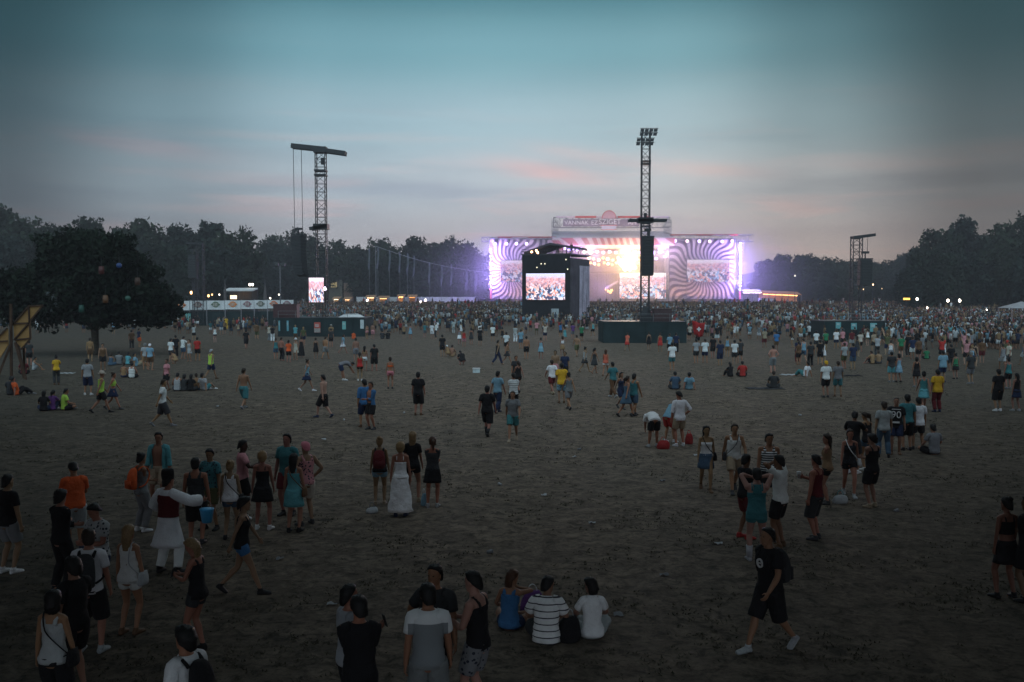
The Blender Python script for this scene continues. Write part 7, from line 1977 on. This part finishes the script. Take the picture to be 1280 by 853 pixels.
# ---- fill the middle distance up to three hundred people
FR = random.Random(21)
words_top = dict(tshirt='t-shirt', tank='vest', loose='loose t-shirt', minidress='dress', strappy='strappy top', crop='cropped top', longsleeve='shirt')
words_bot = dict(shorts='shorts', kneeshorts='knee shorts', hotpants='short shorts', skirt='skirt', trousers='trousers')
def zone(px, fy):
    if px < 330: return 'before the dark fence'
    if px < 480: return 'near the left platform'
    if px < 650: return 'left of the sound booth'
    if px < 745: return 'before the sound booth'
    if px < 870: return 'near the middle platform'
    if px < 1010: return 'right of the middle platform'
    if px < 1120: return 'near the right platform'
    return 'under the right wood'
used = set(o['label'] for o, f, g in PEOPLE)
taken = [(g.x, g.y) for o, f, g in PEOPLE]
PROTOS = [('m', 'stand', 'tshirt', 'shorts', 'short'), ('m', 'stand_b', 'loose', 'kneeshorts', 'short'), ('f', 'stand', 'tank', 'hotpants', 'pony'), ('f', 'stand_b', 'minidress', None, 'long'), ('m', 'arms', 'tshirt', 'trousers', 'short'), ('f', 'walk', 'strappy', 'skirt', 'bun'), ('m', 'walk_b', 'tank', 'shorts', 'short'), ('f', 'oneup', 'tshirt', 'shorts', 'bob'), ('m', 'cheer', 'tshirt', 'shorts', 'short'), ('m', 'hip', 'loose', 'shorts', 'cap')]
topc = ['white', 'white', 'skyblue', 'black', 'black', 'charcoal', 'grey', 'silver', 'navy', 'navy', 'teal', 'red', 'pink', 'green', 'silver', 'denim', 'turquoise', 'maroon', 'cream', 'blue', 'brown', 'olive', 'white', 'tan', 'beige']
botc = ['black', 'charcoal', 'denim', 'navy', 'beige', 'grey', 'olive', 'silver', 'brown', 'maroon', 'white']
cword = dict(skyblue='pale blue', silver='silver grey', denim='denim blue')
bodies = [o for o, f, g in PEOPLE]
tries = 0
def clear_of_things(x, y):
    for pf, w_ in ((pfl, wl), (pfm, wm), (pfr, wr_)):
        if abs(x - pf.location.x) < w_/2 + .6 and -0.6 < y - pf.location.y < 8: return False
    if (x - bk.location.x)**2 + (y - bk.location.y - 4)**2 < 90: return False
    if y > 148 and X_(190, 1) * y < x < X_(372, 1) * y and y > 150: return y < 151
    return True
while len(PEOPLE) < 300 and tries < 6000:
    tries += 1
    u = FR.random()
    px = FR.uniform(200, 1285) if u < .6 else FR.uniform(1000, 1290)
    lim = 432 if px < 950 else 455
    fy = FR.uniform(415, lim) if px < 950 else FR.uniform(420, lim + (12 if px > 1180 else 0))
    g = ground(px, fy)
    if not clear_of_things(g.x, g.y): continue
    if any((g.x - a)**2 + (g.y - b)**2 < 1.1 for a, b in taken): continue
    sex, pose, tk, bk_, hk = PROTOS[FR.randrange(10)]
    c1, c2 = FR.choice(topc), FR.choice(botc)
    hc = FR.choice(['black', 'brown', 'brown', 'blond']) if hk != 'cap' else FR.choice(['white', 'black', 'red'])
    pw = dict(walk='walking', walk_b='walking', oneup='waving', cheer='cheering', arms='arms crossed', hip='hand on hip').get(pose, 'standing')
    w1 = cword.get(c1, c1); w2 = cword.get(c2, c2)
    lab = f'person {pw} in {w1} {words_top[tk]}' + (f' and {w2} {words_bot[bk_]}' if bk_ else '') + f' {zone(px, fy)}'
    if lab in used or len(lab.split()) > 16: continue
    used.add(lab); taken.append((g.x, g.y))
    P(px, fy, FR.choice([0, 0, 0, 12, -15, 30, -40, 90, 170]), sex, pose, f'{tk}:{c1}', f'{bk_}:{c2}' if bk_ else None, f'{hk}:{hc}', lab, lod=1, skin=FR.choice(['light', 'tan', 'tan', 'brown']), shoes=None, group='people scattered before the packed crowd')

# ---- band on the riser
for px, lab in ((819.5, 'left of two dark figures standing on the stage riser'), (824.5, 'right of two dark figures standing on the stage riser')):
    o, f = make_person((X_(px), SD + 5.9, Z_(339.2)), 180, 'm', 'stand', ('longsleeve', 'black'), ('trousers', 'black'), ('short', 'black'), 'light', None, 1.8, 1); tag(o, lab, 'person')
for px, lab in ((694, 'left of two dark figures under the sound booth canopy'), (711, 'right of two dark figures under the sound booth canopy')):
    a_ = R(-20); lxx = (X_(px, BD) - bk.location.x) / math.cos(a_)
    o, f = make_person((bk.location.x + lxx*math.cos(a_) - 1.2*math.sin(a_), BD + lxx*math.sin(a_) + 1.2*math.cos(a_), zb + .22), 180, 'm', 'stand', ('longsleeve', 'black'), ('trousers', 'black'), ('short', 'black'), 'light', None, 1.78, 1); tag(o, lab, 'person')

# ------------------------------------------------------------------ the packed crowd beyond: nobody could count it
def low_person(pose, sex):
    """few-sided figure; returns verts and triangles with a colour slot per vertex (0 skin, 1 top, 2 bottom, 3 hair)"""
    f = Fig(sex, pose); V, F_, S = [], [], []
    def put(mb, slot):
        o = len(V); V.extend(mb.v); S.extend([slot] * len(mb.v))
        for q in mb.f:
            for i in range(1, len(q) - 1): F_.append((q[0] + o, q[i] + o, q[i+1] + o))
    a = MB(); a.ball(f.hc, f.hx * .085, f.hf * .1, f.hu * .12, 6, 4); a.loft([(f.neck0, Vector((.055, 0, 0)), Vector((0, .055, 0))), (f.hc, Vector((.05, 0, 0)), Vector((0, .05, 0)))], 5)
    for arm in f.arms: limb(a, [arm[0], arm[1], arm[2], arm[2] + (arm[2] - arm[1]).normalized() * .15], [(.058, .058), (.045, .045), (.033, .033), (.03, .03)], Vector((0, 1, 0)), 5, 1)
    for leg in f.legs: limb(a, [leg[0], leg[1], leg[2], leg[2] + Vector((0, .0, -.07))], [(.09, .09), (.058, .058), (.04, .04), (.06, .08)], Vector((1, 0, 0)), 5, 1)
    put(a, 0)
    a = MB(); a.loft([f.tring(z, .025, True) for z in (.88, 1.05, 1.25, 1.42, 1.49)], 7)
    for arm in f.arms: limb(a, [arm[0], lerp(arm[0], arm[1], .6)], [(.078, .078), (.07, .07)], Vector((0, 1, 0)), 5, 1)
    put(a, 1)
    a = MB(); a.loft([f.tring(z, .022, True) for z in (.86, 1.0)], 7)
    for leg in f.legs: limb(a, [leg[0], lerp(leg[0], leg[1], .85)], [(.118, .118), (.098, .098)], Vector((1, 0, 0)), 5, 1)
    put(a, 2)
    a = MB(); a.ball(f.hc - f.hf * .02 + f.hu * .035, f.hx * .095, f.hf * .105, f.hu * .1, 6, 3)
    if sex == 'f': a.loft([(f.hc - f.hf * .07, f.hx * .09, f.hf * .05), (f.hc - f.hf * .08 - Vector((0, 0, .28)), f.hx * .07, f.hf * .03)], 6)
    put(a, 3)
    return np.array(V, np.float32), np.array(F_, np.int32), np.array(S)
def crowd():
    LP = [low_person(p, s) for p, s in (('stand', 'm'), ('stand_b', 'f'), ('cheer', 'm'), ('oneup', 'f'), ('arms', 'm'), ('stand', 'f'), ('hip', 'm'))]
    wts = [.27, .2, .05, .08, .16, .18, .06]
    r_ = np.random.default_rng(12)
    pts = []
    def dens(x, y):
        px = 640 + FOC * x / y
        if y < 118: d_ = 0.0
        elif y < 150: d_ = .03 + (y - 118) / 32 * .17
        elif y < 200: d_ = .2 + (y - 150) / 50 * .45
        else: d_ = .65 + (y - 200) / 42 * .35
        if px > 1000: d_ = max(d_, (.34 if y > 90 else 0) if px > 1100 else (.2 if y > 103 else 0)) * 1.1
        if px < 430 and y > 148 and 190 < px < 372: d_ *= 0 
        if 372 <= px < 430: d_ *= .8
        if px < 190: d_ *= .25
        if 860 < px < 1000 and y > 105: d_ = max(d_, .12)
        cl = math.sin(x*.31 + 2.1*math.sin(y*.17)) + math.sin(y*.43 + 1.7*math.sin(x*.23)) + .7*math.sin(x*.9 - y*.7)
        d_ *= min(1.6, max(.25, .95 + .42 * cl)) if y < 190 else min(1.25, max(.6, 1 + .2 * cl))
        return d_
    cell = .8
    y = 88.0
    while y < 243:
        half = y * .53
        n = int(2 * half)
        xs = -half + 2 * half * r_.random(n)
        for x in xs:
            if r_.random() < dens(x, y): 
                yy = y + r_.random()
                if clear_of_things(x, yy): pts.append((x, yy))
        y += cell
    # nobody stands on top of a person built on their own
    T = np.array(taken)
    pts = np.array(pts)
    near = np.array([np.min((T[:, 0] - p[0])**2 + (T[:, 1] - p[1])**2) > .6 for p in pts]); pts = pts[near]
    tops = np.array([PAL[c] for c in ('white', 'white', 'skyblue', 'black', 'black', 'charcoal', 'grey', 'silver', 'navy', 'teal', 'red', 'charcoal', 'pink', 'white', 'denim', 'skyblue', 'maroon', 'cream', 'tan', 'tan', 'tan', 'beige', 'black')])
    bots = np.array([PAL[c] for c in ('black', 'charcoal', 'denim', 'navy', 'beige', 'grey', 'black', 'white')])
    hairs = np.array([HAIR[c] for c in ('black', 'black', 'brown', 'brown', 'blond')]); skins = np.array([SKIN[c] for c in ('light', 'tan', 'tan', 'brown')])
    Vs, Fs, Cs = [], [], []; off = 0
    for (x, y_) in pts:
        v, f_, s_ = LP[r_.choice(len(LP), p=wts)]
        a = r_.normal(0, .45) if r_.random() < .85 else r_.random() * 6.28
        if y_ < 150 and r_.random() < .3: a = r_.random() * 6.28
        sc = (1.58 + .28 * r_.random()) / 1.75
        ca, sa = math.cos(a) * sc, math.sin(a) * sc
        w_ = np.stack([v[:, 0]*ca - v[:, 1]*sa + x, v[:, 0]*sa + v[:, 1]*ca + y_, v[:, 2]*sc + gz(y_)], 1)
        if y_ > 165 and r_.random() < .02: w_[:, 2] += .95
        col = np.stack([skins[r_.integers(4)], tops[r_.integers(len(tops))], bots[r_.integers(len(bots))], hairs[r_.integers(5)]]) * (.5 + .38 * r_.random())
        Vs.append(w_); Fs.append(f_ + off); Cs.append(col[s_]); off += len(v)
    V = np.concatenate(Vs); F_ = np.concatenate(Fs); C = np.concatenate(Cs)
    me = bpy.data.meshes.new('crowd'); tri_mesh(me, V, F_)
    at_ = me.attributes.new('tint', 'FLOAT_COLOR', 'POINT')
    at_.data.foreach_set('color', np.concatenate([C, np.ones((len(C), 1))], 1).astype(np.float32).ravel())
    me.polygons.foreach_set('use_smooth', np.ones(len(F_), bool)); me.materials.append(M['crowd'])
    o = link(bpy.data.objects.new('crowd', me)); tag(o, 'packed festival crowd filling the far field up to the stage', 'crowd', kind='stuff')
    print('crowd', len(pts), 'people', len(F_), 'tris')
crowd()
# ------------------------------------------------------------------ render settings
vs = SC.view_settings
vs.view_transform = 'Standard'; vs.look = 'None'; vs.gamma = 1.0; vs.exposure = EXPO
cy = SC.cycles
cy.use_denoising = True
try: cy.denoiser = 'OPENIMAGEDENOISE'
except Exception: pass
cy.max_bounces = 4; cy.diffuse_bounces = 2; cy.glossy_bounces = 2; cy.transmission_bounces = 2; cy.volume_bounces = 0; cy.transparent_max_bounces = 6
cy.sample_clamp_indirect = 4.0; cy.sample_clamp_direct = 0.0
cy.caustics_reflective = False; cy.caustics_refractive = False
cy.use_light_tree = True
cy.volume_step_rate = 2.0
